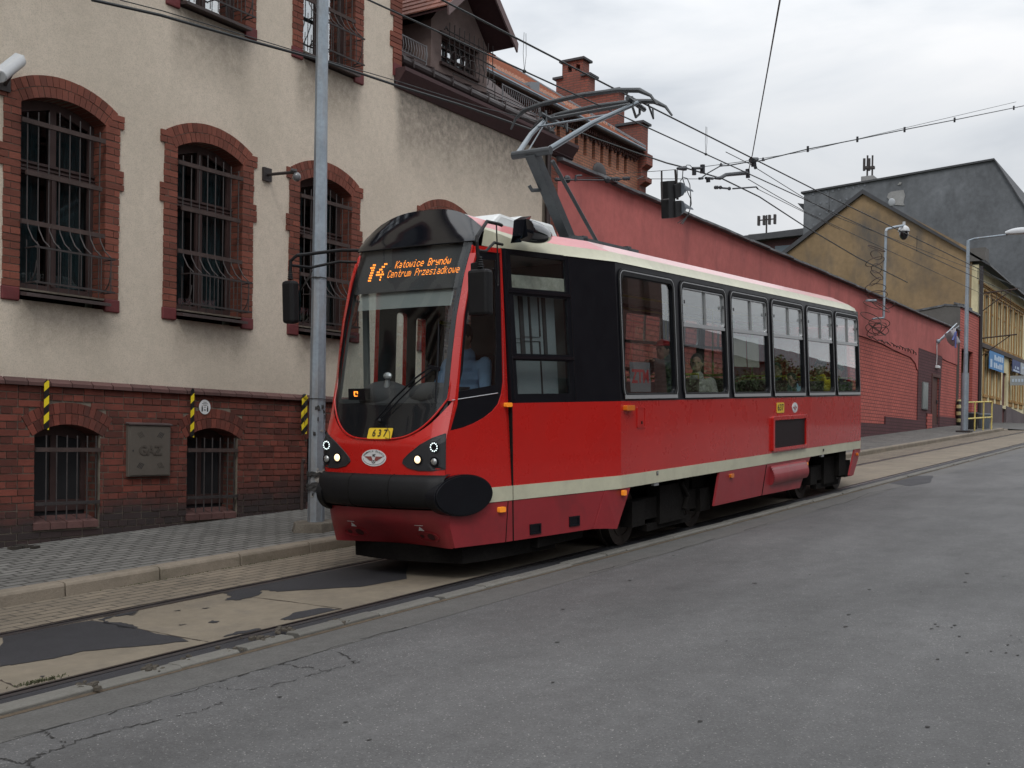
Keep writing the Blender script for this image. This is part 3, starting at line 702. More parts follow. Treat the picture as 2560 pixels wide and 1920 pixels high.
M_plb = brickmat('plinth_brick_far', (.19, .055, .035), (.13, .04, .03), (.12, .10, .08), dirt=((.03, .025, .024), .7, 1.2, (1, 1, 1)))
b = MB(); b.plate([(WX0, -2.5), (XB0-.01, -2.5), (XB0-.01, 2.12), (WX0, 2.12)], [arc_poly(x, x+.8, .66, 1.61, .11) for x in bas if x < XB0-1], lambda a_, c_, d: (a_, PYF+d, c_), 0, .0095); b.plate([(XB1+.01, -1), (WX1, -1), (WX1, 2.12), (XB1+.01, 2.12)], [], lambda a_, c_, d: (a_, PYF+d, c_), 0, .0095)
b.build('side_brickwork', M_plb, pw)
b = MB(); x = 0.
while x < WX1-.3:
    xa, xb = x+.006, x+.254; j = random.uniform(-.003, .003)
    b.prism([(xa+.05, WY+.02, 2.205), (xa, PYF-.045+j, 2.150+j), (xa, PYF-.045+j, 2.115), (xa, WY+.02, 2.115)], (xb-xa, 0, 0)); x += .26
b.box(WX0, 0, PYF-.04, WY+.02, 2.12, 2.17)
b.build('coping', M_cop, bld)
for i, x0 in enumerate(bas):
    if x0 < XB0: continue
    yw = PYF+.26
    b = MB()
    for k in range(4):
        xa = x0+k*.2; b.prism([(xa+.02, PYF+.25, .735), (xa-.02, PYF-.022, .675), (xa-.02, PYF-.022, .605), (xa+.02, PYF+.25, .605)], (.19, 0, 0))
    sl = b.build('basement_sill', M_cop, bld)
    b = MB(); xm = x0+.4; f = lambda a_, c_, d: (a_, yw+d, c_)
    b.plate(arc_poly(x0, x0+.8, .78, 1.61, .11), [[(x0+.06, .90), (xm-.04, .90), (xm-.04, 1.60), (x0+.06, 1.56)], [(xm+.04, .90), (x0+.74, .90), (x0+.74, 1.56), (xm+.04, 1.60)]], f, 0, .05)
    bw = b.build('basement_window_frame', M_frame, bld)
    b = MB(); b.plate([(x0+.02, .8), (x0+.78, .8), (x0+.78, 1.66), (x0+.02, 1.66)], [], lambda a_, c_, d: (a_, yw+.025+d, c_), 0, .005); b.build('basement_glass', M_glass, bw)
    if i % 2 == 0 or abs(x0-7.13) < .1:
        b = MB()
        for _ in range(26):
            cx_, cz_ = x0+random.uniform(.44, .72), random.uniform(.95, 1.55); r0 = random.uniform(.012, .028); b.face([(cx_+r0*cos(q), yw+.09, cz_+r0*1.1*sin(q)) for q in [k*pi/4 for k in range(8)]])
        b.build('lace_curtain', mat('lace', (.10, .15, .17), .9), bw, recalc=False)
    b = MB()
    for k in range(5): b.tube([(x0+.125+k*.125, PYF-.012, 1.60), (x0+.125+k*.125, PYF-.012, .70)], .008, 5)
    for k in range(1): b.tube([(x0+.76, PYF+.02, 1.60), (x0+.76, PYF+.02, .70)], .008, 5)
    gr = b.build('basement_grille', M_iron, bld)
    b = MB(); b.box(x0, x0+.79, PYF-.022, PYF-.004, 1.425, 1.47); b.build('grille_strap', M_iron2, gr)
    b = MB(); b.box(x0, x0+.79, PYF-.022, PYF-.004, .86, .895); b.build('grille_strap', M_iron, gr)
b = MB(); b.box(WX0, WX1-.3, PYF+.28, PYF+.34, -2, 2.1)     # unlit cellar behind the openings
b.build('cellar_backing', M_dark, bld)

# upper brick quoin, eaves cornice, gutter, snow guards, dormer
b = MB(); z = 7.16; k = 0
while z < 10.4:
    t_ = .07 if (k//3) % 2 else 0.
    brickbox(b, 12.96-t_, 13.15, z, z+.067, WY-.022, WY+.5); z += .0765; k += 1
b.build('brick_quoin', M_brick2, bld)
b = MB(); b.box(12.965, 13.155, WY-.024, WY+.5, 6.98, 7.16); b.build('quoin_foot', M_redpaint, bld)
M_eave = mat('eaves_boards', (.048, .020, .022), .7, var=.25, vs=4, dirt=((.02, .014, .015), .6, 2, (1, 1, 1)))
b = MB()
b.prism([(13.0, WY+.02, 6.815), (13.0, WY-.03, 6.815), (13.0, WY-.21, 7.03), (13.0, WY-.21, 7.085), (13.0, WY+.02, 7.085)], (5.12, 0, 0))
b.box(13.0, 18.12, WY-.03, WY+.02, 6.86, 6.9)
b.build('cornice', M_eave, bld)
b = MB(); b.prism([(17.2, WY+.02, 6.80), (17.2, WY-.08, 6.86), (17.2, WY-.08, 6.95), (17.2, WY+.02, 6.95)], (.95, 0, 0)); b.build('cornice_return', M_eave, bld)
M_gut2 = mat('gutter_brown', (.032, .022, .022), .45, .3, var=.2, vs=5)
b = MB(); b.tube([(13.17, WY+.04, 7.27), (17.5, WY+.04, 7.22)], .085, 12)
for k in range(9): b.tube([(13.4+k*.5, WY-.05, 7.20), (13.4+k*.5, WY-.05, 7.34), (13.4+k*.5, WY+.1, 7.40)], .012, 5)
b.tube([(17.30, WY-.05, 7.1), (17.30, WY-.06, 6.75), (17.30, WY-.06, 2.0)], .05, 10)
b.build('gutter', M_gut2, bld)
M_tile = mat('clay_tiles', (.19, .072, .05), .8, var=.22, vs=4, bump=.3, bs=30, island=.2)
M_tiled = mat('dark_tiles', (.045, .028, .027), .8, var=.3, vs=4, island=.3)
def tiles(b, x0, x1, y0, z0, sl, n, rows, th=.02):
    for r in range(rows):
        for i in range(n):
            xa = x0+(x1-x0)*i/n; xb = x0+(x1-x0)*(i+1)/n-.006; ya = y0+r*.22; za = z0+r*.22*sl
            b.prism([(xa, ya, za+th), (xb, ya, za+th), (xb, ya+.26, za+.26*sl), (xa, ya+.26, za+.26*sl)], (0, .01, -.02))
b = MB(); tiles(b, 13.17, 17.7, WY+.06, 7.30, .8, 22, 4); b.prism([(13.17, WY+.05, 7.28), (17.7, WY+.05, 7.28), (17.7, 12.6, 8.8), (13.17, 12.6, 8.8)], (0, 0, -.06)); b.build('eaves_tiles', M_tiled, bld)
def guard(xa, xb, name):
    b = MB(); y_ = WY+.10; n = int((xb-xa)/.065)
    for k in range(n+1):
        x_ = xa+(xb-xa)*k/n; b.tube([(x_, y_+.02, 7.46), (x_+.01, y_, 7.56), (x_, y_+.02, 7.70)], .005, 4)
    for z_ in (7.46, 7.70): b.tube([(xa, y_+.02, z_), (xb, y_+.02, z_)], .010, 5)
    b.tube([(xa, y_+.02, 7.3), (xa, y_+.02, 7.72)], .012, 5); b.tube([(xb, y_+.02, 7.3), (xb, y_+.02, 7.72)], .012, 5)
    b.build('snow_guard', mat(name, (.16, .16, .17), .5, .5), bld)
guard(13.2, 13.92, 'galvanised_a'); guard(16.05, 17.25, 'galvanised_b')
M_pink = mat('dusty_pink_render', (.17, .125, .115), .9, var=.15, vs=2, bump=.3, bs=50, dirt=((.07, .052, .05), .6, 1.4, (1, 1, 1)))
DY = 11.0                                        # dormer front plane
dl, dr, ez, axx, az_ = 14.32, 15.89, 8.30, 15.08, 9.22
wx0, wx1, wz0, wz1 = 14.60, 15.58, 7.70, 8.14
dorm = MB(); dorm.plate([(dl, 7.3), (dr, 7.3), (dr, ez), (axx, az_-.06), (dl, ez)], [[(wx0, wz0), (wx1, wz0), (wx1, wz1), (wx0, wz1)]], lambda a_, c_, d: (a_, DY+d, c_), 0, .2)
dorm.box(dl+.002, dl+.12, DY+.2, 13, 7.3, ez); dorm.box(dr-.12, dr-.002, DY+.2, 13, 7.3, ez)
dm = dorm.build('dormer_wall', M_pink, bld)
b = MB(); b.box(wx0, wx1, DY+.08, DY+.11, wz0, wz0+.04); b.box(wx0, wx1, DY+.08, DY+.11, wz1-.04, wz1)
for k in range(5):
    x_ = wx0+(wx1-wx0)*k/4; hw = .022 if k in (0, 2, 4) else .006; b.box(x_-hw, x_+hw, DY+.075, DY+.115, wz0, wz1)
for k in range(1, 3): z_ = wz0+(wz1-wz0)*k/3; b.box(wx0, wx1, DY+.085, DY+.108, z_-.010, z_+.010)
dw = b.build('dormer_window_frame', M_frame, dm)
b = MB(); b.box(wx0, wx1, DY+.118, DY+.122, wz0, wz1); b.build('dormer_window_glass', glassmat('dormer_glass', (.8, .85, .88), 1., .55), dw)
b = MB(); b.grid(lambda u, v: (wx0+(wx1-wx0)*u, DY+.15+.008*sin(u*60), wz0+(wz1-wz0)*v), 40, 2); b.build('curtain', M_curtb, dw, recalc=False)
b = MB(); b.box(wx0-.05, wx1+.05, DY-.03, DY+.02, wz1, wz1+.05); b.box(wx0-.05, wx1+.05, DY-.05, DY+.02, wz0-.05, wz0); b.build('dormer_window_trim', M_frame, dw)
b = MB(); g = DY-.16
for k in range(10):
    x_ = wx0+.0+(wx1-wx0+.25)*k/9; b.tube([(x_, g, 8.30), (x_, g, wz0+.20), (x_, g-.03, wz0+.08), (x_, g, wz0-.10)], .008, 5)
for z_ in (8.16, 7.96, 7.72): b.tube([(wx0-.05, g, z_), (wx1+.33, g, z_)], .011, 5)
for k in range(4):
    cx_ = wx0+.13+(wx1-wx0)*k/4
    for s in (-1, 1): b.tube([(cx_+s*.09*cos(t), g-.015, wz0+.09+.08*sin(t)) for t in [q*pi/8 for q in range(9)]], .007, 5)
b.tube([(wx1+.33, g, 7.72), (wx1+.33, g, 7.42)], .008, 5); b.tube([(wx1+.33, g, 7.55), (wx0+.1, g, 7.52)], .009, 5); b.tube([(wx0-.05, g, 8.16), (wx0-.16, g-.05, 8.18), (wx0-.2, g-.05, 8.12)], .012, 6)
b.build('dormer_grille', M_iron, dm)
for s, ex in ((1, 16.02), (-1, 14.07)):
    ezz = 8.30; yF = 10.48; dx = ex-axx; dzz = ezz-az_; n = 7
    b = MB()
    for k in range(n):                           # overlapping tile courses down the slope
        u0, u1 = k/n, (k+1)/n
        for j in range(12):
            ya, yb = yF+j*.22, yF+j*.22+.212
            q = [(axx+dx*u0, ya, az_+dzz*u0+.02), (axx+dx*u0, yb, az_+dzz*u0+.02), (axx+dx*(u1+.02), yb, az_+dzz*(u1+.02)+.045), (axx+dx*(u1+.02), ya, az_+dzz*(u1+.02)+.045)]
            b.prism(q, (0, 0, .022))
    rf = b.build('dormer_roof', M_tile, dm)
    b = MB(); b.prism([(axx, yF-.02, az_-.12), (ex, yF-.02, ezz-.12), (ex+s*.02, yF-.02, ezz+.03), (axx, yF-.02, az_+.03)], (0, .03, 0)); b.build('bargeboard', mat('bargeboard', (.15, .105, .105), .7), rf)
    b = MB(); b.prism([(axx, yF+.012, az_+.015), (ex, yF+.012, ezz+.015), (ex, yF+.012, ezz-.02), (axx, yF+.012, az_-.02)], (0, 2.5, 0)); b.build('soffit', M_eave, rf)
b = MB(); b.box(13.17, 13.35, WY+.5, 13, 7.4, 10.4); b.box(13.36, dl-.01, 11.9, 12.1, 7.0, 9.2); b.box(dr+.01, 17.2, 12.6, 12.8, 7.0, 8.2); b.build('recess_wall', M_pink, bld)
# brick quoin between the cream wall and the red wall
b = MB(); z = zr(17.5)+.1; k = 0
while z < 6.75:
    if k % 2: brickbox(b, 17.40, 17.52, z, z+.067, WY-.015, WY+.2); brickbox(b, 17.53, 17.70, z, z+.067, WY-.015, WY+.2)
    else: brickbox(b, 17.40, 17.70, z, z+.067, WY-.015, WY+.2)
    z += .0765; k += 1
q = b.build('brick_pier', M_brick2, bld)
b = MB(); b.box(17.2, 17.71, WY-.008, WY+.4, 0, 6.79); b.build('mortar', M_mort, q)
# ================================================================== RED WALL, GATE, HOUSES BEHIND
M_red = mat('red_wall_paint', (.42, .115, .105), .85, var=.16, vs=.8, bump=.5, bs=30, dirt=((.21, .062, .062), .65, 1.3, (1.2, 1, .35)))
M_redb = brickmat('red_painted_brick', (.50, .125, .10), (.43, .105, .085), (.14, .035, .032), dirt=((.24, .055, .05), .45, .6, (1, 1, .5)), bw=.29, bh=.115, ms=.014, bump=.5, noisevar=.12)
M_mar = brickmat('maroon_brick', (.11, .038, .043), (.095, .033, .04), (.045, .018, .02), dirt=((.05, .02, .024), .6, .7, (1, 1, .5)), bw=.29, bh=.115, ms=.014, noisevar=.15)
M_marp = mat('maroon_paint', (.10, .036, .042), .8, var=.12, vs=2)
M_slate = mat('wall_coping', (.075, .078, .085), .5, var=.35, vs=1.5, bump=.4, bs=12, dirt=((.26, .27, .29), .7, 2.2, (1, 1, 1)))
RW = 10.65
def rwf(a, c, d): return (a, RW+d, c)
rw = thing('red_wall', 'long red painted perimeter wall with dark coping running uphill behind the tram', 'wall', (34, RW, zr(34)))
# upper render zone; its lower edge steps down to the brickwork along a ragged line
edge = [(17.72, 4.9), (24, 5.1), (31, 5.25), (37.5, 5.25), (39.5, 5.22), (41, 5.12), (42.5, 5.06), (43.6, 5.02), (44.3, 4.85), (44.55, 4.65), (44.7, 4.6)]
b = MB(); b.plate(edge+[(44.7, 5.47), (48.6, 5.42), (48.62, 5.36), (49.5, 5.30), (50.6, 5.28), (51.6, 5.26), (51.6, 6.70), (17.72, 6.74)], [], rwf, 0, .4); b.build('rendered_top', M_red, rw)
b = MB(); b.plate([(17.72, .4), (37.7, 1.5), (37.7, 2.43), (40.15, 2.45), (40.15, 2.72), (44.75, 2.68), (44.75, 4.6), (44.5, 4.6), (44.2, 4.82), (43.5, 4.99), (42.4, 5.03), (41, 5.09), (39.4, 5.19), (37.5, 5.22), (31, 5.22), (24, 5.07), (17.72, 4.87)], [], rwf, .025, .4)
b.plate([(48.3, 2.95), (51.58, 2.95), (51.58, 5.23), (50.6, 5.25), (49.4, 5.28), (48.6, 5.34)], [], rwf, .025, .4); b.build('painted_brickwork', M_redb, rw)
b = MB(); b.plate([(17.72, -.5), (51.5, 2.0), (51.5, 2.95), (48.3, 2.95), (48.3, 2.5), (45.9, 2.5), (45.9, 2.69), (40.12, 2.71), (40.12, 2.43), (17.72, 2.43)], [], rwf, -.03, .02); b.build('maroon_footing', M_mar, rw)
b = MB(); b.plate([(44.72, 2.4), (48.35, 2.6), (48.65, 5.40), (44.72, 5.46)], [[(47.0, 2.42), (48.22, 2.48), (48.22, 4.52), (47.0, 4.5)]], rwf, -.012, .022); b.build('maroon_panel', M_mar, rw)
M_door = mat('brown_door', (.085, .028, .022), .6, var=.15, vs=3)
b = MB(); b.box(47.02, 48.2, RW+.05, RW+.10, 2.2, 4.5); dd = b.build('door', M_door, rw)
b = MB(); b.box(46.88, 47.02, RW-.04, RW+.1, 2.2, 4.62); b.box(47.02, 48.3, RW-.04, RW+.1, 4.5, 4.62); b.build('door_frame', M_door, dd)
b = MB(); b.box(48.0, 48.06, RW+.0, RW+.05, 3.45, 3.6); b.build('door_handle', M_steel, dd)
b = MB(); b.box(46.1, 46.9, RW-.06, RW-.02, 2.2, 3.0); b.build('low_ledge', M_redb, rw)
b = MB(); b.box(45.3, 46.15, RW-.06, RW-.012, 3.14, 4.2); nb = b.build('notice_case_frame', mat('case_frame', (.20, .22, .22), .4, .4), None)
tag(origin(nb, (45.7, RW-.03, 3.14)), 'narrow grey glazed notice case on the maroon panel beside the brown door', 'notice case')
b = MB(); b.box(45.37, 46.08, RW-.066, RW-.061, 3.2, 4.14); b.build('notice_glass', mat('notice_sheet', (.30, .33, .33), .15, coat=.6, var=.2, vs=3), nb)
lampo = thing('wall_lamp', 'small white bulkhead lamp above the brown door in the red wall', 'lamp', (47.6, RW, 4.86))
b = MB(); b.box(47.45, 47.8, RW-.14, RW, 4.86, 4.97); b.build('lamp_body', mat('lamp_white', (.75, .77, .80), .4), lampo, bevel=.02)
b = MB(); b.tube([(47.6, RW-.02, 5.0), (47.62, RW-.03, 5.3), (47.58, RW-.03, 5.7), (47.6, RW-.02, 5.95)], .02, 6); b.build('lamp_conduit', mat('conduit', (.5, .5, .52), .5), lampo)
# coping: sloping slabs, chipped
b = MB(); x = 17.65
while x < 51.5:
    ln = random.uniform(.7, 1.3); xb = min(x+ln, 51.55); z0 = 6.76+random.uniform(-.012, .012)
    b.prism([(x, RW-.14, z0-.03), (x, RW-.14, z0+.02), (x, RW+.2, z0+.13), (x, RW+.5, z0+.13), (x, RW+.5, z0-.03)], (xb-x-.012, 0, random.uniform(-.01, .01))); x = xb
b.build('coping', M_slate, rw)
b = MB(); b.box(17.72, 51.5, RW+.05, RW+.38, 6.5, 6.76); b.build('wall_core', M_red, rw)

# gate block at the far end of the wall
gt = thing('gate_block', 'red painted brick gatehouse block with dark tall portal at the wall end', 'gatehouse', (53, RW, zr(53)))
gx0, gx1, gz = 51.62, 55.7, 7.75
b = MB(); b.plate([(gx0, 1.8), (gx1, 1.8), (gx1, gz), (gx0, gz)], [[(52.0, 1.8), (54.45, 1.8), (54.45, 6.02), (52.0, 6.02)]], lambda a, c, d: (a, RW-.08+d, c), 0, .15); b.build('wall', M_redb, gt)
M_gray = mat('grey_render', (.105, .10, .095), .9, var=.15, vs=1, bump=.3, bs=20)
b = MB(); b.plate([(RW-.075, 1.8), (RW+3.4, 1.8), (RW+3.4, 7.45), (RW+.5, 7.85), (RW-.075, 7.85)], [], lambda a, c, d: (gx0-.02+d, a, c), 0, .02); b.build('side_wall', M_gray, gt)
b = MB(); b.prism([(gx0-.05, RW-.15, gz+.02), (gx0-.05, RW+.6, gz+.12), (gx0-.05, RW+.6, gz+.2), (gx0-.05, RW-.15, gz+.1)], (4.2, 0, 0)); b.prism([(gx0-.06, RW+.6, 7.92), (gx0-.06, RW+3.4, 7.5), (gx0-.06, RW+3.4, 7.42), (gx0-.06, RW+.6, 7.84)], (.2, 0, 0))
for k in range(14): b.obox((gx0+.3*k, RW-.05+random.uniform(0, .2), gz+.18), (.1, 0, 0), (0, .08, .02), (0, 0, .04))
b.build('coping', M_slate, gt)
b = MB(); b.box(52.0, 54.45, RW+.9, RW+1.0, 1.8, 6.1); b.box(gx0+.02, gx1, RW+.5, RW+3.3, 6.1, 7.4); b.box(51.9, 52.0, RW+.5, RW+1.0, 1.8, 6.1); b.box(54.45, 54.55, RW+.5, RW+1., 1.8, 6.1); b.build('dark_gate', mat('gate_steel_dark', (.028, .016, .024), .6, var=.2, vs=1), gt)
M_haz = bpy.data.materials.new('hazard_stripes'); M_haz.use_nodes = True
def hazard(name, px_, kx, kz, ca=(.62, .50, .03), cb=(.012, .012, .012)):
    m = bpy.data.materials.new(name); m.use_nodes = True; t = m.node_tree; bb = t.nodes['Principled BSDF']; bb.inputs['Roughness'].default_value = .45
    tcn = N('ShaderNodeTexCoord', t); sp = N('ShaderNodeSeparateXYZ', t); L(tcn.outputs['Object'], sp.inputs[0], t)
    a = N('ShaderNodeMath', t); a.operation = 'MULTIPLY'; a.inputs[1].default_value = kx/px_; L(sp.outputs[0], a.inputs[0], t)
    c = N('ShaderNodeMath', t); c.operation = 'MULTIPLY_ADD'; c.inputs[1].default_value = kz/px_; L(sp.outputs[2], c.inputs[0], t); L(a.outputs[0], c.inputs[2], t)
    f = N('ShaderNodeMath', t); f.operation = 'FRACT'; L(c.outputs[0], f.inputs[0], t); g = N('ShaderNodeMath', t); g.operation = 'GREATER_THAN'; g.inputs[1].default_value = .5; L(f.outputs[0], g.inputs[0], t)
    x = N('ShaderNodeMix', t); x.data_type = 'RGBA'; x.inputs[6].default_value = (*ca, 1); x.inputs[7].default_value = (*cb, 1); L(g.outputs[0], x.inputs[0], t); L(x.outputs[2], bb.inputs['Base Color'], t)
    return m
M_hz2 = hazard('hazard_bands', .30, 0, 1, (.45, .42, .22))
b = MB(); b.box(52.15, 54.3, RW+.84, RW+.89, 2.45, 4.05); hb = b.build('hazard_board', M_hz2, None); tag(origin(hb, (53.2, RW+.86, 2.45)), 'low gate board painted in black and yellow bands inside the dark portal', 'barrier')
b = MB(); b.tube([(51.75, RW-.2, 2.48), (51.62, RW-.16, 2.9), (51.56, RW-.13, 3.4), (51.58, RW-.12, 3.75)], [.22, .18, .15, .1], 10); gs = b.build('guard_stone', M_hz2, None, smooth=40); tag(origin(gs, (51.7, RW-.15, 2.48)), 'black and white banded guard stone at the portal corner', 'guard stone')

# brown gable house + its yellow street front
M_ochre = mat('ochre_render', (.235, .165, .092), .92, var=.22, vs=.5, bump=.3, bs=12, dirt=((.095, .085, .075), .95, .55, (1, 1, .5)))
yh = thing('yellow_house', 'two storey yellow house with stained ochre gable and framed windows', 'house', (62, RW+4, zr(60)))
GX = 55.75; xe = 69.2; ev = 10.2; pk = (16.05, 14.15)
b = MB(); b.plate([(RW+.302, 1.5), (21.5, 1.5), (21.5, 10.45), pk, (RW+.302, 10.9)], [], lambda a, c, d: (GX+d, a, c), 0, .35); b.build('gable_wall', M_ochre, yh)
M_yel = mat('yellow_render', (.62, .56, .36), .88, var=.12, vs=1, bump=.25, bs=20, dirt=((.26, .22, .13), .55, 1.4, (1.6, 1, .35)))
M_trim = mat('ochre_trim', (.33, .19, .065), .8, var=.2, vs=2)
fw = [57.2+1.62*k for k in range(7)]
lo = [57.3, 59.0, 60.7, 64.3, 65.9, 67.5]
def yf(a, c, d): return (a, RW+d, c)
hol = [[(x, 6.75), (x+.86, 6.75), (x+.86, 9.0), (x, 9.0)] for x in fw]+[[(x, 4.25-.0), (x+.9, 4.25), (x+.9, 6.2), (x, 6.2)] for x in lo]+[[(62.35, 1.9), (63.5, 1.9), (63.5, 5.6), (62.35, 5.6)]]
b = MB(); b.plate([(GX+.003, 3.905), (xe, 3.605), (xe, ev-.25), (GX+.003, ev)], [h if h[0][1] > 2 else [(62.35, 3.9+.0), (63.5, 3.9), (63.5, 5.6), (62.35, 5.6)] for h in hol], yf, 0, .3); b.build('front_wall', M_yel, yh)
b = MB(); b.plate([(GX+.006, 1.5), (62.35, 1.5), (62.35, 3.9), (GX+.006, 3.9)], [], yf, -.03, .3); b.plate([(63.5, 1.5), (xe, 1.5), (xe, 3.62), (63.5, 3.9)], [], yf, -.03, .3); b.build('plinth', mat('mauve_plinth', (.11, .09, .095), .9, var=.2, vs=1), yh)
b = MB(); b.box(62.35, 63.5, RW+.1, RW+.15, 2.5, 5.6); fd = b.build('front_door', mat('red_brown_door', (.10, .025, .022), .6), yh)
b = MB(); b.box(GX, xe, RW-.06, RW, 9.3, 9.46); b.box(GX, xe, RW-.12, RW, 9.36, 9.42); b.build('frieze', M_trim, yh)
b = MB(); b.box(GX, xe, RW-.14, RW, 6.42, 6.62); b.build('string_course', mat('string_course', (.07, .055, .05), .8), yh)
for x, z0, z1, wd in [(x, 6.75, 9.0, .86) for x in fw]+[(x, 4.25, 6.2, .9) for x in lo]:
    b = MB(); b.box(x-.14, x-.003, RW-.045, RW-.002, z0-.1, z1+.12); b.box(x+wd+.003, x+wd+.14, RW-.045, RW-.002, z0-.1, z1+.12); b.box(x-.003, x+wd+.003, RW-.042, RW-.002, z1+.003, z1+.12); b.box(x-.2, x+wd+.2, RW-.09, RW-.002, z1+.122, z1+.2); b.box(x-.1, x+wd+.1, RW-.08, RW-.002, z0-.14, z0-.004)
    if z0 < 5: b.box(x-.05, x+wd+.05, RW-.04, RW-.002, z0-.36, z0-.145)
    f = b.build('window_surround', M_trim, yh)
    b = MB(); b.box(x+.002, x+wd-.002, RW+.06, RW+.09, z0+.002, z1-.002); pg = b.build('pane', mat('pane_dark', (.20, .165, .11), .35, coat=.5, var=.2, vs=1), f) if 'pane_dark' not in bpy.data.materials else b.build('pane', bpy.data.materials['pane_dark'], f)
    b = MB(); b.box(x+wd/2-.03, x+wd/2+.03, RW+.035, RW+.058, z0+.004, z1-.004); b.box(x+.004, x+wd-.004, RW+.03, RW+.056, z0+(z1-z0)*.65, z0+(z1-z0)*.65+.06); b.build('window_bar', M_trim, f)
M_rfd = mat('roof_dark', (.05, .052, .058), .75, var=.2, vs=1)
b = MB(); b.prism([(GX-.15, RW-.55, ev-.15), (GX-.15, RW-.5, ev-.02), (GX-.15, pk[0], pk[1]+.1), (GX-.15, pk[0], pk[1]-.12)], (xe-GX+.3, 0, -.35)); b.prism([(GX-.15, pk[0], pk[1]-.12), (GX-.15, pk[0], pk[1]+.1), (GX-.15, 21.8, 10.35), (GX-.15, 21.8, 10.1)], (xe-GX+.3, 0, -.35)); b.build('roof', M_rfd, yh)
b = MB(); b.tube([(GX-.1, RW-.14, ev-.1), (GX+.1, RW-.14, 2.2)], .09, 8); b.tube([(xe+.05, RW-.14, ev-.4), (xe+.05, RW-.14, 3)], .12, 8); b.build('downpipe', mat('downpipe_dark', (.03, .025, .028), .5), yh)
b = MB(); b.box(GX-.15, GX+.7, RW-.3, RW+.5, ev+.15, ev+.75); b.build('chimney_stub', M_gray, yh)
# banners and signs on the yellow house
M_ban = mat('banner_blue', (.06, .22, .48), .5, var=.3, vs=1.2); M_banw = mat('banner_white', (.50, .60, .72), .5); M_band = mat('banner_navy', (.05, .07, .17), .5, var=.2, vs=2)
def ban(name, x0, x1, z0, z1, m, label, lines):
    b = MB(); b.box(x0, x1, RW-.20, RW-.17, z0, z1); o = b.build(name, m, None); tag(origin(o, ((x0+x1)/2, RW-.18, z0)), label, 'banner')
    b = MB(); w_ = x1-x0; h_ = z1-z0
    for (u0, u1, v0, v1) in lines:
        n = max(1, int((u1-u0)*9))
        for k in range(n):
            if random.random() < .12: continue
            a0 = x0+w_*(u0+(u1-u0)*(k+.08)/n); a1 = x0+w_*(u0+(u1-u0)*(k+.85)/n); b.box(a0, a1, RW-.206, RW-.2005, z0+h_*v0, z0+h_*(v1 if random.random() < .7 else (v0+v1)/2+.05))
    b.build('lettering', M_banw, o); return o
ban('banner', 57.7, 61.5, 4.95+.55, 6.42-.05, M_ban, 'bright blue banner with white lettering on the yellow house front', ((.3, .95, .55, .85), (.28, .9, .12, .42), (.05, .2, .1, .9)))
ban('banner', 64.0, 66.4, 5.3+.45, 6.38, M_band, 'navy blue banner above the far ground floor windows of the yellow house', ((.3, .8, .3, .5), (.1, .9, .05, .2)))
ban('banner', 66.6, 68.6, 5.75, 6.38, mat('banner_grey', (.38, .42, .46), .5), 'pale grey banner at the far end of the yellow house', ((.2, .8, .5, .7),))
b = MB(); b.box(63.9, 63.96, RW-1.6, RW-.1, 5.0, 5.5); sg = b.build('projecting_sign', mat('sign_grey', (.33, .36, .38), .5), None); tag(origin(sg, (63.93, RW-.8, 5.0)), 'grey box sign projecting from the yellow house above its door', 'sign')
b = MB()
for k in range(9): b.box(63.885, 63.90, RW-1.5+.15*k, RW-1.4+.15*k, 5.17, 5.33)
b.build('lettering', M_banw, sg)
# wire brackets on the yellow house
wb = thing('wire_bracket', 'rusty steel wire anchor frame on the near corner of the yellow house', 'bracket', (56.2, RW-.5, 7))
b = MB()
for z_ in (6.8, 8.9): b.tube([(56.2, RW, z_), (56.4, RW-1.6, z_+.15)], .035, 6); b.tube([(56.2, RW, z_-.9), (56.4, RW-1.3, z_+.1)], .025, 6)
for k in range(6): b.tube([(56.25+.02*k, RW-.3-.2*k, 6.85), (56.25+.02*k, RW-.3-.2*k, 9.0)], .012, 4)
b.build('bracket_arms', M_iron2, wb)

# big grey firewall house, dark brick block, roofs with aerials
GHX = 82.0
def ghy(x, y): q = PX(1900+x/3.318, 380+y/3.318, GHX); return (q.y, q.z)
M_fire = mat('grey_firewall', (.118, .126, .138), .92, var=.3, vs=.35, bump=.5, bs=6, dirt=((.06, .064, .07), .85, .45, (1, 1, .45)))
gh = thing('grey_firewall_house', 'tall grey house with blank patched firewall behind the ochre gable', 'house', (GHX, 20, 3))
p1, p2, p3, p4 = ghy(365, 345), ghy(1945, 70), ghy(2190, 450), ghy(365, 700)
sl = (p3[1]-p2[1])/(p3[0]-p2[0])
b = MB(); b.plate([(p1[0], 2), (p2[0]-14, 2), (p2[0]-14, p2[1]+sl*-14), (p2[0], p2[1]), (p1[0], p1[1])], [], lambda a, c, d: (GHX+d, a, c), 0, 14); b.build('firewall', M_fire, gh)
b = MB(); b.prism([(GHX-.15, p1[0]+.2, p1[1]), (GHX-.15, p2[0], p2[1]), (GHX-.15, p2[0], p2[1]+.13), (GHX-.15, p1[0]+.2, p1[1]+.13)], (14, 0, 0)); b.prism([(GHX-.15, p2[0], p2[1]), (GHX-.15, p2[0]-14.2, p2[1]-sl*14.2), (GHX-.15, p2[0]-14.2, p2[1]-sl*14.2+.13), (GHX-.15, p2[0], p2[1]+.13)], (14, 0, 0)); b.build('roof', M_rfd, gh)
e_ = ghy(305, 400); b = MB(); b.prism([(GHX+1, p1[0], p1[1]-.6), (GHX+1, e_[0]+.3, e_[1]), (GHX+1, p1[0], e_[1]-1)], (8, 0, 0)); b.build('eaves', M_rfd, gh)
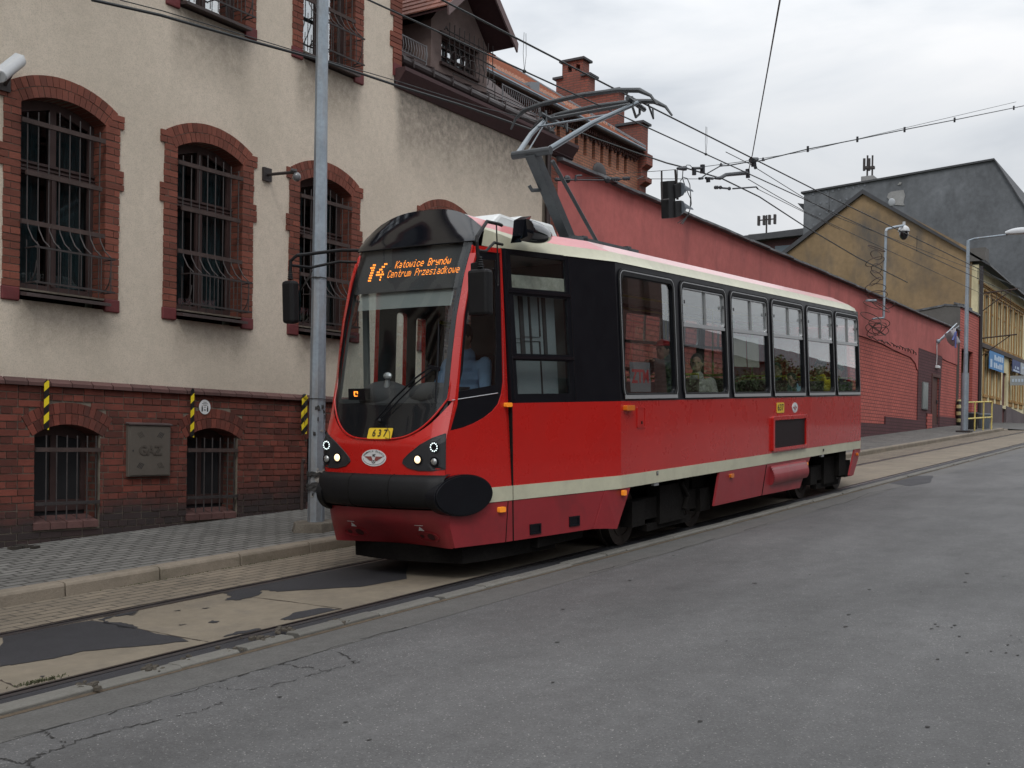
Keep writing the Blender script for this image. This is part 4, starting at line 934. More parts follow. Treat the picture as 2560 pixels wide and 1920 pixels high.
def gbox(b, xa, xb, ya, yb, d0=-.06, d1=.5):
    q, r = ghy(xa, ya), ghy(xb, yb); b.box(GHX+d0, GHX+d1, min(q[0], r[0]), max(q[0], r[0]), min(q[1], r[1]), max(q[1], r[1]))
M_conc = mat('pale_concrete', (.25, .25, .25), .9, var=.2, vs=1.5, bump=.3, bs=10)
b = MB(); gbox(b, 805, 905, 180, 262, 1, 2.5); ch = b.build('chimney', M_conc, gh)
b = MB()
for x_ in (838, 880):
    q = ghy(x_, 185); s = .055
    b.box(GHX+1.5, GHX+1.62, q[0]-.05, q[0]+.05, q[1], q[1]+1.7); b.box(GHX+1.4, GHX+1.7, q[0]-.16, q[0]+.16, q[1]+.7, q[1]+.9); b.box(GHX+1.45, GHX+1.6, q[0]+.15, q[0]+.3, q[1]+.6, q[1]+1.5)
b.build('aerial', M_iron, ch)
b = MB(); gbox(b, 1102, 1160, 168, 210, 1, 2.4); b.build('chimney', M_conc, gh)
b = MB()
q = [ghy(*p) for p in ((1065,345),(1090,330),(1140,322),(1190,315),(1205,360),(1190,420),(1200,445),(1120,440),(1075,400),(1055,375))]; b.prism([(GHX-.05, a, c) for a, c in q], (.06, 0, 0))
q = [ghy(*p) for p in ((1140,275),(1160,250),(1180,255),(1165,272))]; b.prism([(GHX-.05, a, c) for a, c in q], (.06, 0, 0)); b.build('bare_patch', M_conc, gh)
b = MB()
for r in range(7):
    for c_ in range(9):
        x_ = 445+c_*54+random.uniform(-8, 8); y_ = 345+r*88-c_*9+random.uniform(-6, 6); n = 7; r0 = random.uniform(7, 11)
        b.prism([(GHX-.03, *ghy(x_+r0*cos(k*2*pi/n), y_+r0*1.1*sin(k*2*pi/n))) for k in range(n)], (.04, 0, 0))
b.build('filler_dots', mat('filler', (.15, .16, .18), .9), gh)
DKX = 95.
def dky(x, y): q = PX(1900+x/3.318, 380+y/3.318, DKX); return (q.y, q.z)
dk = thing('dark_brick_block', 'dark red brick block with low roof between tower and ochre gable', 'building', (DKX, 34, 3))
q0, q1 = dky(-420, 745), dky(420, 640)
M_dkb = brickmat('dark_brick', (.075, .03, .032), (.06, .025, .028), (.03, .02, .02), bw=.5, bh=.16, axis='YZ')
b = MB(); b.plate([(q0[0]+6, 2), (q1[0]-3, 2), (q1[0]-3, q1[1]-.2), (q0[0]+6, q0[1]-.3)], [], lambda a, c, d: (DKX+d, a, c), 0, 8); b.build('wall', M_dkb, dk)
b = MB(); b.prism([(DKX-.8, q1[0]-3, q1[1]+.1), (DKX-.8, q0[0]+6, q0[1]-.2), (DKX-.8, q0[0]+6, q0[1]-.6), (DKX-.8, q1[0]-3, q1[1]-.5)], (9, 0, 0)); b.build('roof', M_rfd, dk)
c0, c1 = dky(-60, 660), dky(30, 540); b = MB(); b.box(DKX+1, DKX+4, min(c0[0], c1[0])-.3, max(c0[0], c1[0])+.8, c0[1]-1.5, c1[1]-1.2); ch = b.build('chimney', M_conc, dk)
mst = dky(-12, 500); b = MB(); b.tube([(DKX+2, mst[0], c1[1]-1.3), (DKX+2, mst[0], mst[1]+.1)], .08, 6)
for s in (-.75, -.25, .25, .75): b.box(DKX+1.9, DKX+2.2, mst[0]+s-.09, mst[0]+s+.09, mst[1]-.75, mst[1]+.1)
b.box(DKX+1.95, DKX+2.05, mst[0]-.75, mst[0]+.75, mst[1]-.35, mst[1]-.25); b.build('aerial_mast', M_iron, ch)
b = MB(); a_, c_ = dky(180, 815), dky(225, 865); b.box(DKX-.04, DKX, min(a_[0], c_[0])-.6, max(a_[0], c_[0])+.6, c_[1], a_[1]+.4); b.build('window', mat('far_window', (.10, .13, .16), .2), dk)
# satellite dish on the ochre gable verge
q = PX(1900+1130/3.318, 380+430/3.318, GX+.3)
sd_ = thing('satellite_dish', 'white satellite dish at the roof verge of the ochre gable', 'dish', (GX+.3, q.y, q.z-.5))
b = MB(); b.ball((GX-.15, q.y+.1, q.z), .05, .17, .20, 14, 8); b.build('dish', mat('dish_white', (.30, .32, .34), .5), sd_, smooth=60); b = MB(); b.tube([(GX+.35, q.y-.1, q.z-.3), (GX+.3, q.y-.25, q.z-1.)], .03, 6); b.build('mast', M_steel, sd_)

# ---------------------------------------------------------------- brick tower building with stepped gable
TX = 31.4; TY = 16.0
M_tb = brickmat('tower_brick', (.42, .18, .105), (.34, .135, .08), (.15, .10, .075), bw=.27, bh=.08, ms=.012, bump=.4, dirt=((.12, .05, .036), .6, .9, (1, 1, .5)))
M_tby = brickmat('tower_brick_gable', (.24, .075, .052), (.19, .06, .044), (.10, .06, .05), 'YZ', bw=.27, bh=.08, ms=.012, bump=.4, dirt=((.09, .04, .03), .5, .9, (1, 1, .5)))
tb = thing('brick_tower_building', 'old brick prison block with orange tiled roof, arrow slots and stepped gable', 'building', (27, TY, 2))
sx_ = [26.5+.497*k for k in range(9)]
b = MB(); b.plate([(12, 2), (TX, 2), (TX, 10.45), (12, 10.45)], [[(x, 9.80), (x+.19, 9.80), (x+.19, 10.36), (x, 10.36)] for x in sx_], lambda a, c, d: (a, TY+d, c), 0, .3); b.build('wall', M_tb, tb)
b = MB(); b.box(12, TX-.1, TY+.26, TY+.4, 2, 10.3); b.build('slot_backs', mat('slot_dark', (.05, .02, .018), .9), tb)
M_tbd = mat('sooty_brick', (.075, .036, .03), .9, var=.3, vs=5, island=.4)
b = MB(); x = 19.0; k = 0
while x < TX-.1:                                   # corbel table under the eaves
    b.box(x, x+.055, TY-.13, TY+.02, 10.44, 10.56); b.box(x, x+.055, TY-.08, TY+.02, 10.36, 10.44)
    if k % 2: b.box(x-.045, x+.04, TY-.05, TY+.02, 10.28, 10.36)
    x += .125; k += 1
b.box(12, TX, TY-.16, TY, 10.56, 10.60); b.build('corbels', M_tbd, tb)
b = MB(); b.tube([(12, TY-.30, 10.66), (TX-.15, TY-.30, 10.64)], .055, 8); b.box(12, TX-.1, TY-.34, TY-.15, 10.605, 10.63); b.build('gutter', mat('zinc', (.16, .19, .22), .4, .6, var=.2, vs=3), tb)
# tiled roof as a sheet of ridged courses
rs = (14.52-10.66)/(21.44-15.7)
M_rt = mat('orange_roof_tiles', (.34, .13, .075), .8, var=.15, vs=.8, bump=.3, bs=20, dirt=((.22, .08, .05), .5, 1, (1, 1, 1)))
b = MB(); n = 30; Yr = 21.6
for k in range(n):
    ya = 15.72+(Yr-15.72)*k/n; yb = 15.72+(Yr-15.72)*(k+1)/n; za = 10.68+(ya-15.7)*rs; zb = 10.68+(yb-15.7)*rs
    b.prism([(12, ya, za+.035), (12, yb+.02, zb+.012), (12, yb+.02, zb-.06), (12, ya, za-.03)], (TX-12, 0, 0))
b.prism([(12, Yr, 10.68+(Yr-15.7)*rs), (12, 27.5, 10.6), (12, 27.5, 10.5), (12, Yr, 10.5)], (TX-12, 0, 0)); rfx = b.build('roof', M_rt, tb)
b = MB()
for (yy, ph) in ((16.5, 0), (16.75, .1), (17.0, 0.05)):
    x = 19.
    while x < TX-.6:
        if (int(x*2.1+ph*10) % 7): b.box(x, x+.06, yy, yy+.04, 10.60+(yy-15.7)*rs, 10.68+(yy-15.7)*rs+.11)
        x += .17
    b.box(19, TX-.5, yy+.041, yy+.06, 10.6+(yy-15.7)*rs, 10.68+(yy-15.7)*rs+.03)
b.build('snow_stop_tiles', mat('pale_nibs', (.46, .27, .20), .8), rfx)
b = MB(); b.box(19, 27.2, TY+.15, TY+.4, 11.0, 11.06); b.prism([(25.3, TY+.1, 10.9), (25.75, TY+.1, 10.9), (25.75, TY+.1, 11.25), (25.3, TY+.1, 11.15)], (0, .4, 0)); b.build('roof_rail', mat('zinc_b', (.20, .22, .24), .5, .5), tb)
b = MB(); b.prism([(TX-.45, 15.72, 10.74), (TX-.45, 21.4, 14.5), (TX-.45, 21.4, 14.56), (TX-.45, 15.72, 10.80)], (.43, 0, 0)); b.build('verge_flashing', mat('lead', (.17, .19, .21), .6), tb)
steps = [(15.88, 16.72, 11.52), (16.72, 17.78, 12.70)]
b = MB()
b.plate([(15.92, 9.62), (15.72, 9.72), (15.72, 9.86), (15.88, 9.90), (15.88, 10.12), (15.70, 10.24), (15.70, 10.58), (15.88, 10.66), (15.88, 11.52), (16.72, 11.52), (16.72, 12.66), (17.80, 12.66), (17.80, 13.30), (18.02, 13.30), (18.02, 13.85), (18.78, 13.85), (18.78, 13.35), (19.0, 13.35), (19.0, 12.9), (27.3, 12.9), (27.3, 2), (15.92, 2)],
        [[(18.12, 13.52), (18.12, 13.70), (18.26, 13.74), (18.30, 13.52)], [(18.42, 13.52), (18.42, 13.7), (18.58, 13.72), (18.58, 13.52)]], lambda a, c, d: (TX+d, a, c), 0, .42)
b.build('stepped_gable', M_tby, tb)
for y0, y1, z_ in ((15.80, 16.78, 11.52), (16.64, 17.84, 12.66), (17.7, 18.06, 13.30), (18.74, 19.1, 13.35), (17.94, 18.86, 13.85)): b = MB(); b.box(TX-.08, TX+.50, y0, y1, z_, z_+.07); b.build('gable_cap', M_rfd, tb)
# satellite dish on the tower wall above the coping
q = P(1240+1430/5.53, 200+1285/5.53, TY-.3); dz_ = thing('wall_dish', 'dark round dish on the brick block just above the red wall coping', 'dish', tuple(q))
b = MB(); b.ball(q, .38, .1, .30, 14, 8); b.build('dish', mat('dish_dark', (.03, .025, .026), .6), dz_, smooth=50); b = MB(); b.tube([q, q+Vector((0, .35, -.1))], .03, 6); b.build('arm', M_iron, dz_)

# ---------------------------------------------------------------- the other side of the street (seen only in reflections)
M_opp = brickmat('opposite_brick', (.13, .05, .038), (.10, .04, .032), (.08, .06, .05), bw=.27, bh=.08)
def opp(x0, x1, h, m, label, yy=-11.5, d=10):
    o = thing('opposite_house', label, 'house', ((x0+x1)/2, yy, zr(x0)))
    z0 = zr((x0+x1)/2); hs = []; x = x0+1
    while x < x1-1.6:
        for fl in range(int((h-2)/3.2)): hs.append([(x, z0+1.3+3.2*fl), (x+1.1, z0+1.3+3.2*fl), (x+1.1, z0+3.1+3.2*fl), (x, z0+3.1+3.2*fl)])
        x += 2.4
    b = MB(); b.plate([(x0, z0-3), (x1, z0-3), (x1, z0+h), (x0, z0+h)], hs, lambda a, c, d_: (a, yy-d_, c), 0, .3); b.box(x0, x1, yy-d, yy-.32, z0-3, z0+h-.1); b.build('wall', m, o)
    b = MB(); b.prism([(x0-.3, yy+.4, z0+h), (x0-.3, yy-d/2, z0+h+3.5), (x0-.3, yy-d, z0+h)], (x1-x0+.6, 0, 0)); b.build('roof', M_rfd, o)
opp(14, 51, 15, M_opp, 'dark brick apartment house across the street opposite the red wall')
opp(-62, -16, 9, mat('opp_render', (.22, .20, .18), .9, var=.2, vs=.5), 'grey rendered terrace across the street downhill of the camera', -15)
opp(56, 240, 9.0, mat('opp_dark_fill', (.05, .05, .045), .9, var=.3, vs=.4), 'added low dark terrace behind the trees, filling the window reflections', -24)  # unseen terrace, added and sized to darken the lower tram window reflections
M_leaf = mat('tree_leaf', (.045, .075, .025), .75, var=.3, vs=2, island=.4); M_bark = mat('bark', (.07, .055, .045), .9, var=.3, vs=4)
def make_tree(h, r, label, loc, seed):
    rnd = random.Random(seed); o = thing('deciduous_tree', label, 'tree', loc, 'trees across the street')
    x0, y0, z0 = loc; b = MB(); b.tube([(x0, y0, z0-.3), (x0+.1, y0, z0+h*.3), (x0, y0+.1, z0+h*.75)], [.28, .2, .06], 8)
    for k in range(7):
        a = k*.9; zz = z0+h*(.25+.07*k); b.tube([(x0, y0, zz), (x0+r*.6*cos(a), y0+r*.6*sin(a), zz+h*.18)], [.09, .02], 5)
    b.build('trunk', M_bark, o); b = MB()
    cl = [(rnd.gauss(0, r*.42), rnd.gauss(0, r*.42), rnd.uniform(.34, .95)*h, rnd.uniform(.5, 1.1)) for _ in range(26)]
    for _ in range(9000):
        c = rnd.choice(cl); p = Vector((x0+c[0]+rnd.gauss(0, .17*r*c[3]), y0+c[1]+rnd.gauss(0, .17*r*c[3]), z0+c[2]+rnd.gauss(0, .15*r*c[3])))
        u = Vector((rnd.gauss(0, 1), rnd.gauss(0, 1), rnd.gauss(0, 1))).normalized()*.15; v = u.cross(Vector((rnd.gauss(0, 1), rnd.gauss(0, 1), rnd.gauss(0, 1)))).normalized()*.10
        b.face([p-u, p+v, p+u, p-v])
    b.build('crown', M_leaf, o, recalc=False); return o
for i, (x_, y_, h_, r_) in enumerate(((52, -19, 5.2, 2.4), (58, -20, 6.2, 2.8), (66, -19, 5.6, 2.8), (75, -20, 6.4, 3.2), (88, -19, 6.6, 3.4), (104, -20, 8.0, 3.8), (97, -25, 8.5, 3.6), (122, -19, 8, 3.8))):
    make_tree(h_, r_, 'leafy tree across the street, number %s uphill from the brick house' % ('first second third fourth fifth sixth seventh eighth'.split()[i]), (x_, y_, zr(x_)-.1), i+3)
b = MB(); tag(strip('far_pavement', -12, -9.0, .12, .12, M_pave), kind='structure')
# ================================================================== THE TRAM
th_, ps_ = atan(.0493), radians(1.0)
Rt = Matrix.Rotation(ps_, 4, 'Z') @ Matrix.Rotation(-th_, 4, 'Y')
_ow = Vector((0, 6.64, -.0745)); _pv = Vector((9, 6.64, -.0745))
OW = _pv - (Matrix.Rotation(ps_, 4, 'Z') @ (_pv-_ow).to_4d()).to_3d()
MT = Matrix.Translation(OW) @ Rt                       # tram frame -> world
M_tred = mat('tram_red_paint', (.46, .012, .009), .26, var=.05, vs=1.2, bump=.025, bs=1.1, coat=.55, dirt=((.26, .016, .016), .22, .9, (1, 1, 1)))
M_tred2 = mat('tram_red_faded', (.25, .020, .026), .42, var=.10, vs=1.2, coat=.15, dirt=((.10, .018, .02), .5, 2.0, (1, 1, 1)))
M_roofr = mat('tram_roof_red', (.52, .085, .09), .35, var=.06, vs=1, coat=.5, dirt=((.45, .33, .32), .35, 2, (1, 1, 1)))
M_cream = mat('tram_cream', (.50, .49, .37), .42, var=.08, vs=2, coat=.2, dirt=((.30, .29, .22), .4, 2.5, (1, 1, 1)))
M_white = mat('tram_roof_white', (.62, .64, .64), .4, var=.06, vs=2)
M_blk = mat('tram_black', (.0045, .005, .0075), .32, spec=.3, var=.1, vs=2)
M_blkg = mat('tram_black_gloss', (.006, .007, .010), .07, coat=.6)
M_rub = mat('rubber', (.0055, .0055, .0065), .6, spec=.3, var=.25, vs=5, bump=.15, bs=30)
M_under = mat('underframe', (.0075, .0065, .006), .9, spec=.15, var=.4, vs=5, bump=.5, bs=25)
M_wheel = mat('wheel_steel', (.045, .035, .03), .6, .5, var=.4, vs=8)
M_alu = mat('aluminium_trim', (.45, .46, .47), .35, .6)
M_int = mat('interior_panel', (.62, .63, .62), .7, var=.1, vs=3)
M_intd = mat('interior_dark', (.03, .03, .032), .8)
M_seat = mat('seat_fabric', (.07, .03, .035), .9, var=.3, vs=30)
M_pole = mat('yellow_handrail', (.42, .36, .04), .35)
M_wind = glassmat('windscreen_glass', (.88, .92, .92), .95, .03, ripple=.03)
M_wing = glassmat('side_glass', (.86, .90, .90), 1.0, .055, ripple=.05)
M_sal = glassmat('saloon_glass', (.90, .93, .93), 1.0, .135, ripple=.05)
M_org = mat('indicator_orange', (.62, .16, .01), .3, coat=.5)
M_orge = mat('indicator_lit', (.8, .25, .02), .3, emit=(1, .33, .03), es=.2)
tram = thing('tram', 'red tram car with black front, cream stripe and raised pantograph, running downhill', 'tram', mat=MT @ Matrix.Translation((14.5, 0, 0)))
def TB(b, name, m, parent=None, **k): return b.build(name, m, parent or tram, world=MT, **k)
def hw(x):
    if x < 10.5: return .70+.2101*(x-8.12)
    if x <= 19.72: return 1.2
    return 1.2-.40*(x-19.72)
def sy(x, h, d=0.):                                 # near side (y negative); d outwards
    t = .075-.035*min(max((x-8.12)/2.38, 0), 1)
    return -(hw(x)) + t*max(h-1.6, 0) - d
def S(x, h, d=0.): return (x, sy(x, h, d), h)
def Sf(x, h, d=0.): return (x, -sy(x, h, d), h)
XC_ = [(0, 7.94), (1.0, 7.94), (1.27, 7.95), (1.45, 8.02), (1.63, 8.085), (2.0, 8.155), (2.4, 8.265), (2.8, 8.42), (3.05, 8.555), (3.2, 8.62), (3.5, 8.73)]
def xc(h):                                          # nose profile on the centre line
    for (a0, b0), (a1, b1) in zip(XC_, XC_[1:]):
        if h <= a1: return b0+(b1-b0)*(h-a0)/(a1-a0)
    return 8.73
def FX(y, h):
    a = .16*y*y + (max(abs(y)-.58, 0)/.12)**2*.035
    return xc(h)+a*(1 if h < 2 else max(.4, 1-(h-2)*.6))
def ctop(y): return 3.45-.25*(abs(y)/.71)**2.8     # arch of the roof cap
def hb(y): return 1.295+.36*(abs(y)/.66)**3.6
# --- front shell
b = MB()
b.grid(lambda u, v: (lambda y, h: (FX(y, h), y, h))((u*2-1)*.70, .94+(min(hb((u*2-1)*.655/.7*.7), 1.74)-.94)*v), 40, 8)
for s in (-1, 1):
    b.grid(lambda u, v: (lambda y, h: (FX(y, h), y, h))(s*(.655+.055*u), min(hb(.655), 1.74)-.01+(3.06-1.72)*v), 3, 14)
TB(b, 'front_panel', M_tred, smooth=50, recalc=True)
# raised rim round the windscreen
b = MB(); rim = [(y, hb(y)) for y in [(-.66+1.32*k/30) for k in range(31)]]
b.tube([(FX(y, h)-.006, y, h) for y, h in [(-.662, 3.05)]+rim+[(.662, 3.05)]], .010, 6); TB(b, 'windscreen_rim', M_tred, smooth=60)
b = MB(); b.grid(lambda u, v: (lambda y: (lambda h: (FX(y, h)-.008, y, h))(hb(y)+(3.085-hb(y))*v))((u*2-1)*.655), 30, 20)
ws = TB(b, 'windscreen', M_wind, smooth=60, recalc=False)
b = MB(); b.grid(lambda u, v: (lambda y: (lambda h: (FX(y, h)+.012, y, h))(hb(y)+(1.60+.03*abs(y)-hb(y))*v))((u*2-1)*.65), 24, 5); TB(b, 'windscreen_blackout', M_blk, ws, recalc=False)
b = MB()
for s in (-1, 1): b.grid(lambda u, v: (lambda y, h: (FX(y, h)+.010, y, h))(s*(.605+.05*u), 1.5+1.6*v), 2, 12)
TB(b, 'windscreen_blackout_sides', M_blk, ws, recalc=False)
b = MB(); b.grid(lambda u, v: (lambda y, h: (FX(y, h)+.035, y, h))((u*2-1)*.655, 2.66+.44*v), 20, 6); TB(b, 'display_panel', M_intd, ws, recalc=False)
M_shade = mat('sun_blind', (.30, .33, .32), .8)
mxs = M_shade.node_tree; bs_ = mxs.nodes['Principled BSDF']; bs_.inputs['Alpha'].default_value = .55
b = MB(); b.grid(lambda u, v: (lambda y, h: (FX(y, h)+.07, y, h))(-.54+1.1*u, 2.50+.205*v), 8, 3); TB(b, 'sun_blind', M_shade, ws, recalc=False)
# black cap above the windscreen
b = MB(); b.grid(lambda u, v: (lambda y: (lambda h: (FX(y, h)-.012+.05*v*v, y, h))(3.095+(ctop(y)-3.095)*v))((u*2-1)*.71), 30, 10)
TB(b, 'front_cap', M_blkg, smooth=60, recalc=False)
b = MB(); b.tube([(FX(y, 3.09)-.011, y, 3.09) for y in [(-.71+1.42*k/24) for k in range(25)]], .006, 5); TB(b, 'cap_seam', M_rub)
# --- dome and roof
def roofz(y):
    a = abs(y)/1.14
    return 3.06 if a > .999 else (3.155+(1-a)*.0 if a > .95 else 3.155+(.95-a)/.25*.125 if a > .70 else 3.28+.06*(1-(a/.70)**2))
prof = [-1.0, -.985, -.94, -.70, -.45, -.2, 0, .2, .45, .70, .94, .985, 1.0]
pz = [3.045, 3.06, 3.155, 3.285, 3.315, 3.335, 3.34, 3.335, 3.315, 3.285, 3.155, 3.06, 3.045]
def ring(x):
    w_ = -sy(x, 3.04)+.006; drop = max(0, x-19.3)*.10
    pts = [(x, w_*a, z-drop) for a, z in zip(prof, pz)]
    t = min(max((x-8.72)/1.1, 0), 1); t = t*t*(3-2*t)
    if t < 1:
        out = []
        for (X, y, z), a in zip(pts, prof):
            za = max(3.45-.25*(abs(a*.715)/.71)**2.8, 3.05) if abs(a) < .99 else 3.05
            ya = a*.722
            out.append((X, ya+(y-ya)*t, za+(z-za)*t))
        pts = out
    return pts
xs = [8.76, 8.95, 9.08, 9.25, 9.5, 9.8, 10.2, 10.5, 12, 14, 16, 18, 19.3, 19.72, 20.6, 21.2]
rings = [ring(x) for x in xs]
rings[0] = [(FX(max(-.72, min(.72, p[1])), p[2])+.036, p[1], p[2]) for p in rings[0]]
rings[1] = [(max(p[0], q[0]+.05), p[1], p[2]) for p, q in zip(rings[1], rings[0])]
def roofpart(j0, j1, name, m, k0=0, k1=None):
    b = MB()
    for k in range(k0, (k1 or len(xs)-1)):
        for j in range(j0, j1): b.face([rings[k][j], rings[k][j+1], rings[k+1][j+1], rings[k+1][j]])
    return TB(b, name, m, smooth=25, recalc=False)
roofpart(0, 2, 'cantrail', M_cream); roofpart(10, 12, 'cantrail', M_cream)
M_roofp = mat('tram_roof_sky_sheen', (.66, .36, .36), .4, var=.08, vs=1, coat=.4, dirt=((.60, .55, .52), .5, 1.2, (1, 1, 1)))  # rear roof edge: sky reflection put into the colour as paler pink
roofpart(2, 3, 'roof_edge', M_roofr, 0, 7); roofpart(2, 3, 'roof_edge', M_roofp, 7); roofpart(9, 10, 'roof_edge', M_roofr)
roofpart(3, 9, 'roof', M_white)
b = MB(); b.prism([(9.25, -.42, 3.34), (9.42, -.44, 3.47), (9.70, -.44, 3.455), (9.84, -.44, 3.495), (10.45, -.44, 3.485), (10.65, -.42, 3.30)], (0, 1.1, 0)); TB(b, 'roof_fairing', M_white, bevel=.035)
# --- side walls
def xedge(h): return FX(.70, max(h, 1.27))+.004
cabw = [(8.135, 1.37), (8.30, 1.395), (8.43, 1.43), (8.56, 1.48), (8.66, 1.535), (8.735, 1.60), (8.785, 1.69), (8.815, 1.80), (8.835, 2.1), (8.875, 2.74), (8.885, 3.0)]+[(min(xedge(h)+.032, 8.82), h) for h in (3.0, 2.8, 2.6, 2.4, 2.2, 2.0, 1.8, 1.6)]
glw = [(8.255, 1.715), (8.725, 1.775), (8.765, 2.1), (8.80, 2.55), (8.83, 2.93)]+[(min(xedge(h)+.075, 8.80), h) for h in (2.93, 2.6, 2.35, 2.1, 1.9)]
edge_l = [(xedge(h)+.005, h) for h in (3.045, 2.6, 2.2, 1.9, 1.6, 1.4, 1.27, .7)]
for SF, nm in ((S, 'near'), (Sf, 'far')):
    if SF is S:
        b = MB(); b.plate(edge_l+[(8.90, .70), (8.90, 3.045)], [cabw], SF, 0, -.05); TB(b, 'cab_side', M_tred)
        b = MB(); b.plate(cabw, [glw], SF, -.012, -.03); cw = TB(b, 'cab_window_surround', M_blk)
        b = MB(); b.plate(glw, [], SF, -.014, -.017); TB(b, 'cab_window_glass', M_wing, cw)
        b = MB(); b.tube([S(8.17, 1.64, -.006), S(8.74, 1.70, -.006)], .004, 4); TB(b, 'cab_window_seam', M_alu, cw)
        # lower skin
        b = MB(); b.plate([(8.91, .832), (10.5, .832), (10.5, 1.605), (8.91, 1.605)], [], SF, 0, -.05); b.plate([(10.5, .832), (19.72, .832), (19.72, 1.605), (10.5, 1.605)], [], SF, 0, -.05); TB(b, 'side_panel', M_tred)
        b = MB(); b.plate([(8.50, .695), (8.90, .695), (8.90, .832), (8.50, .832)], [], SF, .004, -.02); b.plate([(8.91, .695), (10.5, .695), (10.5, .832), (8.91, .832)], [], SF, .004, -.05); b.plate([(10.5, .695), (19.74, .695), (19.74, .832), (10.5, .832)], [], SF, .004, -.05); TB(b, 'cream_stripe', M_cream)
        # module behind the cab: three panes in a black frame, then a blank black panel
        pn = [[(9.01, 2.69), (9.755, 2.69), (9.755, 3.0), (9.01, 3.0)], [(9.02, 2.07), (9.755, 2.07), (9.755, 2.62), (9.02, 2.62)], [(9.0, 1.69), (9.74, 1.69), (9.74, 2.005), (9.0, 2.005)]]
        b = MB(); b.plate([(8.91, 1.605), (10.5, 1.605), (10.5, 3.05), (8.91, 3.05)], pn, SF, -.004, -.05); fr = TB(b, 'service_window_frame', M_blk)
        b = MB()
        for h_ in (2.035, 2.655): b.plate([(8.95, h_-.014), (9.80, h_-.014), (9.80, h_+.014), (8.95, h_+.014)], [], SF, .008, -.004)
        for x_ in (8.945, 9.80): b.plate([(x_-.006, 1.63), (x_+.006, 1.63), (x_+.006, 3.03), (x_-.006, 3.03)], [], SF, .004, -.004)
        TB(b, 'frame_bar', M_blkg, fr)
        for q in pn: b = MB(); b.plate(q, [], SF, -.02, -.024); TB(b, 'service_pane', M_wing, fr)
        b = MB(); b.plate([(9.01, 2.69), (9.755, 2.69), (9.755, 2.82), (9.01, 2.815)], [], SF, -.028, -.034); TB(b, 'dirty_cream_board', mat('dirty_board', (.42, .39, .33), .8, var=.3, vs=8, dirt=((.15, .12, .09), .7, 9, (1, 1, 1))), fr)
        b = MB(); b.plate([(9.02, 1.66), (9.76, 1.66), (9.76, 2.64), (9.02, 2.64)], [], SF, -.16, -.17); TB(b, 'cabinet_panel', mat('cabinet_grey', (.22, .24, .25), .6, var=.06, vs=3), fr)
        b = MB()
        for x_, w_, h0, h1 in ((9.285, .025, 2.05, 2.64), (9.40, .008, 2.05, 2.64), (9.60, .02, 2.05, 2.64), (9.52, .003, 1.66, 2.2), (9.53, .003, 2.25, 2.64)): b.plate([(x_-w_, h0), (x_+w_, h0), (x_+w_, h1), (x_-w_, h1)], [], SF, -.145, -.16)
        for x0_, x1_, h_ in ((9.03, 9.26, 2.22), (9.03, 9.26, 2.18), (9.32, 9.53, 2.24), (9.32, 9.53, 2.2)): b.plate([(x0_, h_), (x1_, h_), (x1_, h_+.005), (x0_, h_+.005)], [], SF, -.155, -.16)
        TB(b, 'cabinet_trim', M_intd, fr)
# windows of the saloon
WIN = [(10.55, 11.97), (12.11, 13.555), (13.675, 15.12), (15.22, 16.67), (16.78, 18.185), (18.28, 19.68)]
H0, H1 = 1.605, 2.985
def saloon(SF, near):
    holes = [rrect(a+.07, c-.07, H0+.085, H1-.075, .07) for a, c in WIN]
    if not near: holes = [rrect(9.5, 10.3, 1.8, 2.85, .06)]+holes
    b = MB(); b.plate([(10.5, 1.60), (19.72, 1.60), (19.72, 3.05), (10.5, 3.05)], [h for h in holes if h[0][0] > 10.5], SF, -.004, -.05); wb_ = TB(b, 'window_band', M_blk)
    for i, (a, c) in enumerate(WIN):
        b = MB(); b.plate(rrect(a, c, H0+.01, H1+.01, .12), [rrect(a+.065, c-.065, H0+.08, H1-.07, .07)], SF, .012, -.004); f = TB(b, 'window_rubber', M_rub, wb_, bevel=.006)
        if near:
            b = MB(); b.plate([(a+.03, H0+.022), (c-.05, H0+.022), (c-.05, H0+.062), (a+.03, H0+.062)], [], SF, .018, .012); TB(b, 'bright_sill_trim', M_alu, f)
            b = MB(); b.plate(rrect(a+.022, c-.022, H0+.03, H1-.01, .10), [rrect(a+.032, c-.032, H0+.04, H1-.02, .09)], SF, .0135, .012); TB(b, 'edge_trim', M_alu, f)
        b = MB(); b.plate(rrect(a+.06, c-.06, H0+.075, H1-.065, .07), [], SF, -.018, -.024); TB(b, 'saloon_pane', M_sal, f)
        if i > 0:
            hm = H0+.87; b = MB()
            b.plate([(a+.06, hm-.018), (c-.06, hm-.018), (c-.06, hm+.018), (a+.06, hm+.018)], [], SF, .004, -.03)
            xm = a+.06+(c-a)*.50; b.plate([(xm-.008, hm), (xm+.008, hm), (xm+.008, H1-.07), (xm-.008, H1-.07)], [], SF, .003, -.03)
            b.plate(rrect(a+.07, c-.07, hm+.015, H1-.075, .06), [rrect(a+.082, c-.082, hm+.027, H1-.087, .05)], SF, .003, -.03)
            TB(b, 'transom', M_alu, f)
            b = MB()
            for kx in (a+.11, c-.13): b.plate([(kx, hm+.25), (kx+.02, hm+.25), (kx+.02, hm+.29), (kx, hm+.29)], [], SF, .012, .003)
            TB(b, 'catch', M_blk, f)
saloon(S, True); saloon(Sf, False)
FARH = ([(xedge(h)+.05, h) for h in (2.85, 2.5, 2.2, 1.9, 1.66)]+[(9.02, 1.66), (9.02, 2.85)], rrect(9.41, 9.67, 1.45, 2.56, .05), rrect(9.89, 10.15, 1.45, 2.53, .05))
b = MB(); b.plate(edge_l+[(10.5, .70), (10.5, 3.045)], list(FARH), Sf, 0, -.05)
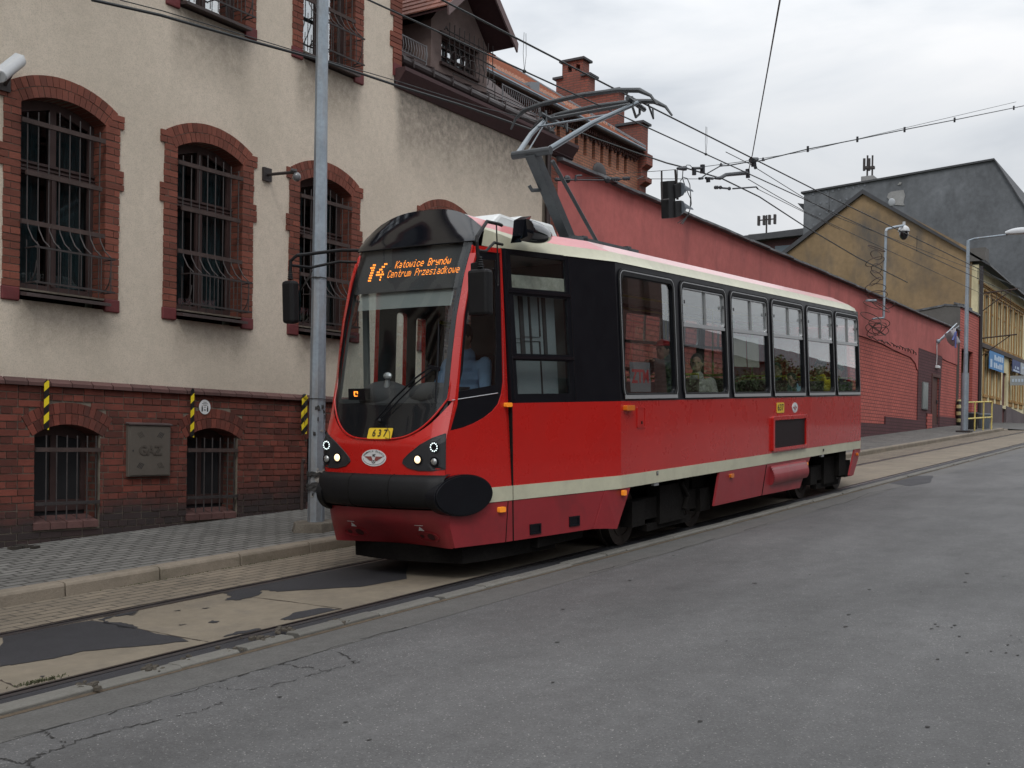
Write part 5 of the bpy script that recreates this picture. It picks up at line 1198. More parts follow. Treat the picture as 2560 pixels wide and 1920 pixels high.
b.plate([(10.5, .695), (19.72, .695), (19.72, 1.60), (10.5, 1.60)], [], Sf, 0, -.05); TB(b, 'far_side', M_tred)
M_lin = mat('interior_lining', (.12, .125, .125), .8)
b = MB(); b.plate([(xedge(h)+.02, h) for h in (3.0, 2.6, 2.2, 1.9, 1.6, 1.4)]+[(8.3, .95), (10.49, .95), (10.49, 3.0)], [[(p[0]+(.02 if p[0] < 8.9 else 0), p[1]) for p in FARH[0]], FARH[1], FARH[2]], Sf, -.052, -.056); b.plate([(10.51, .95), (19.7, .95), (19.7, 1.66), (10.51, 1.66)], [], Sf, -.052, -.056); TB(b, 'far_lining', M_lin)
b = MB()
for q in FARH: b.plate(q, [], Sf, -.02, -.024)
TB(b, 'far_panes', M_wing)
# rear taper and end
b = MB(); b.plate([(19.72, .70), (21.4, .70), (21.4, 3.0), (19.72, 3.045)], [rrect(20.0, 21.1, 1.7, 2.85, .08)], S, -.001, -.05); b.plate([(19.72, .70), (21.4, .70), (21.4, 3.0), (19.72, 3.045)], [], Sf, 0, -.05)
b.box(21.36, 21.42, -.52, .52, .70, 2.9); TB(b, 'rear_panel', M_tred)
# skirts
def skirt(pts, name, m=M_tred2, d=.0): b = MB(); b.plate(pts, [], S, d, d-.03); return TB(b, name, m)
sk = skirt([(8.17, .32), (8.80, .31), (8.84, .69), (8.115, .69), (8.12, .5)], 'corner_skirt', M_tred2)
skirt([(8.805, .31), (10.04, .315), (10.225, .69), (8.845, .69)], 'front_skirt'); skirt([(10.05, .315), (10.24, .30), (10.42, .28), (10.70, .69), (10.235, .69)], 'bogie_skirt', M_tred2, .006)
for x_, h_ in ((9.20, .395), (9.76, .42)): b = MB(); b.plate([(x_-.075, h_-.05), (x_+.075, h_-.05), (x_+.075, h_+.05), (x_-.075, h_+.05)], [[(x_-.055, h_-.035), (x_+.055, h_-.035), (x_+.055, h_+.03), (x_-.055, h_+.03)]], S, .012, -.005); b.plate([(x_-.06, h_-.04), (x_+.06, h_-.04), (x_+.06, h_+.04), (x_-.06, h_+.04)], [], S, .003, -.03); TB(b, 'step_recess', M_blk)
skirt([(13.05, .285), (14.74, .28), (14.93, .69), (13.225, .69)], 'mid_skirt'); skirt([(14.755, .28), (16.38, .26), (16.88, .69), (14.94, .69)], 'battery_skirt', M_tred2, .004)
b = MB(); n = 9
for k in range(n):
    t0, t1 = k/n, (k+1)/n; f = lambda t: (.66-.26*t, .012+.075*sin(t*pi*.92)**.7*(.5+.5*t) if t > 0 else .012)
    (ha, da), (hb_, db) = f(t0), f(t1)
    b.face([S(15.10, ha, da), S(16.62, ha, da), S(16.62-.02, hb_, db), S(15.04, hb_, db)])
    for xe_ in (15.10-.06*t0, 16.62-.02*t0): b.face([S(xe_, ha, 0), S(xe_, ha, da), S(xe_, hb_, db), S(xe_, hb_, 0)])
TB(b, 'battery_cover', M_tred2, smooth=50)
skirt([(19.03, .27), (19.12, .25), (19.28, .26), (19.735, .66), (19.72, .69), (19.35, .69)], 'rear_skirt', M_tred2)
b = MB(); b.box(18.7, 19.1, -1.12, 1.1, .28, .69); b.box(19.1, 21.0, -.5, .5, .40, .69); TB(b, 'rear_valance', M_under)
# seam lines, louvre, hatch, plates, indicators
b = MB(); b.plate([(8.897, .31), (8.912, .31), (8.912, 1.61), (8.897, 1.61)], [], S, .0025, -.06); b.plate([(8.80, .31), (8.808, .31), (8.845, .69), (8.838, .69)], [], S, .003, -.01); b.plate([(14.745, .28), (14.757, .28), (14.94, .69), (14.93, .69)], [], S, .006, -.01); TB(b, 'body_seam', M_under)
b = MB(); b.plate(rrect(15.13, 16.65, .855, 1.345, .03), [rrect(15.19, 16.59, .90, 1.29, .02)], S, .035, -.01); lv = TB(b, 'louvre_frame', M_tred, bevel=.01)
b = MB(); b.plate([(15.18, .89), (16.6, .89), (16.6, 1.30), (15.18, 1.30)], [], S, .006, -.002); 
for k in range(22): h_ = .90+.018*k; b.plate([(15.2, h_), (16.58, h_), (16.58, h_+.007), (15.2, h_+.007)], [], S, .014, .006)
TB(b, 'louvre', mat('louvre_dark', (.022, .010, .012), .6), lv)
b = MB(); b.plate(rrect(10.875, 11.075, 1.315, 1.54, .015), [rrect(10.89, 11.06, 1.33, 1.525, .01)], S, .009, -.002); b.plate(rrect(10.894, 11.056, 1.334, 1.521, .01), [], S, .005, -.002); ht = TB(b, 'hatch', M_tred)
b = MB(); b.plate([(10.97, 1.355), (11.0, 1.355), (11.0, 1.385), (10.97, 1.385)], [], S, .010, .004); TB(b, 'hatch_lock', M_under, ht)
def lampbox(x0, x1, h0, h1, lit, d=.03):
    b = MB(); b.plate(rrect(x0, x1, h0, h1, .012), [], S, d, -.002); return TB(b, 'side_indicator', M_orge if lit else M_org, bevel=.006)
lampbox(10.555, 10.745, 1.505, 1.56, False, .045); lampbox(10.50, 10.57, .62, .675, True); lampbox(13.55, 13.65, .60, .65, False); lampbox(16.62, 16.70, .57, .62, True); lampbox(8.70, 8.78, .595, .645, True); lampbox(8.80, 8.88, 1.57, 1.61, True, .03); lampbox(19.45, 19.50, .58, .63, False)
M_yp = mat('number_plate_yellow', (.68, .46, .03), .4); M_bk = mat('print_black', (.012, .012, .012), .5); M_ew = mat('emblem_white', (.62, .63, .64), .45); M_wing_ = mat('emblem_wing_red', (.23, .06, .055), .5)
b = MB(); b.plate(rrect(15.35, 15.66, 1.39, 1.535, .02), [], S, .005, -.001); pl_ = TB(b, 'side_number_plate', M_yp)
text_mesh('digits', '637', .125, M_bk, lambda x, y, z: S(15.505+x, 1.462+y, .0065+z), pl_, MT, .0006, bold=.002, sx=1.35)
b = MB(); b.plate([(11.36, .775), (11.405, .775), (11.405, .82), (11.36, .82)], [], S, .0065, .0); tm = TB(b, 'jacking_mark', M_bk); text_mesh('letter', 'T', .04, M_ew, lambda x, y, z: S(11.382+x, .797+y, .008+z), tm, MT, .0004, bold=.001)
b = MB(); b.plate([(17.53, .745), (17.58, .745), (17.58, .785), (17.53, .785)], [[(17.54, .755), (17.57, .755), (17.57, .775), (17.54, .775)]], S, .0065, .0); TB(b, 'jacking_mark', M_bk)
b = MB()
for x_ in (11.33, 17.5): b.plate([(x_, .66), (x_+.12, .66), (x_+.12, .69), (x_, .69)], [], S, -.01, -.05)
TB(b, 'jacking_bracket', M_alu)
def emblem(fn, name, full):
    E = lambda a, r1, r2: (r1*cos(a), r2*sin(a))
    b = MB(); b.plate([E(k*pi/18, .111, .074) for k in range(36)], [], fn, 0., .004); e_ = TB(b, name, M_ew)
    b = MB()
    for s in (-1, 1): b.plate([(s*.085, .012), (s*.02, .013), (s*.012, -.012), (s*.008, -.022), (s*.03, -.026), (s*.05, -.012)], [], fn, .004, .0052)
    TB(b, 'emblem_wings', M_wing_, e_)
    b = MB()
    for s in (-1, 1): b.plate([(s*.004+.002, .022), (s*.012+.002, .022), (s*.010+.002, .010), (s*.006, .008)], [], fn, .0052, .006)
    ring_ = [(.018*cos(t), -.028+.020*sin(t)) for t in [pi+pi*k/8 for k in range(9)]]; b.plate(ring_+[(x*.7, -.028+(z+.028)*.7) for x, z in ring_[::-1]], [], fn, .004, .006)
    b.plate([(.007*cos(t), -.026+.007*sin(t)) for t in [k*pi/4 for k in range(8)]], [], fn, .004, .006)
    arcp = [(.099*cos(t), .062*sin(t)) for t in [pi*1.03+pi*.94*k/20 for k in range(21)]]; b.plate(arcp+[(x*.975, z*.96) for x, z in arcp[::-1]], [], fn, .004, .0055)
    b.plate([(-.014, .03), (.016, .034), (.02, .03), (.004, .026), (.012, .012), (.0, .012)], [], fn, .004, .005)
    TB(b, 'emblem_figure', M_bk if not full else mat('emblem_grey', (.06, .06, .06), .6), e_)
    if full:
        w_ = 'TRAMWAJE ŚLĄSKIE'
        for i, chh in enumerate(w_):
            if chh == ' ': continue
            a = pi*(.93-.86*(i+.5)/len(w_)); px_, pz_ = .094*cos(a), .058*sin(a); sl_ = atan2(.058*cos(a), -.094*sin(a))+pi
            text_mesh('letter', chh, .018, M_bk, lambda x, y, z: fn(px_+x*cos(sl_)-y*sin(sl_), pz_+x*sin(sl_)+y*cos(sl_), .0048+z), e_, MT, .0003, bold=.0003)
FF = lambda a, c, d: (FX(-a, 1.13+c)-d, -a, 1.13+c)      # a to the viewer's right
emblem(lambda a, c, d: FF(a*1.27-.015, c*1.03-.005, d), 'front_emblem', True); emblem(lambda a, c, d: S(16.145+a*1.15, 1.455+c, d), 'side_emblem', False)
b = MB(); b.plate(rrect(-.093, .179, 1.299, 1.395, .014), [], lambda a, c, d: (FX(-a, c)-.012-d, -a, c), 0, .006); pf = TB(b, 'front_number_plate', M_yp)
text_mesh('digits', '6 3 7', .088, M_bk, lambda x, y, z: (FX(-.043-x, 1.347+y)-.0195-z, -.043-x, 1.347+y), pf, MT, .0004, bold=.0015, sx=.92)
# --- bumper, oval end covers, lower apron, plough
b = MB(); sec = [(.01, .985), (-.07, .975), (-.115, .935), (-.135, .84), (-.125, .755), (-.09, .70), (.0, .675)]
def bp(u, v):
    y = -.72+1.50*u; k = v*(len(sec)-1); i = min(int(k), len(sec)-2); f = k-i
    dx = sec[i][0]*(1-f)+sec[i+1][0]*f; h = sec[i][1]*(1-f)+sec[i+1][1]*f
    base = 7.965+.17*y*y+(max(abs(y)-.60, 0)/.20)**2*.16
    return (base+dx*(1 if abs(y) < .8 else .9), y, h)
b.grid(bp, 40, 14); TB(b, 'bumper', M_rub, smooth=60, recalc=False)
b = MB()
for y in (-.22, .24): b.tube([(bp((y+.72)/1.5, k/14)[0]-.001, y, bp((y+.72)/1.5, k/14)[2]) for k in range(15)], .004, 4)
TB(b, 'bumper_joint', M_under)
for SF in (S, Sf):
    b = MB(); b.plate([(8.235+.34*cos(t), .79+.175*sin(t)) for t in [k*pi/24 for k in range(48)]], [], SF, .062 if SF is S else .02, -.02); b.plate([(8.235+.352*cos(t), .79+.187*sin(t)) for t in [k*pi/24 for k in range(48)]], [], SF, .050 if SF is S else .01, -.05); TB(b, 'bumper_end_cover', M_blk if SF is S else M_rub, bevel=.008)
def ap_(u, v):
    y = (u*2-1)*.705; h = .66-.35*v; x = 7.985+.20*y*y+ (.03*v if v < .35 else .03+ (v-.35)*.42)*(1-.8*(abs(y)/.705)**2) + (max(abs(y)-.58, 0)/.125)**2*.035
    return (x, y*(1-.03*v), h)
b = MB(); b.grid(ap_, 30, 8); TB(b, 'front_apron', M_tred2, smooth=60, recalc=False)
b = MB(); b.grid(lambda u, v: (lambda p: (p[0]-.002, p[1], .98-.03*v))(ap_(u, 0)), 10, 1); TB(b, 'apron_lip', M_tred2, recalc=False)
apm = lambda a, h, d: (lambda p: (p[0]-d, p[1], p[2]))(ap_((-a/.705+1)/2, (.66-h)/.35))
b = MB()
for a in (-.40, .40):
    b.plate([(a-.045, .515), (a+.045, .515), (a+.045, .52), (a-.045, .52)], [], apm, .003, -.001); b.plate([(a-.032, .465), (a+.032, .465), (a, .505)], [], apm, .003, -.001)
TB(b, 'lifting_mark', M_ew)
for a in (-.42, .44):
    b = MB(); b.plate([(a+.14*cos(t), .405+.05*sin(t)) for t in [k*pi/10 for k in range(20)]], [[(a+.12*cos(t), .407+.04*sin(t)) for t in [k*pi/10 for k in range(20)]]], apm, .012, -.005); TB(b, 'towing_eye_ring', M_tred2)
M_sock = mat('socket_dark', (.05, .006, .008), .6)
for a in (-.42, .44):
    for (o_, r_) in ((-.07, .018), (.04, .032)): b = MB(); b.plate([(a+o_+r_*1.3*cos(t), .408+r_*sin(t)) for t in [k*pi/8 for k in range(16)]], [], apm, .004, -.001); TB(b, 'towing_socket', M_sock)
b = MB(); b.prism([(8.36, -.66, .15), (8.28, -.3, .15), (8.26, 0, .15), (8.28, .3, .15), (8.36, .60, .15), (8.6, .66, .15), (9.7, .8, .15), (9.7, -.86, .15), (8.6, -.74, .15)], (0, 0, .16)); TB(b, 'lifeguard', M_under)
# --- headlights
M_lamph = mat('headlight_housing', (.016, .017, .020), .55, var=.1, vs=5); M_lens = mat('lens', (.35, .36, .36), .08, .6, coat=1.); M_lit = mat('headlamp_lit', (1, .85, .55), .3, emit=(1, .74, .42), es=1.6); M_led = mat('led_white', (1, 1, 1), .3, emit=(.8, 1, 1), es=1.3)
def Fs(s): return lambda a, c, d: (FX(a*s, c)-d, a*s, c)
hl = [(.305, 1.085), (.315, 1.115), (.37, 1.165), (.48, 1.245), (.59, 1.305), (.690, 1.345), (.700, 1.28), (.702, 1.035), (.60, 1.022), (.47, 1.022), (.36, 1.045)]
for s in (-1, 1):
    b = MB(); b.loft(hl, Fs(s), .007, 6, .01)
    for k in range(len(hl)):
        (a0, c0), (a1, c1) = hl[k], hl[(k+1) % len(hl)]
        b.tube([Fs(s)(a0, c0, .004), Fs(s)(a1, c1, .004)], .006, 5)
    hh = TB(b, 'headlight', M_lamph)
    for (a, c, r, m, nm) in ((.465, 1.118, .034, M_lit, 'dipped_lamp'), (.622, 1.10, .034, M_lens, 'main_lamp')):
        b = MB(); q = Vector(Fs(s)(a, c, .006)); b.tube([q, q-Vector((.012, 0, 0))], r+.012, 20); b2 = TB(b, 'lamp_bezel', M_blk, hh)
        b = MB(); b.ball(q-Vector((.008, 0, 0)), .022, r, r, 16, 8); TB(b, nm, m, b2, smooth=60)
    b = MB(); q = Vector(Fs(s)(.622, 1.229, .008)); b.tube([q, q-Vector((.01, 0, 0))], .048, 20); b2 = TB(b, 'led_ring_base', M_blk, hh)
    b = MB()
    for k in range(11):
        t = 2*pi*k/11; b.ball(q+Vector((-.013, .036*cos(t), .036*sin(t))), .005, .0062, .0062, 8, 5)
    TB(b, 'led_ring', M_led, b2)
# --- destination display (5x7 dot letters)
FONT = {'K': '10001 10010 10100 11000 10100 10010 10001', 'a': '00000 00000 01110 00001 01111 10001 01111', 't': '00100 00100 01110 00100 00100 00100 00011', 'o': '00000 00000 01110 10001 10001 10001 01110',
 'w': '00000 00000 10001 10001 10101 10101 01010', 'i': '00100 00000 01100 00100 00100 00100 01110', 'c': '00000 00000 01110 10001 10000 10001 01110', 'e': '00000 00000 01110 10001 11111 10000 01110',
 'B': '11110 10001 10001 11110 10001 10001 11110', 'r': '00000 00000 10110 11001 10000 10000 10000', 'y': '00000 00000 10001 10001 01111 00001 01110', 'n': '00000 00000 11110 10001 10001 10001 10001', 'ó': '00010 00100 01110 10001 10001 10001 01110',
 'C': '01110 10001 10000 10000 10000 10001 01110', 'u': '00000 00000 10001 10001 10001 10001 01111', 'm': '00000 00000 11010 10101 10101 10101 10101', 'P': '11110 10001 10001 11110 10000 10000 10000', 'z': '00000 00000 11111 00010 00100 01000 11111',
 's': '00000 00000 01111 10000 01110 00001 11110', 'd': '00001 00001 01111 10001 10001 10001 01111', 'k': '10000 10000 10010 10100 11000 10100 10010',
 '1': '00110 01110 00110 00110 00110 00110 00110', '4': '00011 00110 01100 11010 11111 00010 00010', ' ': '00000 00000 00000 00000 00000 00000 00000'}
M_ledo = mat('led_orange', (1, .35, .05), .4, emit=(1, .27, .03), es=2.0)
def dots(txt, y0, y1, h0, h1, name, r):
    b = MB(); n = len(txt)*6-1
    for i, chh in enumerate(txt):
        rows = FONT[chh].split()
        for r_, row in enumerate(rows):
            for c_, v in enumerate(row):
                if v == '1':
                    y = y0+(y1-y0)*(i*6+c_+.5)/n; h = h1+(h0-h1)*(r_+.5)/7; x = FX(y, h)+.030
                    b.face([(x, y-r, h-r), (x, y+r, h-r), (x, y+r, h+r), (x, y-r, h+r)])
    TB(b, name, M_ledo, ws, recalc=False)
dots('14', .515, .285, 2.775, 2.955, 'route_number', .0078)
dots('Katowice Brynów', .175, -.455, 2.888, 2.962, 'destination_line', .0033); dots('Centrum Przesiadkowe', .235, -.578, 2.798, 2.872, 'destination_line', .0030)
b = MB(); b.box(8.12, 8.20, .25, .45, 1.65, 1.755); cb = TB(b, 'cab_code_box', M_blk, ws)
b = MB()
for (y0, y1, h0, h1) in ((.335, .375, 1.722, 1.730), (.367, .376, 1.69, 1.728), (.335, .372, 1.682, 1.690), (.332, .340, 1.705, 1.728)): b.box(8.112, 8.117, y0, y1, h0, h1)
TB(b, 'code_segments', M_ledo, cb)
# wiper
b = MB(); f3 = lambda y, h, o=.03: (FX(y, h)-o, y, h)
b.tube([f3(.02, 1.47), f3(-.15, 1.66, .05), f3(-.34, 1.83, .05), f3(-.52, 1.95, .05)], .009, 6); b.tube([f3(-.02, 1.46), f3(-.2, 1.64, .05), f3(-.36, 1.79, .05), f3(-.53, 1.92, .05)], .007, 6)
b.tube([f3(-.56, 1.62, .02), f3(-.55, 1.86, .02), f3(-.52, 2.2, .02), f3(-.50, 2.35, .02)], [.006, .011, .009, .004], 6); b.obox(f3(-.53, 1.93, .045), (.012, 0, 0), (0, .06, .012), (0, 0, .018))
b.tube([f3(-.1, 1.42, .03), f3(-.16, 1.36, .03), f3(-.17, 1.30, .025), f3(-.12, 1.31, .025)], .003, 4); b.ball(f3(-.02, 1.46), .022, .022, .022, 10, 6); TB(b, 'wiper', M_blk)
# --- mirrors
def mirror(yc, x, h0, h1, w_, s, name):
    b = MB(); b.prism([(x-.06, yc-w_/2, h0+.03), (x-.06, yc+w_/2, h0+.03), (x-.06, yc+w_/2, h1-.02), (x-.06, yc-w_/2, h1-.02)], (.11, 0, 0)); m_ = TB(b, name, M_rub, bevel=.03)
    b = MB()
    for k in range(5): b.ball((x, yc, h1+.02*k), .03-.003*k, .03-.003*k, .014, 10, 4)
    TB(b, 'boot', M_rub, m_); b = MB(); b.prism([(x+.055, yc-w_/2+.02, h0+.05), (x+.055, yc+w_/2-.02, h0+.05), (x+.055, yc+w_/2-.02, h1-.04), (x+.055, yc-w_/2+.02, h1-.04)], (.004, 0, 0)); TB(b, 'mirror_glass', mat(name+'_silver', (.5, .52, .55), .03, 1.), m_); return m_
m1 = mirror(1.13, 8.10, 2.36, 2.82, .14, 1, 'left_mirror')
b = MB()
b.tube([(8.10, 1.13, 2.86), (8.10, 1.12, 2.99), (8.12, 1.06, 3.04), (8.55, .88, 3.12), (8.70, .73, 3.12)], .017, 7); b.tube([(8.10, 1.13, 2.95), (8.30, 1.05, 2.94), (8.55, .9, 3.01), (8.68, .72, 3.0)], .014, 7); b.tube([(8.70, .73, 3.12), (8.70, .71, 2.97)], .02, 6)
TB(b, 'mirror_arm', M_rub, m1)
b = MB(); b.obox((8.25, 1.05, 2.82), (.03, -.03, .06), (.05, .02, .05), (.005, .005, 0)); TB(b, 'small_mirror', M_rub, m1)
m2 = mirror(-1.04, 8.14, 2.335, 2.785, .21, -1, 'right_mirror')
b = MB()
b.tube([(8.14, -1.02, 2.82), (8.12, -1.02, 3.0), (8.14, -1.01, 3.05), (8.42, -.93, 3.22), (8.72, -.86, 3.24), (8.80, -.84, 3.24)], .016, 7); b.tube([(8.14, -1.02, 2.93), (8.30, -.99, 2.94), (8.55, -.92, 3.05), (8.78, -.86, 3.06)], .013, 7)
b.tube([(8.62, -.90, 3.23), (8.64, -.90, 2.78), (8.62, -.91, 2.68), (8.56, -.94, 2.66), (8.46, -.98, 2.72), (8.40, -1.0, 2.80)], .007, 6)
TB(b, 'mirror_arm', M_rub, m2)
b = MB(); b.prism([(8.22, -1.02, 2.70), (8.22, -.88, 2.70), (8.22, -.88, 2.84), (8.22, -1.0, 2.85)], (.03, 0, 0)); TB(b, 'small_mirror', M_rub, m2, bevel=.01)
b = MB(); b.prism([(9.0, -.93, 3.10), (8.92, -1.0, 3.15), (8.95, -1.0, 3.30), (9.15, -.95, 3.36)], (0, .12, 0)); 
def pod(u, v): 
    t = u; r_ = .105*(1-t**2.2)**.5; a = v*2*pi; return (8.98+.50*t, -1.0+r_*.9*cos(a)+.03*t, 3.20+r_*sin(a)-.0*t)
b.grid(pod, 10, 16); b.prism([(8.98, -1.0+.105*.9*cos(k*pi/8), 3.20+.105*sin(k*pi/8)) for k in range(16)], (-.02, 0, 0)); TB(b, 'marker_pod', M_blkg, smooth=60)
# --- underframe, bogies
b = MB(); b.box(8.6, 19.0, -.55, .9, .42, .80); b.box(10.6, 19.6, -1.05, 1.1, .80, .90); b.box(8.6, 10.6, -.6, .6, .8, .9); b.box(12.95, 16.9, -.95, 1.05, .30, .80); b.box(9.3, 10.2, -.9, .95, .2, .8); TB(b, 'underframe', M_under)
for xb_ in (12.15, 18.47):
    b = MB(); b.box(xb_-1.05, xb_+1.05, -1.0, -.90, .26, .50); b.box(xb_-.35, xb_+.35, -1.04, -.88, .18, .62); b.box(xb_-.62, xb_+.62, -1.0, -.9, .12, .20)
    for s in (-1, 1): b.box(xb_+s*.95-.16, xb_+s*.95+.16, -1.06, -.92, .22, .50)
    b.box(xb_-.9, xb_+.9, .88, .98, .26, .5); b.box(xb_-.3, xb_+.3, -.9, .9, .2, .6)
    for k in range(7): b.tube([(xb_+.47+.0, -1.02, .50+.035*k), (xb_+.53, -.94, .515+.035*k)], .035, 8)
    b.tube([(xb_+.2, -1.06, .62), (xb_+.35, -1.08, .45), (xb_+.28, -1.06, .30)], .03, 7)
    bg_ = TB(b, 'bogie', M_under)
    for xo in (-.98, .98):
        for s in (-1, 1):
            b = MB(); y = s*.80; b.tube([(xb_+xo, y-.06, .33), (xb_+xo, y+.06, .33)], .33, 28); b.tube([(xb_+xo, y-s*.08, .33), (xb_+xo, y-s*.04, .33)], .355, 28); b.tube([(xb_+xo, y+s*.05, .33), (xb_+xo, y+s*.10, .33)], [.13, .10], 14)
            b.tube([(xb_+xo+.22*cos(t), y+s*.061, .33+.22*sin(t)) for t in [k*pi/12 for k in range(24)]], .012, 5, close=True); TB(b, 'wheel', M_wheel, bg_)
# --- interior
b = MB(); b.prism([(8.35, -.66, .86), (10.5, -1.1, .86), (19.7, -1.1, .86), (21.3, -.5, .86), (21.3, .5, .86), (19.7, 1.1, .86), (10.5, 1.1, .86), (8.35, .66, .86)], (0, 0, .04)); TB(b, 'floor', mat('floor_grey', (.14, .14, .14), .8))
b = MB(); b.prism([(8.85, -.66, 3.03), (10.5, -1.04, 3.03), (19.7, -1.04, 3.0), (21.3, -.5, 2.92), (21.3, .5, 2.92), (19.7, 1.04, 3.0), (10.5, 1.04, 3.03), (8.85, .66, 3.03)], (0, 0, .015)); TB(b, 'ceiling', M_int)
b = MB(); b.box(8.18, 8.55, -.62, .62, 1.25, 1.62); b.prism([(8.25, -.55, 1.62), (8.62, -.55, 1.62), (8.62, .28, 1.62), (8.25, .28, 1.62)], (.06, 0, .14)); b.ball((8.42, .25, 1.66), .18, .3, .17, 14, 8); b.ball((8.42, -.30, 1.68), .18, .28, .13, 14, 8); TB(b, 'dashboard', M_intd, smooth=40)
b = MB(); b.tube([(8.33, .16, 1.74), (8.31, .13, 1.84)], [.035, .02], 10); b.ball((8.30, .12, 1.87), .03, .05, .035, 10, 6); TB(b, 'desk_microphone', M_alu)
b = MB(); b.box(9.95, 10.0, -.95, .2, .9, 3.0); b.box(9.95, 10.0, .2, .3, .9, 3.0); b.box(8.6, 8.63, .60, .66, 1.3, 3.0); TB(b, 'cab_partition', mat('partition', (.09, .10, .10), .6))
b = MB(); b.box(9.62, 9.74, -.20, .26, 1.3, 2.1); b.box(9.3, 9.75, -.2, .26, 1.25, 1.36); b.box(9.4, 9.6, -.05, .1, .9, 1.25); TB(b, 'driver_seat', M_intd, bevel=.03)
for i, x_ in enumerate((12.1, 12.95, 13.8, 14.65, 15.5, 16.35, 17.35, 18.2, 19.05, 19.9)):
    for y_ in ((-.72, .74) if i not in (0, 3) else (.74,)):
        b = MB(); b.box(x_-.22, x_+.20, y_-.21, y_+.21, 1.27, 1.34); b.prism([(x_+.18, y_-.21, 1.32), (x_+.23, y_-.21, 1.32), (x_+.30, y_-.21, 1.86), (x_+.25, y_-.21, 1.86)], (0, .42, 0)); b.tube([(x_, y_, .9), (x_, y_, 1.28)], .03, 6)
        st = TB(b, 'seat', M_seat, bevel=.02)
        b = MB(); b.tube([(x_+.28, y_-.2, 1.80), (x_+.29, y_-.19, 1.92), (x_+.29, y_+.19, 1.92), (x_+.28, y_+.2, 1.80)], .013, 6); TB(b, 'seat_handle', M_pole, st)
b = MB()
for y_ in (-.42, .42): b.tube([(10.3, y_, 2.86), (20.5, y_, 2.82)], .016, 6)
for x_ in (11.4, 13.3, 15.2, 17.0, 18.8): b.tube([(x_, .42, .9), (x_, .42, 3.0)], .016, 6)
b.tube([(15.8, 1.06, 1.98), (20.2, 1.06, 1.98)], .014, 6); b.tube([(10.3, .95, 2.50), (11.9, .95, 2.47)], .018, 6); TB(b, 'handrails', M_pole)
b = MB(); b.plate([(17.60, 2.02), (17.9, 2.0), (17.9, 2.6), (17.60, 2.6)], [], S, -.05, -.055)
# stickers on the panes
b = MB(); b.plate([(10.80, 1.70), (11.30, 1.70), (11.30, 2.02), (10.80, 2.02)], [], S, -.027, -.030); zt = TB(b, 'window_notice', mat('notice_grey', (.17, .18, .19), .6)); text_mesh('letters', 'ZTM', .20, mat('print_red', (.45, .03, .035), .5), lambda x, y, z: S(11.05+x, 1.86+y, -.0258+z), zt, MT, .0004, bold=.006, sx=1.05)
b = MB(); b.plate([(12.72, 1.92), (13.35, 1.92), (13.35, 2.28), (12.72, 2.28)], [], Sf, -.03, -.034); bs2 = TB(b, 'blue_sticker', mat('sticker_blue', (.03, .06, .22), .5))
b = MB(); rg = [(.12*cos(t), .10*sin(t)) for t in [k*pi/12 for k in range(24)]]; b.plate([(13.03+x, 2.14+z) for x, z in rg], [[(13.03+x*.6, 2.14+z*.6) for x, z in rg]], Sf, -.038, -.042); b.plate([(13.12, 1.95), (13.17, 1.95), (13.17, 2.15), (13.12, 2.15)], [], Sf, -.038, -.042); TB(b, 'sticker_figure', mat('sticker_pale', (.3, .33, .42), .6), bs2)
b = MB(); b.plate([(13.92, 2.02), (14.38, 2.02), (14.38, 2.42), (13.92, 2.42)], [], S, -.06, -.064); b.plate([(14.42, 2.02), (14.86, 2.02), (14.86, 2.42), (14.42, 2.42)], [], S, -.06, -.064); TB(b, 'timetable_sheet', mat('paper_cream', (.42, .39, .32), .85, var=.08, vs=2))
# --- pantograph
M_pan = mat('pantograph_grey', (.060, .066, .072), .45, .3, var=.2, vs=4); M_pal = mat('pantograph_light', (.19, .22, .245), .35, .5)
pg = MB(); c0 = -.1
pg.box(10.9, 12.5, c0-.35, c0-.28, 3.36, 3.42); pg.box(10.9, 12.5, c0+.28, c0+.35, 3.36, 3.42); pg.box(11.1, 11.2, c0-.35, c0+.35, 3.36, 3.44); pg.box(12.2, 12.3, c0-.35, c0+.35, 3.36, 3.44)
pgo = TB(pg, 'pantograph_base', M_pan)
b = MB(); d_ = Vector((11.42, c0, 3.42))-Vector((10.58, c0, 4.30)); b.obox((11.0, c0, 3.86), d_/2, (0, .06, 0), Vector((.02, 0, .02))*2.2); b.tube([(10.58, c0-.24, 4.295), (10.58, c0+.24, 4.295)], .045, 12); TB(b, 'lower_arm', M_pan, pgo)
b = MB(); b.tube([(10.75, c0-.16, 4.22), (11.85, c0-.16, 3.40)], .022, 8); b.tube([(10.9, c0+.03, 3.95), (10.75, c0+.1, 3.93), (10.72, c0+.12, 3.98)], .022, 7); TB(b, 'control_rod', M_pan, pgo)
b = MB(); b.tube([(10.60, c0-.18, 4.30), (11.2, c0-.42, 4.68), (11.84, c0-.66, 5.00)], [.034, .029, .024], 10); b.tube([(10.60, c0+.20, 4.30), (11.2, c0+.38, 4.66), (11.84, c0+.55, 4.98)], [.032, .028, .023], 10)
b.tube([(11.45, c0-.5, 4.81), (11.45, c0+.45, 4.80)], .014, 6); b.tube([(10.62, c0+.06, 4.34), (11.75, c0+.50, 4.93)], .008, 5); TB(b, 'upper_arm', M_pal, pgo)
b = MB()
for (xo, ho) in ((11.68, .02), (12.08, -.02)):
    pts = [(xo, c0+.95-.0, 4.86+ho), (xo, c0+.88, 4.98+ho), (xo, c0+.76, 5.06+ho), (xo, c0+.5, 5.10+ho), (xo, c0, 5.125+ho), (xo, c0-.5, 5.11+ho), (xo, c0-.76, 5.07+ho), (xo, c0-.90, 4.99+ho), (xo, c0-.98, 4.88+ho)]
    b.tube(pts, [.012, .018, .03, .028, .028, .028, .03, .018, .012], 8)
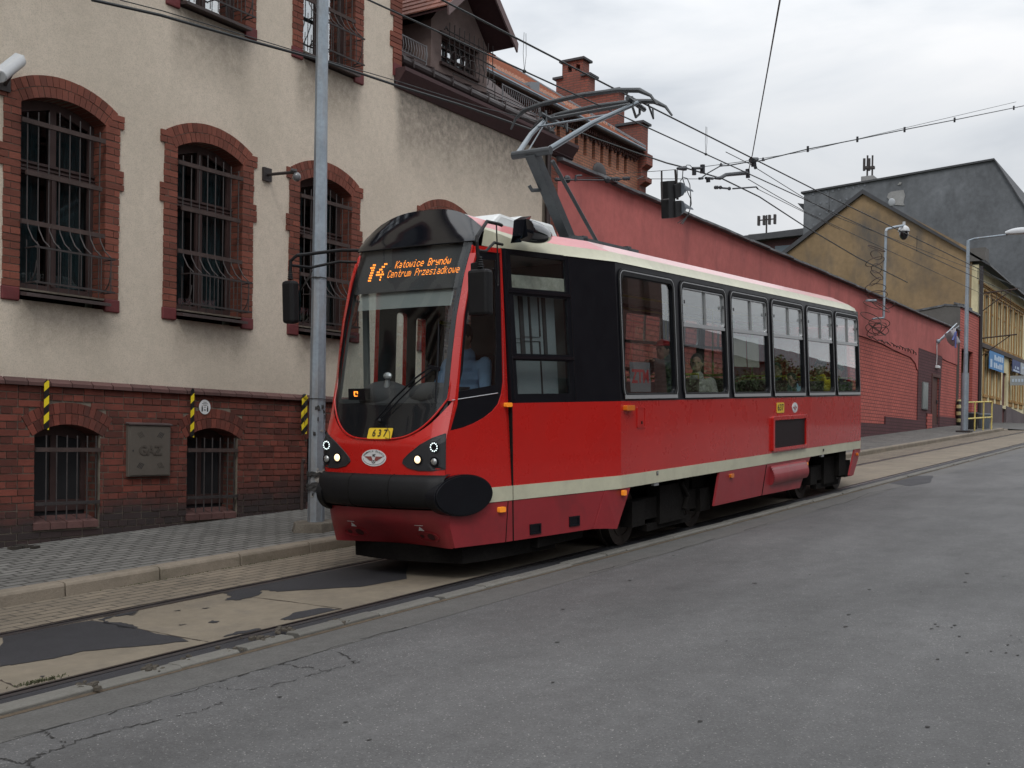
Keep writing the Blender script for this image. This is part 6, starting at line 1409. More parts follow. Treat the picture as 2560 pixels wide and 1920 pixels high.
b.tube([(11.66, c0+.52, 5.0), (12.1, c0+.52, 4.97)], .03, 7); b.tube([(11.66, c0-.62, 5.02), (12.1, c0-.62, 4.98)], .03, 7); b.tube([(11.86, c0-.66, 5.0), (11.86, c0+.55, 4.98)], .02, 7)
for s in (-.62, .52): b.tube([(11.78, c0+s, 5.06), (11.74, c0+s-.03, 4.92), (11.88, c0+s, 4.85), (12.02, c0+s+.02, 4.92), (11.98, c0+s, 5.05)], .016, 6); b.tube([(11.95, c0+s-.12, 5.0), (12.05, c0+s-.14, 4.85), (12.12, c0+s-.10, 4.98)], .012, 6)
TB(b, 'collector_head', M_pan, pgo)
# ================================================================== STREET FURNITURE
def zw(x, Y=10.6): return zr(x)+walk(Y)
M_galv = mat('galvanised_pole', (.27, .32, .37), .45, .35, var=.22, vs=2.5, bump=.2, bs=25, dirt=((.22, .14, .07), .45, 1.6, (2.5, 2.5, .5)))
M_pst = mat('torn_poster', (.035, .034, .034), .9, var=.5, vs=25); M_psw = mat('torn_paper', (.30, .29, .27), .9, var=.4, vs=20)
px0, py0 = 9.78, 9.10; pz0 = zw(px0, 9.1)
po = thing('overhead_line_pole', 'tall tapered grey steel pole with torn poster scraps beside the tram front', 'pole', (px0, py0, pz0))
b = MB()
def prad(z): return .1+(.055-.1)*(z/8.5)
zs_ = [0, .3, 1, 2, 3, 4, 6, 8.5]
b.tube([(px0+.0*z, py0, pz0+z) for z in zs_], [prad(z) for z in zs_], 8); b.build('shaft', M_galv, po)
def collar(z0, z1, name, m, rr=.004, seg=20, rag=.0, a0=0, a1=2*pi):
    b = MB()
    def f(u, v):
        a = a0+(a1-a0)*u; z = z0+(z1-z0)*v + (random.uniform(-rag, rag) if v in (0, 1) else 0); r_ = prad(z)*1.0+rr+random.uniform(0, rr); return (px0+r_*cos(a), py0+r_*sin(a), pz0+z)
    b.grid(f, seg, 3); return b.build(name, m, po, recalc=False)
collar(.62, .68, 'tape_band', M_pst, .012, 24, .012); collar(.46, .54, 'tape_band', M_pst, .014, 24, .02); collar(2.92, 2.935, 'wire_tie', M_pst, .006, 20, .004); collar(1.52, 1.53, 'wire_tie', M_pst, .004, 20, .002)
for k in range(26):
    z_ = random.choice((random.uniform(.35, .72), random.uniform(1.1, 1.5))); a = random.uniform(3.0, 6.2); collar(z_, z_+random.uniform(.01, .05), 'poster_scrap', random.choice((M_pst, M_pst, M_psw)), .002, 4, .012, a, a+random.uniform(.15, .6))
collar(.50, .70, 'poster_scrap', M_psw, .003, 8, .03, 3.8, 5.3)
b = MB(); n = 12; rk = [(px0+(.34+random.uniform(-.04, .05))*cos(2*pi*k/n), py0+(.27+random.uniform(-.04, .04))*sin(2*pi*k/n)) for k in range(n)]
top = [(x+(px0-x)*.12, y+(py0-y)*.12, pz0+.10+random.uniform(-.02, .02)) for x, y in rk]; bot = [(x, y, pz0-.05) for x, y in rk]
for k in range(n): b.face([bot[k], bot[(k+1) % n], top[(k+1) % n], top[k]])
b.face(top); b.build('concrete_footing', mat('footing', (.12, .105, .085), .95, var=.3, vs=8, bump=.8, bs=30), po, bevel=.015)
# gas cabinet
gb = thing('gas_cabinet', 'grey steel gas meter cabinet with raised GAZ lettering on the brick plinth', 'cabinet', (8.56, PYF, 1.15))
M_gas = mat('cabinet_paint', (.105, .092, .078), .55, .2, var=.08, vs=4)
b = MB(); b.box(8.27, 8.86, PYF-.045, PYF+.02, 1.145, 1.735); b.build('case', M_gas, gb, bevel=.006)
b = MB(); b.box(8.285, 8.845, PYF-.052, PYF-.043, 1.16, 1.72); dr_ = b.build('door', M_gas, gb, bevel=.003)
b = MB(); b.prism([(8.255, PYF+.01, 1.765), (8.255, PYF-.065, 1.745), (8.255, PYF-.065, 1.733), (8.255, PYF+.01, 1.74)], (.62, 0, 0)); b.build('rain_lip', M_sill, gb)
text_mesh('raised_letters', 'GAZ', .15, mat('cabinet_emboss', (.082, .071, .060), .5, .2), lambda x, y, z: (8.565+x, PYF-.0555-z, 1.44+y), dr_, None, .003, bold=.004, sx=1.05)
b = MB()
for (cx_, cz_, s) in ((8.43, 1.62, -1), (8.71, 1.62, 1), (8.43, 1.27, 1), (8.71, 1.27, -1)):
    for k in range(4): o_ = (k-1.5)*.018; b.obox((cx_+o_, PYF-.0535, cz_-s*o_*.3), (.022, 0, s*.028), (0, .001, 0), (-.002, 0, .0016))
b.ball((8.325, PYF-.055, 1.44), .009, .004, .012, 8, 5); b.build('vent_slots', M_dark, dr_)
# hazard tape strips, distance sticker, downpipe stub
M_tape = hazard('hazard_tape', .17, .85, -1, (.72, .56, .02), (.008, .008, .008))
def tape(x0, x1, z0, z1, label, crump=False):
    b = MB(); n = 8
    if not crump: b.prism([(x0, PYF-.052, z0+.01), (x1, PYF-.052, z0), (x1-.003, PYF-.052, z1-.02), ((x0+x1)/2, PYF-.052, z1), (x0, PYF-.052, z1-.03)], (0, -.003, 0))
    else:
        for q in (0, 1):
            xa, xb = x0+(x1-x0)*.5*q, x0+(x1-x0)*.5*(q+1)-.004
            for k in range(n):
                f = lambda t: (z1+(z0-z1)*t, .012*sin(t*9+q*2)); (za, oa), (zb, ob) = f(k/n), f((k+1)/n)
                b.prism([(xa+oa*.6, PYF-.054-abs(oa), za), (xb+oa*.6, PYF-.058, za), (xb+ob*.6, PYF-.058, zb), (xa+ob*.6, PYF-.054-abs(ob), zb)], (0, -.003, 0))
        b.ball(((x0+x1)/2, PYF-.06, z1+.01), .045, .02, .035, 9, 6)
    o = b.build('hazard_tape', M_tape, None); origin(o, ((x0+x1)/2, PYF-.05, z0)); tag(o, label, 'tape strip', 'black and yellow tape strips on the plinth')
tape(7.195, 7.255, 1.655, 2.185, 'black and yellow tape strip left of the gas cabinet, over the leftmost cellar window')
tape(9.145, 9.20, 1.60, 2.19, 'black and yellow tape strip right of the gas cabinet beside the round sticker')
tape(11.01, 11.13, 1.67, 2.16, 'crumpled doubled black and yellow tape strip close to the grey pole', True)
b = MB(); b.prism([(9.40+.088*cos(t), PYF-.008, 1.97+.088*sin(t)) for t in [k*pi/16 for k in range(32)]], (0, -.004, 0)); st_ = b.build('distance_sticker', M_ew, None); origin(st_, (9.40, PYF, 1.88)); tag(st_, 'round white sticker with two standing figures and 2m arrow above a cellar arch', 'sticker')
b = MB()
for s in (-1, 1):
    x_ = 9.40+s*.042; b.box(x_-.010, x_+.010, PYF-.0135, PYF-.012, 1.915, 1.968); b.prism([(x_+.007*cos(t), PYF-.012, 1.978+.008*sin(t)) for t in [k*pi/5 for k in range(10)]], (0, -.0015, 0))
for k, (w_, z_) in enumerate(((.05, 2.028), (.09, 2.010), (.06, 1.992), (.03, 1.968))): b.box(9.40-w_/2, 9.40+w_/2, PYF-.0135, PYF-.012, z_-.003, z_+.003)
b.build('pictogram', M_bk, st_); text_mesh('caption', '2m', .026, M_bk, lambda x, y, z: (9.40+x, PYF-.0135-z, 1.935+y), st_, None, .0006, bold=.001)
b = MB(); b.tube([(11.05, PYF-.05, zw(11)), (11.05, PYF-.05, 1.28), (11.06, PYF-.07, 1.31)], .022, 8); b.ball((11.06, PYF-.06, 1.32), .03, .03, .02, 8, 5); sp_ = b.build('standpipe', M_iron2, None); origin(sp_, (11.05, PYF-.05, zw(11))); tag(sp_, 'short rusty standpipe against the brick plinth beside the pole', 'pipe')
# cameras on the facade
M_cw = mat('camera_white', (.48, .50, .52), .35, var=.05, vs=5)
cc = thing('bullet_camera', 'white tubular surveillance camera at the top left corner above the window arch', 'camera', (6.74, WY, 5.2))
ca = P(0, 205, WY-.30); cb_ = P(62, 150, WY-.10)
a0, a1 = P(8, 185, WY-.45), P(50, 152, WY-.12)
b = MB(); b.tube([a0-(a1-a0)*.18, a1], .062, 16); b.prism([a0-(a1-a0)*.25+Vector((-.055, 0, .045)), a1+Vector((-.055, 0, .05)), a1+Vector((.055, 0, .05)), a0-(a1-a0)*.25+Vector((.055, 0, .045))], (0, 0, .02)); b.build('housing', M_cw, cc, smooth=40, bevel=.008)
b = MB(); b.tube([a0+(a1-a0)*.5-Vector((0, 0, .06)), Vector((6.78, WY-.03, 5.15))], .022, 7); b.box(6.72, 6.84, WY-.04, WY, 5.08, 5.22); b.build('bracket', M_iron, cc)
c2 = thing('dome_camera', 'black wall bracket with small dome camera reaching over the arch behind the pole', 'camera', (10.35, WY, 5.3))
q0, q1 = P(665, 437, WY), P(742, 432, WY-.55)
b = MB(); b.obox(q0-Vector((0, .015, 0)), (.07, 0, 0), (0, .02, 0), (0, 0, .085)); b.tube([q0, q1+Vector((-.04, 0, .0))], .02, 8); b.tube([q1+Vector((-.06, .05, .02)), q1+Vector((0, 0, .01))], .035, 8); b.build('bracket', M_iron, c2)
b = MB(); b.ball(q1+Vector((0, 0, -.05)), .055, .055, .06, 14, 8); b.build('dome', mat('camera_dome', (.14, .14, .15), .2, coat=.5), c2, smooth=60)

# street lamp, guard rail, bins, cctv mast, razor wire, flags
lx, ly = 44.3, 8.85; lz = zw(lx, 8.85)
lp = thing('street_lamp', 'grey street lamp with white cobra head by the kerb at the wall end', 'street lamp', (lx, ly, lz))
t0 = P(2421, 601, ly); 
b = MB(); b.tube([(lx, ly, lz), (lx, ly, lz+2.2)], .13, 12); b.tube([(lx, ly, lz+2.2), (lx, ly, t0.z)], [.085, .06], 12); b.build('post', M_galv, lp)
b = MB(); b.box(lx-.25, lx+.25, ly-.25, ly+.25, lz-.02, lz+.06); b.build('base_plate', M_iron, lp)
hd = P(2540, 583, ly-1.8); b = MB(); b.tube([(lx, ly, t0.z-.02), (lx+.05, ly-.2, t0.z+.05), hd-Vector((.0, -.3, .03))], .035, 8); b.build('arm', M_galv, lp)
b = MB(); b.grid(lambda u, v: (lambda r_: (hd.x+r_*cos(v*2*pi)*.6, hd.y+.35-1.0*u, hd.z+.03+r_*.55*max(sin(v*2*pi), -.35)))( .30*(sin(pi*min(u*.9+.06, 1)))**.6), 12, 16); b.build('lamp_head', M_cw, lp, smooth=60)
gr_ = thing('guard_rail', 'yellow tubular guard rail of three bays on the pavement behind the lamp', 'railing', (46, 8.9, zw(46, 8.9)))
M_yrl = mat('rail_yellow', (.60, .50, .16), .5, var=.25, vs=4, dirt=((.30, .13, .05), .6, 2.5, (1, 1, 1)))
A = Vector((45.1, 8.96, 0)); B = Vector((47.9, 8.55, 0)); b = MB()
for k in range(4):
    q = A.lerp(B, k/3); z_ = zw(q.x, 8.8); b.tube([(q.x, q.y, z_-.02), (q.x, q.y, z_+1.08)], .03, 7)
for k in range(3):
    q, r = A.lerp(B, (k+.04)/3), A.lerp(B, (k+.96)/3); 
    for dz in (.48, 1.1): b.tube([(q.x, q.y, zw(q.x, 8.8)+dz), (r.x, r.y, zw(r.x, 8.8)+dz)], .03, 7)
b.build('rails', M_yrl, gr_)
for i, (x_, y_, m, lab, h_) in enumerate(((47.6, 9.25, mat('bin_black', (.012, .012, .014), .5), 'black litter bin behind the yellow guard rail', .62), (49.0, 9.05, mat('bin_grey', (.10, .12, .14), .5), 'grey litter bin behind the yellow guard rail', .55))):
    z_ = zw(x_, 9); t_ = thing('litter_bin', lab, 'bin', (x_, y_, z_)); b = MB(); b.tube([(x_, y_, z_), (x_, y_, z_+h_)], [.22, .27], 14); b.build('bin_body', m, t_); b = MB(); b.tube([(x_, y_, z_+h_), (x_, y_, z_+h_+.05)], [.29, .26], 14); b.build('bin_rim', m, t_)
zR = lambda a, c: (1900+a/3.318, 380+c/3.318)
CM = 11.0
def cq(a, c, Y=10.4): return P(*zR(a, c), Y)
cm = thing('camera_mast', 'grey steel mast with white dome camera rising from the red wall coping', 'camera', tuple(cq(1025, 1370)))
b = MB(); b.tube([cq(1025, 1372), cq(1045, 655), cq(1052, 640), cq(1120, 622), cq(1195, 610, 10.3)], .045, 8); b.tube([cq(935, 1385), cq(1025, 1375)], .035, 6); b.tube([cq(885, 1232), cq(960, 1232)], .04, 6); b.build('mast', M_galv, cm)
b = MB(); q = cq(1193, 655, 10.3); b.ball(q+Vector((0, 0, -.02)), .20, .20, .22, 14, 8, z0=0.); b.tube([q+Vector((0, 0, .15)), q+Vector((0, 0, .32))], .05, 8); b.build('camera_hood', M_cw, cm, smooth=60)
b = MB(); b.ball(q+Vector((0, 0, -.08)), .16, .16, .24, 14, 8); b.build('camera_dome', M_blkg, cm, smooth=60)
rz = thing('razor_wire', 'rusty razor wire coils looped round the camera mast and wall top', 'wire', tuple(cq(950, 1450)))
b = MB()
for (cx_, cy_, r_) in [(972, 1470, 55), (975, 1478, 50), (970, 1462, 47), (968, 1475, 58), (920, 1372, 50), (990, 1420, 42), (940, 1270, 40), (1000, 1280, 55), (1070, 1270, 30)]+[(965+random.uniform(-12, 12), 800+55*k, random.uniform(30, 46)) for k in range(8)]:
    c = cq(cx_, cy_, 10.25); r0 = (cq(cx_+r_, cy_, 10.25)-c).length*.55; rr0 = (cq(cx_, cy_+r_, 10.25)-c).length*.92; ph = random.uniform(0, 6.28)
    b.tube([c+Vector((r0*cos(t)*1.0, .25*sin(t+ph), rr0*sin(t))) for t in [k*pi/12 for k in range(24)]], .013, 4, close=True)
b.build('coils', M_iron2, rz)
b = MB(); x = 37.7
while x < 44: b.tube([(x, RW-.06, 5.28+.03*sin(x*5)), (x+.2, RW-.10, 5.24+.04*sin(x*7)), (x+.4, RW-.06, 5.28-.02*(x-37))], .018, 4); x += .4
b.build('fallen_strand', M_iron2, rz)
fl = thing('flags', 'two drooping white flags with blue marks on slanted staffs over the wall end', 'flag', tuple(P(2080+915/3.4563, 720+460/3.4563, RW)))
f_ = lambda a, c, Y: P(2080+a/3.4563, 720+c/3.4563, Y)
b = MB(); b.tube([f_(915, 462, RW), f_(1080, 305, RW-.6)], .03, 5); b.tube([f_(918, 466, RW), f_(1100, 328, RW-.75)], .03, 5); b.ball(f_(915, 462, RW-.05), .1, .1, .1, 8, 5); b.build('staffs', M_galv, fl)
b = MB(); P4 = [f_(985, 400, RW-.35), f_(1065, 340, RW-.6), f_(1090, 470, RW-.75), f_(1045, 505, RW-.45)]
b.grid(lambda u, v: (P4[0].lerp(P4[1], u)).lerp(P4[3].lerp(P4[2], u), v)+Vector((.0, .10*sin(u*14+v*3), 0)), 16, 8); b.build('cloth', mat('flag_white', (.48, .47, .50), .85), fl, smooth=70, recalc=False)
b = MB(); L4 = [P4[0].lerp(P4[1], .35), P4[0].lerp(P4[1], .7)]; b.tube([L4[0]+Vector((-.05, -.14, -.35)), L4[1]+Vector((-.05, -.14, -.1)), L4[1]+Vector((-.05, -.14, -.75))], .045, 4); b.build('blue_mark', mat('flag_blue', (.10, .12, .30), .8), fl)

# ================================================================== OVERHEAD WIRES
M_wire = mat('copper_wire', (.028, .032, .034), .6, .3)
M_ins = mat('insulator', (.020, .022, .028), .5)
def wire(name, pts, r, label, group=None, par=None):
    b = MB(); b.tube(pts, r, 5); o = b.build(name, M_wire, par)
    if par is None: origin(o, pts[0]); tag(o, label, 'wire', group)
    return o
YW = 6.52
z1c = lambda x: zr(x)+5.20; z1m = lambda x: zr(x)+5.52
cw_ = wire('contact_wire', [(x, YW, 5.50+(x-9)*.038) for x in (-30, 0, 6, 12, 20, 30, 45, 70, 100)], .009, 'lower of the two overhead wires, the one the pantograph touches', 'overhead line wires')
mw_ = wire('messenger_wire', [(x, YW, 5.80+(x-9)*.032+.002*(x-14)**2*.2) for x in (-30, 0, 6, 12, 20, 30)]+[(x, YW, 6.62+(x-30)*.036) for x in (45, 70, 100)], .011, 'upper of the two overhead wires that converge above the pantograph', 'overhead line wires')
dq = MB()
for x in (10.12, 14.9, 20.5, 27, 34):
    zb_, zt_ = 5.50+(x-9)*.038, 5.86+(x-9)*.034; 
    for s in (-.03, .03): dq.tube([(x, YW, zb_), (x+s, YW, (zb_+zt_)/2), (x+s*.6, YW, zt_+.05)], .003, 4)
    dq.ball((x, YW, zb_), .03, .02, .02, 6, 4)
dq.build('droppers', M_wire, mw_)
def pv(x, y, Y): return P(x*2560/2212, y*2560/2212, Y)
# facade cable along the building
wire('facade_cable', [P(230, 0, 9.4), P(400, 38, 9.4), P(617, 100, 9.4), P(800, 150, 9.4), P(989, 213, 9.4), P(1150, 262, 9.4), P(1330, 325, 9.4)], .017, 'thick black cable crossing in front of the upper windows of the cream building', 'cables in front of the facade')
wire('facade_cable', [P(300, 0, 9.4), P(402, 26, 9.4), P(610, 88, 9.4), P(830, 155, 9.4), P(1000, 205, 9.4), P(1200, 268, 9.4), P(1440, 325, 9.4)], .006, 'thin cable just above the thick black one on the cream building', 'cables in front of the facade')
wire('anchor_wire', [pv(1205, 268, 10.5), pv(1290, 300, 9.5), pv(1375, 330, 8.7), pv(1440, 352, 8.2), pv(1475, 361, 8.0), pv(1560, 386, 7.9), pv(1640, 425, 7.8), pv(1735, 487, 7.8), pv(1850, 555, 7.8), pv(1960, 610, 7.8)], .013, 'dark cable from the eaves corner past the hanging traffic signal')
for (y0_, y1_) in ((385, 372), (383, 380), (386, 408)):
    pass
# hanging traffic signal
SY = 7.0
sg_ = thing('traffic_signal', 'black two lamp traffic signal hanging from the overhead wires seen from behind', 'traffic signal', tuple(pv(1462, 470, SY)))
zq = lambda a, c, Y=SY: P(1500+a/3.687, 380+c/3.687, Y)
def slab(b, pts, Y, th): q = [zq(x, y, Y) for x, y in pts]; b.prism(q, (0, th, 0))
b = MB(); slab(b, [(625, 265), (695, 262), (700, 605), (635, 608)], SY, .12); slab(b, [(690, 300), (750, 275), (748, 415), (700, 430)], SY-.02, .15); slab(b, [(695, 450), (752, 445), (755, 585), (700, 605)], SY-.02, .15); b.build('signal_body', M_rub, sg_, bevel=.01)
b = MB(); b.tube([zq(568, 175), zq(570, 440), zq(632, 435)], .014, 6); b.tube([zq(695, 165), zq(715, 440)], .02, 6); b.build('hanger', M_iron, sg_)
b = MB()
for cy_ in (345, 512):
    a_, c_ = zq(752, cy_), zq(826, cy_+8); n = 10
    for k in range(n):
        t0, t1 = pi*k/n, pi*(k+1)/n; r_ = .105
        b.face([a_+Vector((0, r_*.6*cos(t0), r_*sin(t0)-.02)), a_+Vector((0, r_*.6*cos(t1), r_*sin(t1)-.02)), c_+Vector((0, r_*.6*cos(t1), r_*.45*sin(t1)-.03)), c_+Vector((0, r_*.6*cos(t0), r_*.45*sin(t0)-.03))])
    b.prism([a_+Vector((0, .06*cos(t), .10*sin(t)-.0)) for t in [k*pi/6 for k in range(12)]], (-.02, 0, 0))
b.build('lamp_hood', mat('hood_grey', (.10, .115, .135), .5), sg_, recalc=False)
b = MB(); b.tube([zq(765, 165), zq(760, 240), zq(790, 330), zq(835, 430), zq(830, 530), zq(800, 600), zq(760, 665)], .007, 5); b.tube([zq(740, 270), zq(765, 232), zq(805, 245), zq(828, 300), zq(842, 480), zq(815, 580), zq(745, 660)], .007, 5); b.tube([zq(800, 600), zq(715, 655)], .006, 4); b.tube([zq(715, 160), zq(712, 280)], .006, 4); b.build('loose_cables', M_wire, sg_)
# span wires with insulators
SX = 16.5
def pxx(x, y, X): return PX(x*2560/2212, y*2560/2212, X)
sp1 = wire('span_wire', [zq(925, 245), zq(1000, 190), zq(1110, 128), zq(1180, 125), zq(1330, 98), zq(1430, 90), zq(1500, 75)]+[pv(1905, 353-69.5*0-0, SY) if False else pv(x, y, SY-.35*(i+1)) for i, (x, y) in enumerate(((1745, 322), (1852, 301), (1954, 280), (2062, 259), (2190, 233), (2300, 210)))], .010, 'sagging span wire with small clamps rising to the upper right corner')
for x, y, i in ((1745, 322, 1), (1852, 301, 2), (1954, 280, 3), (2062, 259, 4), (2190, 233, 5)):
    q = pv(x, y, SY-.35*i); b = MB(); b.tube([q+Vector((0, 0, -.05)), q+Vector((0, 0, .05))], .022, 6); b.build('clamp', M_ins, sp1)
for a_, c_ in ((1115, 120), (1503, 70)): b = MB(); b.tube([zq(a_, c_+12), zq(a_, c_-20)], [.035, .01], 6); b.build('clamp', M_ins, sp1)
wire('thin_span_wire', [zq(960, 135), zq(1300, 90), zq(1860, 0), pv(2195, 220, SY-2)], .005, 'thin second span wire running just above the sagging one')
wire('diagonal_wire', [pv(1690, -30, 3.0), pv(1660, 140, 4.6), pv(1625, 335, 6.4), zq(1372, 160)], .008, 'single steep wire dropping from the top edge to the wire junction')
wire('far_contact_wire', [pv(1100, 0, 6.2) if False else zq(1160, 0, 7.5), zq(1370, 105, 7.5), zq(1860, 410, 7.5), zq(2212, 610, 7.5), pv(2250, 640, 7.5)], .007, 'far overhead wire crossing the grey firewall from the wire junction', 'overhead line wires')
wire('far_contact_wire', [zq(1365, 250, 7.3), zq(1620, 400, 7.3), zq(1880, 545, 7.3), zq(2212, 700, 7.3), pv(2240, 690, 7.3)], .007, 'second far overhead wire running from the wide junction arm to the ochre gable', 'overhead line wires')
wire('far_contact_wire', [zq(1460, 345, 7.3), zq(1860, 545, 7.3), zq(2212, 715, 7.3)], .006, 'third far overhead wire from the lower junction arm to the ochre gable', 'overhead line wires')
jn = thing('wire_junction', 'cluster of black insulators and section arms where the overhead wires meet', 'insulator cluster', tuple(zq(1350, 200)))
b = MB()
b.tube([zq(1060, 242), zq(1110, 240), zq(1160, 210), zq(1350, 192)], [.018, .03, .03, .035], 7); b.tube([zq(1360, 155), zq(1365, 240)], .035, 7); b.tube([zq(1395, 75), zq(1450, 65)], [.05, .03], 7); b.tube([zq(1415, 80), zq(1420, 135)], .045, 7)
b.tube([zq(1225, 338), zq(1440, 322), zq(1455, 340)], .014, 6); b.tube([zq(855, 150), zq(945, 148)], .022, 6); b.tube([zq(945, 118), zq(945, 195)], .04, 6); b.tube([zq(868, 150), zq(868, 212)], .035, 6); b.tube([zq(715, 152), zq(785, 150)], [.02, .04], 6)
b.tube([zq(975, 240), zq(1040, 245)], .022, 6); b.tube([zq(995, 235), zq(998, 280)], .035, 6); b.tube([zq(915, 245), zq(945, 242)], .022, 6); b.tube([zq(1430, 135), zq(1435, 150)], .03, 6)
for a_ in (1065, 1080, 1110, 1192): b.ball(zq(a_, 327 if a_ < 1150 else 337), .03, .03, .03, 8, 5)
b.tube([zq(1125, 332), zq(1190, 338)], .016, 5); b.build('insulators', M_ins, jn, smooth=40)
b = MB(); b.tube([zq(785, 150), zq(800, 120), zq(830, 122), zq(855, 150)], .006, 5); b.build('jumper', M_wire, jn)
tw = wire('tie_wire', [pv(1235, 385, 10.2), pv(1330, 383, 9.4), pv(1390, 381, 8.6), zq(340, 248, 8.2), zq(900, 248)], .005, 'thin horizontal tie wire from the brick pier to the hanging signal junction')
zt_ = lambda a, c, Y: P(1240+a/5.53, 200+c/5.53, Y)
b = MB()
for k in range(5): b.ball(zt_(830+28*k, 1375, 10.1), .03, .03, .035, 8, 5)
b.ball(zt_(985, 1372, 10.0), .08, .06, .07, 10, 6); b.tube([zt_(1095, 1395, 9.8), zt_(1105, 1325, 9.8), zt_(1180, 1320, 9.8)], .02, 6); b.ball(zt_(1535, 1378, 9.3), .08, .05, .06, 10, 6)
for k in range(4): b.ball(zt_(1610+28*k, 1370, 9.2), .03, .03, .035, 8, 5)
for k in range(3): b.ball(zt_(1770+32*k, 1362, 9.0), .03, .03, .035, 8, 5)
b.tube([zt_(830, 1380, 10.1), zt_(1500, 1385, 9.4), zt_(1850, 1365, 9.0)], .014, 5); b.build('strain_insulators', M_ins, tw)
wire('tie_wire', [zt_(1500, 1310, 9.4), zt_(2212, 1260, 8.6), zq(700, 162)], .005, 'thin tie wire sloping up from the tower foot to the hanging signal')

# litter by the wall foot
b = MB()
c = P(55, 1372, 10.45)
for _ in range(22):
    q = c+Vector((random.gauss(0, .06), random.gauss(0, .05), .0)); z_ = zw(q.x, q.y); s = random.uniform(.008, .03); b.obox((q.x, q.y, z_+s*.5), (s*1.5, s*.5, 0), (-s*.4, s, 0), (0, 0, s*.5))
o = b.build('debris', mat('leaf_debris', (.03, .025, .02), .95, island=.5), None); tag(o, kind='stuff')

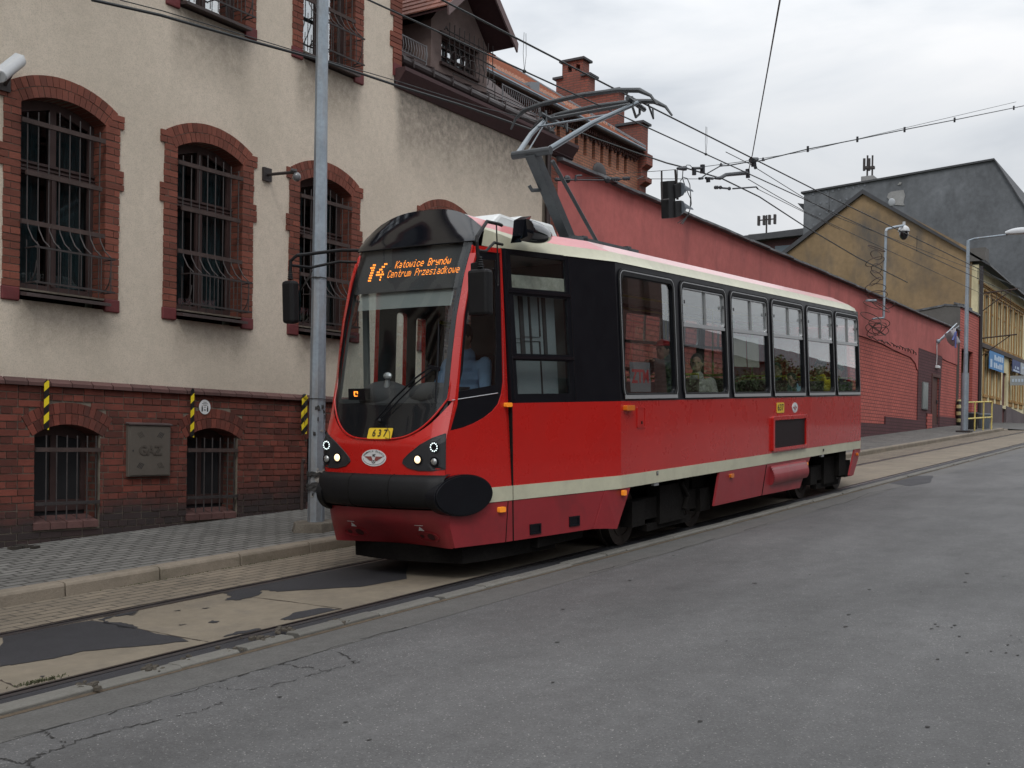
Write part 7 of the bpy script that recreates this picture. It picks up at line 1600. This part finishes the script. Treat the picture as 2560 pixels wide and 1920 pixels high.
# ================================================================== PEOPLE IN THE TRAM
M_skin = mat('skin', (.42, .24, .165), .6, var=.08, vs=20); M_hairb = mat('hair_dark', (.018, .013, .011), .7, var=.3, vs=60); M_hairs = mat('hair_brown', (.06, .04, .028), .7, var=.3, vs=60)
M_eye = mat('eye', (.02, .015, .015), .3)
def person(x, y, z, face, label, shirt, hair, trousers, pose, hairlen='short', cap=None, sleeves=.5, sc=1.0, beard=False, extra=None):
    """seated or standing figure; local frame: +X forwards, +Y to its left, origin on the floor"""
    Ml = MT @ Matrix.Translation((x, y, z)) @ Matrix.Rotation(face, 4, 'Z') @ Matrix.Scale(sc, 4)
    t = thing('person', label, 'person', mat=MT @ Matrix.Translation((x, y, z)) @ Matrix.Rotation(face, 4, 'Z'), group='people riding in the tram')
    J = dict(hip=(0, 0, .47), chest=(.02, 0, .80), neck=(.03, 0, 1.0), head=(.06, 0, 1.18), kl=(.42, .12, .48), kr=(.42, -.12, .48), fl=(.45, .12, .07), fr=(.45, -.12, .07),
             sl=(.01, .18, .94), sr=(.01, -.18, .94), el=(.08, .24, .68), er=(.08, -.24, .68), wl=(.30, .16, .62), wr=(.30, -.16, .62))
    J.update(pose); J = {k: Vector(v) for k, v in J.items()}
    def limb(b, pts, rr, g=0.): 
        n = []; R = []
        for i in range(len(pts)-1):
            for k in range(4): n.append(pts[i].lerp(pts[i+1], k/4)); R.append(rr[i]+(rr[i+1]-rr[i])*k/4+g)
        n.append(pts[-1]); R.append(rr[-1]+g); b.tube(n, R, 10)
        for p_, r_ in zip(pts, rr): b.ball(p_, r_+g, nu=10, nv=6)
    def torso(b, g=0.):
        h, c, nk = J['hip'], J['chest'], J['neck']
        for k in range(9):
            u = k/8; p_ = h.lerp(c, u*1.4) if u < .7 else c.lerp(nk, (u-.7)/.3); w_ = (.155+.02*u) if u < .75 else .175-(u-.75)*.38; d_ = .115 if u < .8 else .10
            b.ball(p_, d_+g, w_+g, .085+g, 12, 6)
        b.ball(J['sl'].lerp(c, .25), .07+g, .085+g, .07+g, 10, 6); b.ball(J['sr'].lerp(c, .25), .07+g, .085+g, .07+g, 10, 6)
    def arms(b, g=0., upto=1.0, skin=True):
        for s in 'lr':
            S_, E_, W_ = J['s'+s], J['e'+s], J['w'+s]
            if upto >= 1: limb(b, [S_, E_, E_.lerp(W_, min(1, upto-.0) if upto < 2 else .97)], [.052, .042, .030], g)
            else: limb(b, [S_, S_.lerp(E_, upto)], [.052, .046], g)
    def legs(b, g=0.):
        for s in 'lr': limb(b, [J['hip']+Vector((0, .09 if s == 'l' else -.09, 0)), J['k'+s], J['f'+s]], [.085, .06, .042], g)
    b = MB(); torso(b); arms(b, 0, 2); legs(b); limb(b, [J['neck']-Vector((0, 0, .03)), J['head']-Vector((.01, 0, .06))], [.055, .052])
    H = J['head']; b.ball(H, .095, .075, .118, 16, 10); b.ball(H+Vector((.045, 0, -.06)), .055, .052, .058, 12, 8)         # skull and jaw
    b.ball(H+Vector((.100, 0, -.015)), .020, .014, .024, 8, 6); b.ball(H+Vector((.092, 0, -.055)), .012, .026, .010, 8, 5)       # nose, lips
    for s in (-1, 1): b.ball(H+Vector((-.005, s*.076, -.01)), .018, .010, .028, 8, 6); b.ball(H+Vector((.083, s*.03, .022)), .014, .02, .01, 8, 5)
    for s in 'lr':                                                                   # feet, palm, five fingers
        F_ = J['f'+s]; b.ball(F_+Vector((.07, 0, -.03)), .13, .045, .035, 12, 6)
        d = (J['w'+s]-J['e'+s]).normalized(); sd2 = d.cross(Vector((0, 0, 1)))
        sd2 = sd2.normalized() if sd2.length > .1 else Vector((0, 1, 0)); up2 = sd2.cross(d); W_ = J['w'+s]; pc = W_+d*.05
        for k in range(4): b.ball(W_+d*(.03+.012*k)+sd2*(.0), .022, .030, .018, 8, 5)
        b.ball(pc, .035, .035, .022, 10, 6)
        for k, (o_, l_) in enumerate(((-.027, .062), (-.009, .072), (.009, .068), (.026, .054))):
            a0 = W_+d*.085+sd2*o_; b.tube([a0-d*.03, a0, a0+d*l_*.5-up2*.006, a0+d*l_*.85-up2*.03], [.010, .0095, .0085, .007], 6)
        ts = 1 if s == 'l' else -1; a0 = W_+d*.035-sd2*.03*ts*1.0; b.tube([a0, a0+d*.03-sd2*.022*ts-up2*.01, a0+d*.058-sd2*.02*ts-up2*.02], [.013, .011, .008], 6)
    me_ = b.build('body_tmp', M_skin, None, recalc=False, world=Ml); 
    rm = me_.modifiers.new('skin', 'REMESH'); rm.mode = 'VOXEL'; rm.voxel_size = .0075; rm.use_smooth_shade = True
    me_.name = 'body'; me_.parent = t; me_.matrix_parent_inverse = PW[t.name].inverted() @ Ml; me_.matrix_basis = Matrix()
    def part(name, m, fn, g=1, sm=True):
        b = MB(); fn(b); o = b.build(name, m, t, recalc=False, world=Ml)
        if g: r2 = o.modifiers.new('cloth', 'REMESH'); r2.mode = 'VOXEL'; r2.voxel_size = .010; r2.use_smooth_shade = True
        return o
    part('shirt', shirt, lambda b: (torso(b, .012), arms(b, .012, sleeves)))
    part('trousers', trousers, lambda b: (legs(b, .012), b.ball(J['hip'], .135, .175, .10, 12, 6)))
    def hairf(b):
        b.ball(H+Vector((-.018, 0, .025)), .098, .084, .112, 16, 10)
        if hairlen == 'long': b.ball(H+Vector((-.05, 0, -.06)), .07, .085, .13, 12, 8); b.ball(H+Vector((-.03, 0, -.15)), .055, .09, .08, 12, 6)
        if hairlen == 'curly':
            for _ in range(26): a, e_ = random.uniform(0, 6.28), random.uniform(.1, 1.5); b.ball(H+Vector((-.02+.09*cos(a)*cos(e_), .085*sin(a)*cos(e_), .03+.11*sin(e_))), .03, nu=7, nv=5)
        if beard: b.ball(H+Vector((.055, 0, -.085)), .05, .05, .045, 12, 8)
    part('hair', hair, hairf)
    part('eyes', M_eye, lambda b: [b.ball(H+Vector((.088, s*.031, .010)), .010, .013, .007, 8, 5) for s in (-1, 1)], 0)
    if cap:
        def capf(b): b.ball(H+Vector((-.008, 0, .05)), .108, .09, .088, 16, 8, z0=0.); b.ball(H+Vector((.10*cap[1], 0, .055)), .085, .07, .012, 12, 5)
        part('cap', cap[0], capf, 1)
    if extra: extra(part, J, H)
    return t
def cl(n, c): return mat(n, c, .85, var=.12, vs=8)
M_jean = cl('trousers_dark', (.02, .022, .03))
FW_ = pi            # facing the front of the tram
def glasses(part, J, H):
    part('glasses', M_blk, lambda b: ([b.tube([H+Vector((.098, s*.032+.02*cos(t), .012+.015*sin(t))) for t in [k*pi/5 for k in range(10)]], .003, 4, close=True) for s in (-1, 1)], b.tube([H+Vector((.095, .05, .015)), H+Vector((0, .078, .015))], .003, 4), b.tube([H+Vector((.095, -.05, .015)), H+Vector((0, -.078, .015))], .003, 4)), 0)
person(9.50, .04, .88+.0, FW_, 'tram driver in light blue shirt and glasses sitting behind the windscreen', cl('shirt_light_blue', (.26, .40, .60)), M_hairb, M_jean, dict(hip=(0, 0, .47), chest=(.03, 0, .82), neck=(.03, 0, 1.06), head=(.07, 0, 1.24), sl=(.01, .20, 1.0), sr=(.01, -.20, 1.0), el=(.12, .27, .74), er=(.12, -.27, .74), wl=(.38, .2, .72), wr=(.38, -.2, .72)), sleeves=2, sc=1.12, extra=glasses)
M_jkt = cl('jacket_charcoal', (.07, .085, .085))
person(12.95, -.62, .90, FW_-.2, 'standing man in charcoal jacket and bright red cap, one arm stretched forward', M_jkt, M_hairb, cl('trousers_olive', (.05, .055, .03)), dict(hip=(0, 0, .78), chest=(.0, 0, 1.08), neck=(.02, 0, 1.20), head=(.09, .0, 1.32), kl=(.06, .1, .42), kr=(.0, -.1, .42), fl=(.05, .1, .07), fr=(0, -.1, .07), sl=(.0, .2, 1.16), sr=(.0, -.2, 1.16), el=(.28, .22, 1.12), er=(.22, -.24, .95), wl=(.55, .2, 1.17), wr=(.44, -.22, 1.06)), cap=(mat('cap_red', (.60, .02, .025), .7), 1), sleeves=2)
person(13.60, -.74, .88, FW_+.35, 'passenger with cropped hair in a pale grey polo shirt at the second saloon window', cl('polo_grey', (.45, .43, .39)), M_hairs, M_jean, dict(el=(.10, .24, .74), wl=(.34, .12, .68)), sleeves=.75)
person(17.35, -.50, .88, FW_+.2, 'passenger with long dark hair in a dark denim jacket at the fourth window', cl('denim_dark', (.025, .06, .09)), M_hairb, M_jean, dict(head=(.10, .02, 1.14)), 'long', sleeves=2)
person(17.66, -.72, .80, FW_, 'passenger bent forward in a light blue denim shirt at the fourth window', cl('denim_light', (.22, .40, .52)), M_hairb, M_jean, dict(chest=(.08, 0, .80), neck=(.14, 0, .96), head=(.24, 0, 1.06), sl=(.08, .18, .93), sr=(.08, -.18, .93)), 'long', sleeves=2)
person(18.75, -.80, .90, FW_, 'passenger with curly dark hair in a bright yellow shirt at the fifth window', cl('shirt_yellow', (.80, .62, .02)), M_hairb, M_jean, dict(wr=(.30, -.05, .70), wl=(.30, .05, .68)), 'curly', sleeves=.9)
person(20.1, -.70, .86, FW_, 'passenger with green headscarf and black top at the rearmost window', cl('top_black', (.02, .022, .028)), mat('scarf_green', (.06, .16, .11), .8, var=.4, vs=30), M_jean, dict(), 'curly', sleeves=.6)
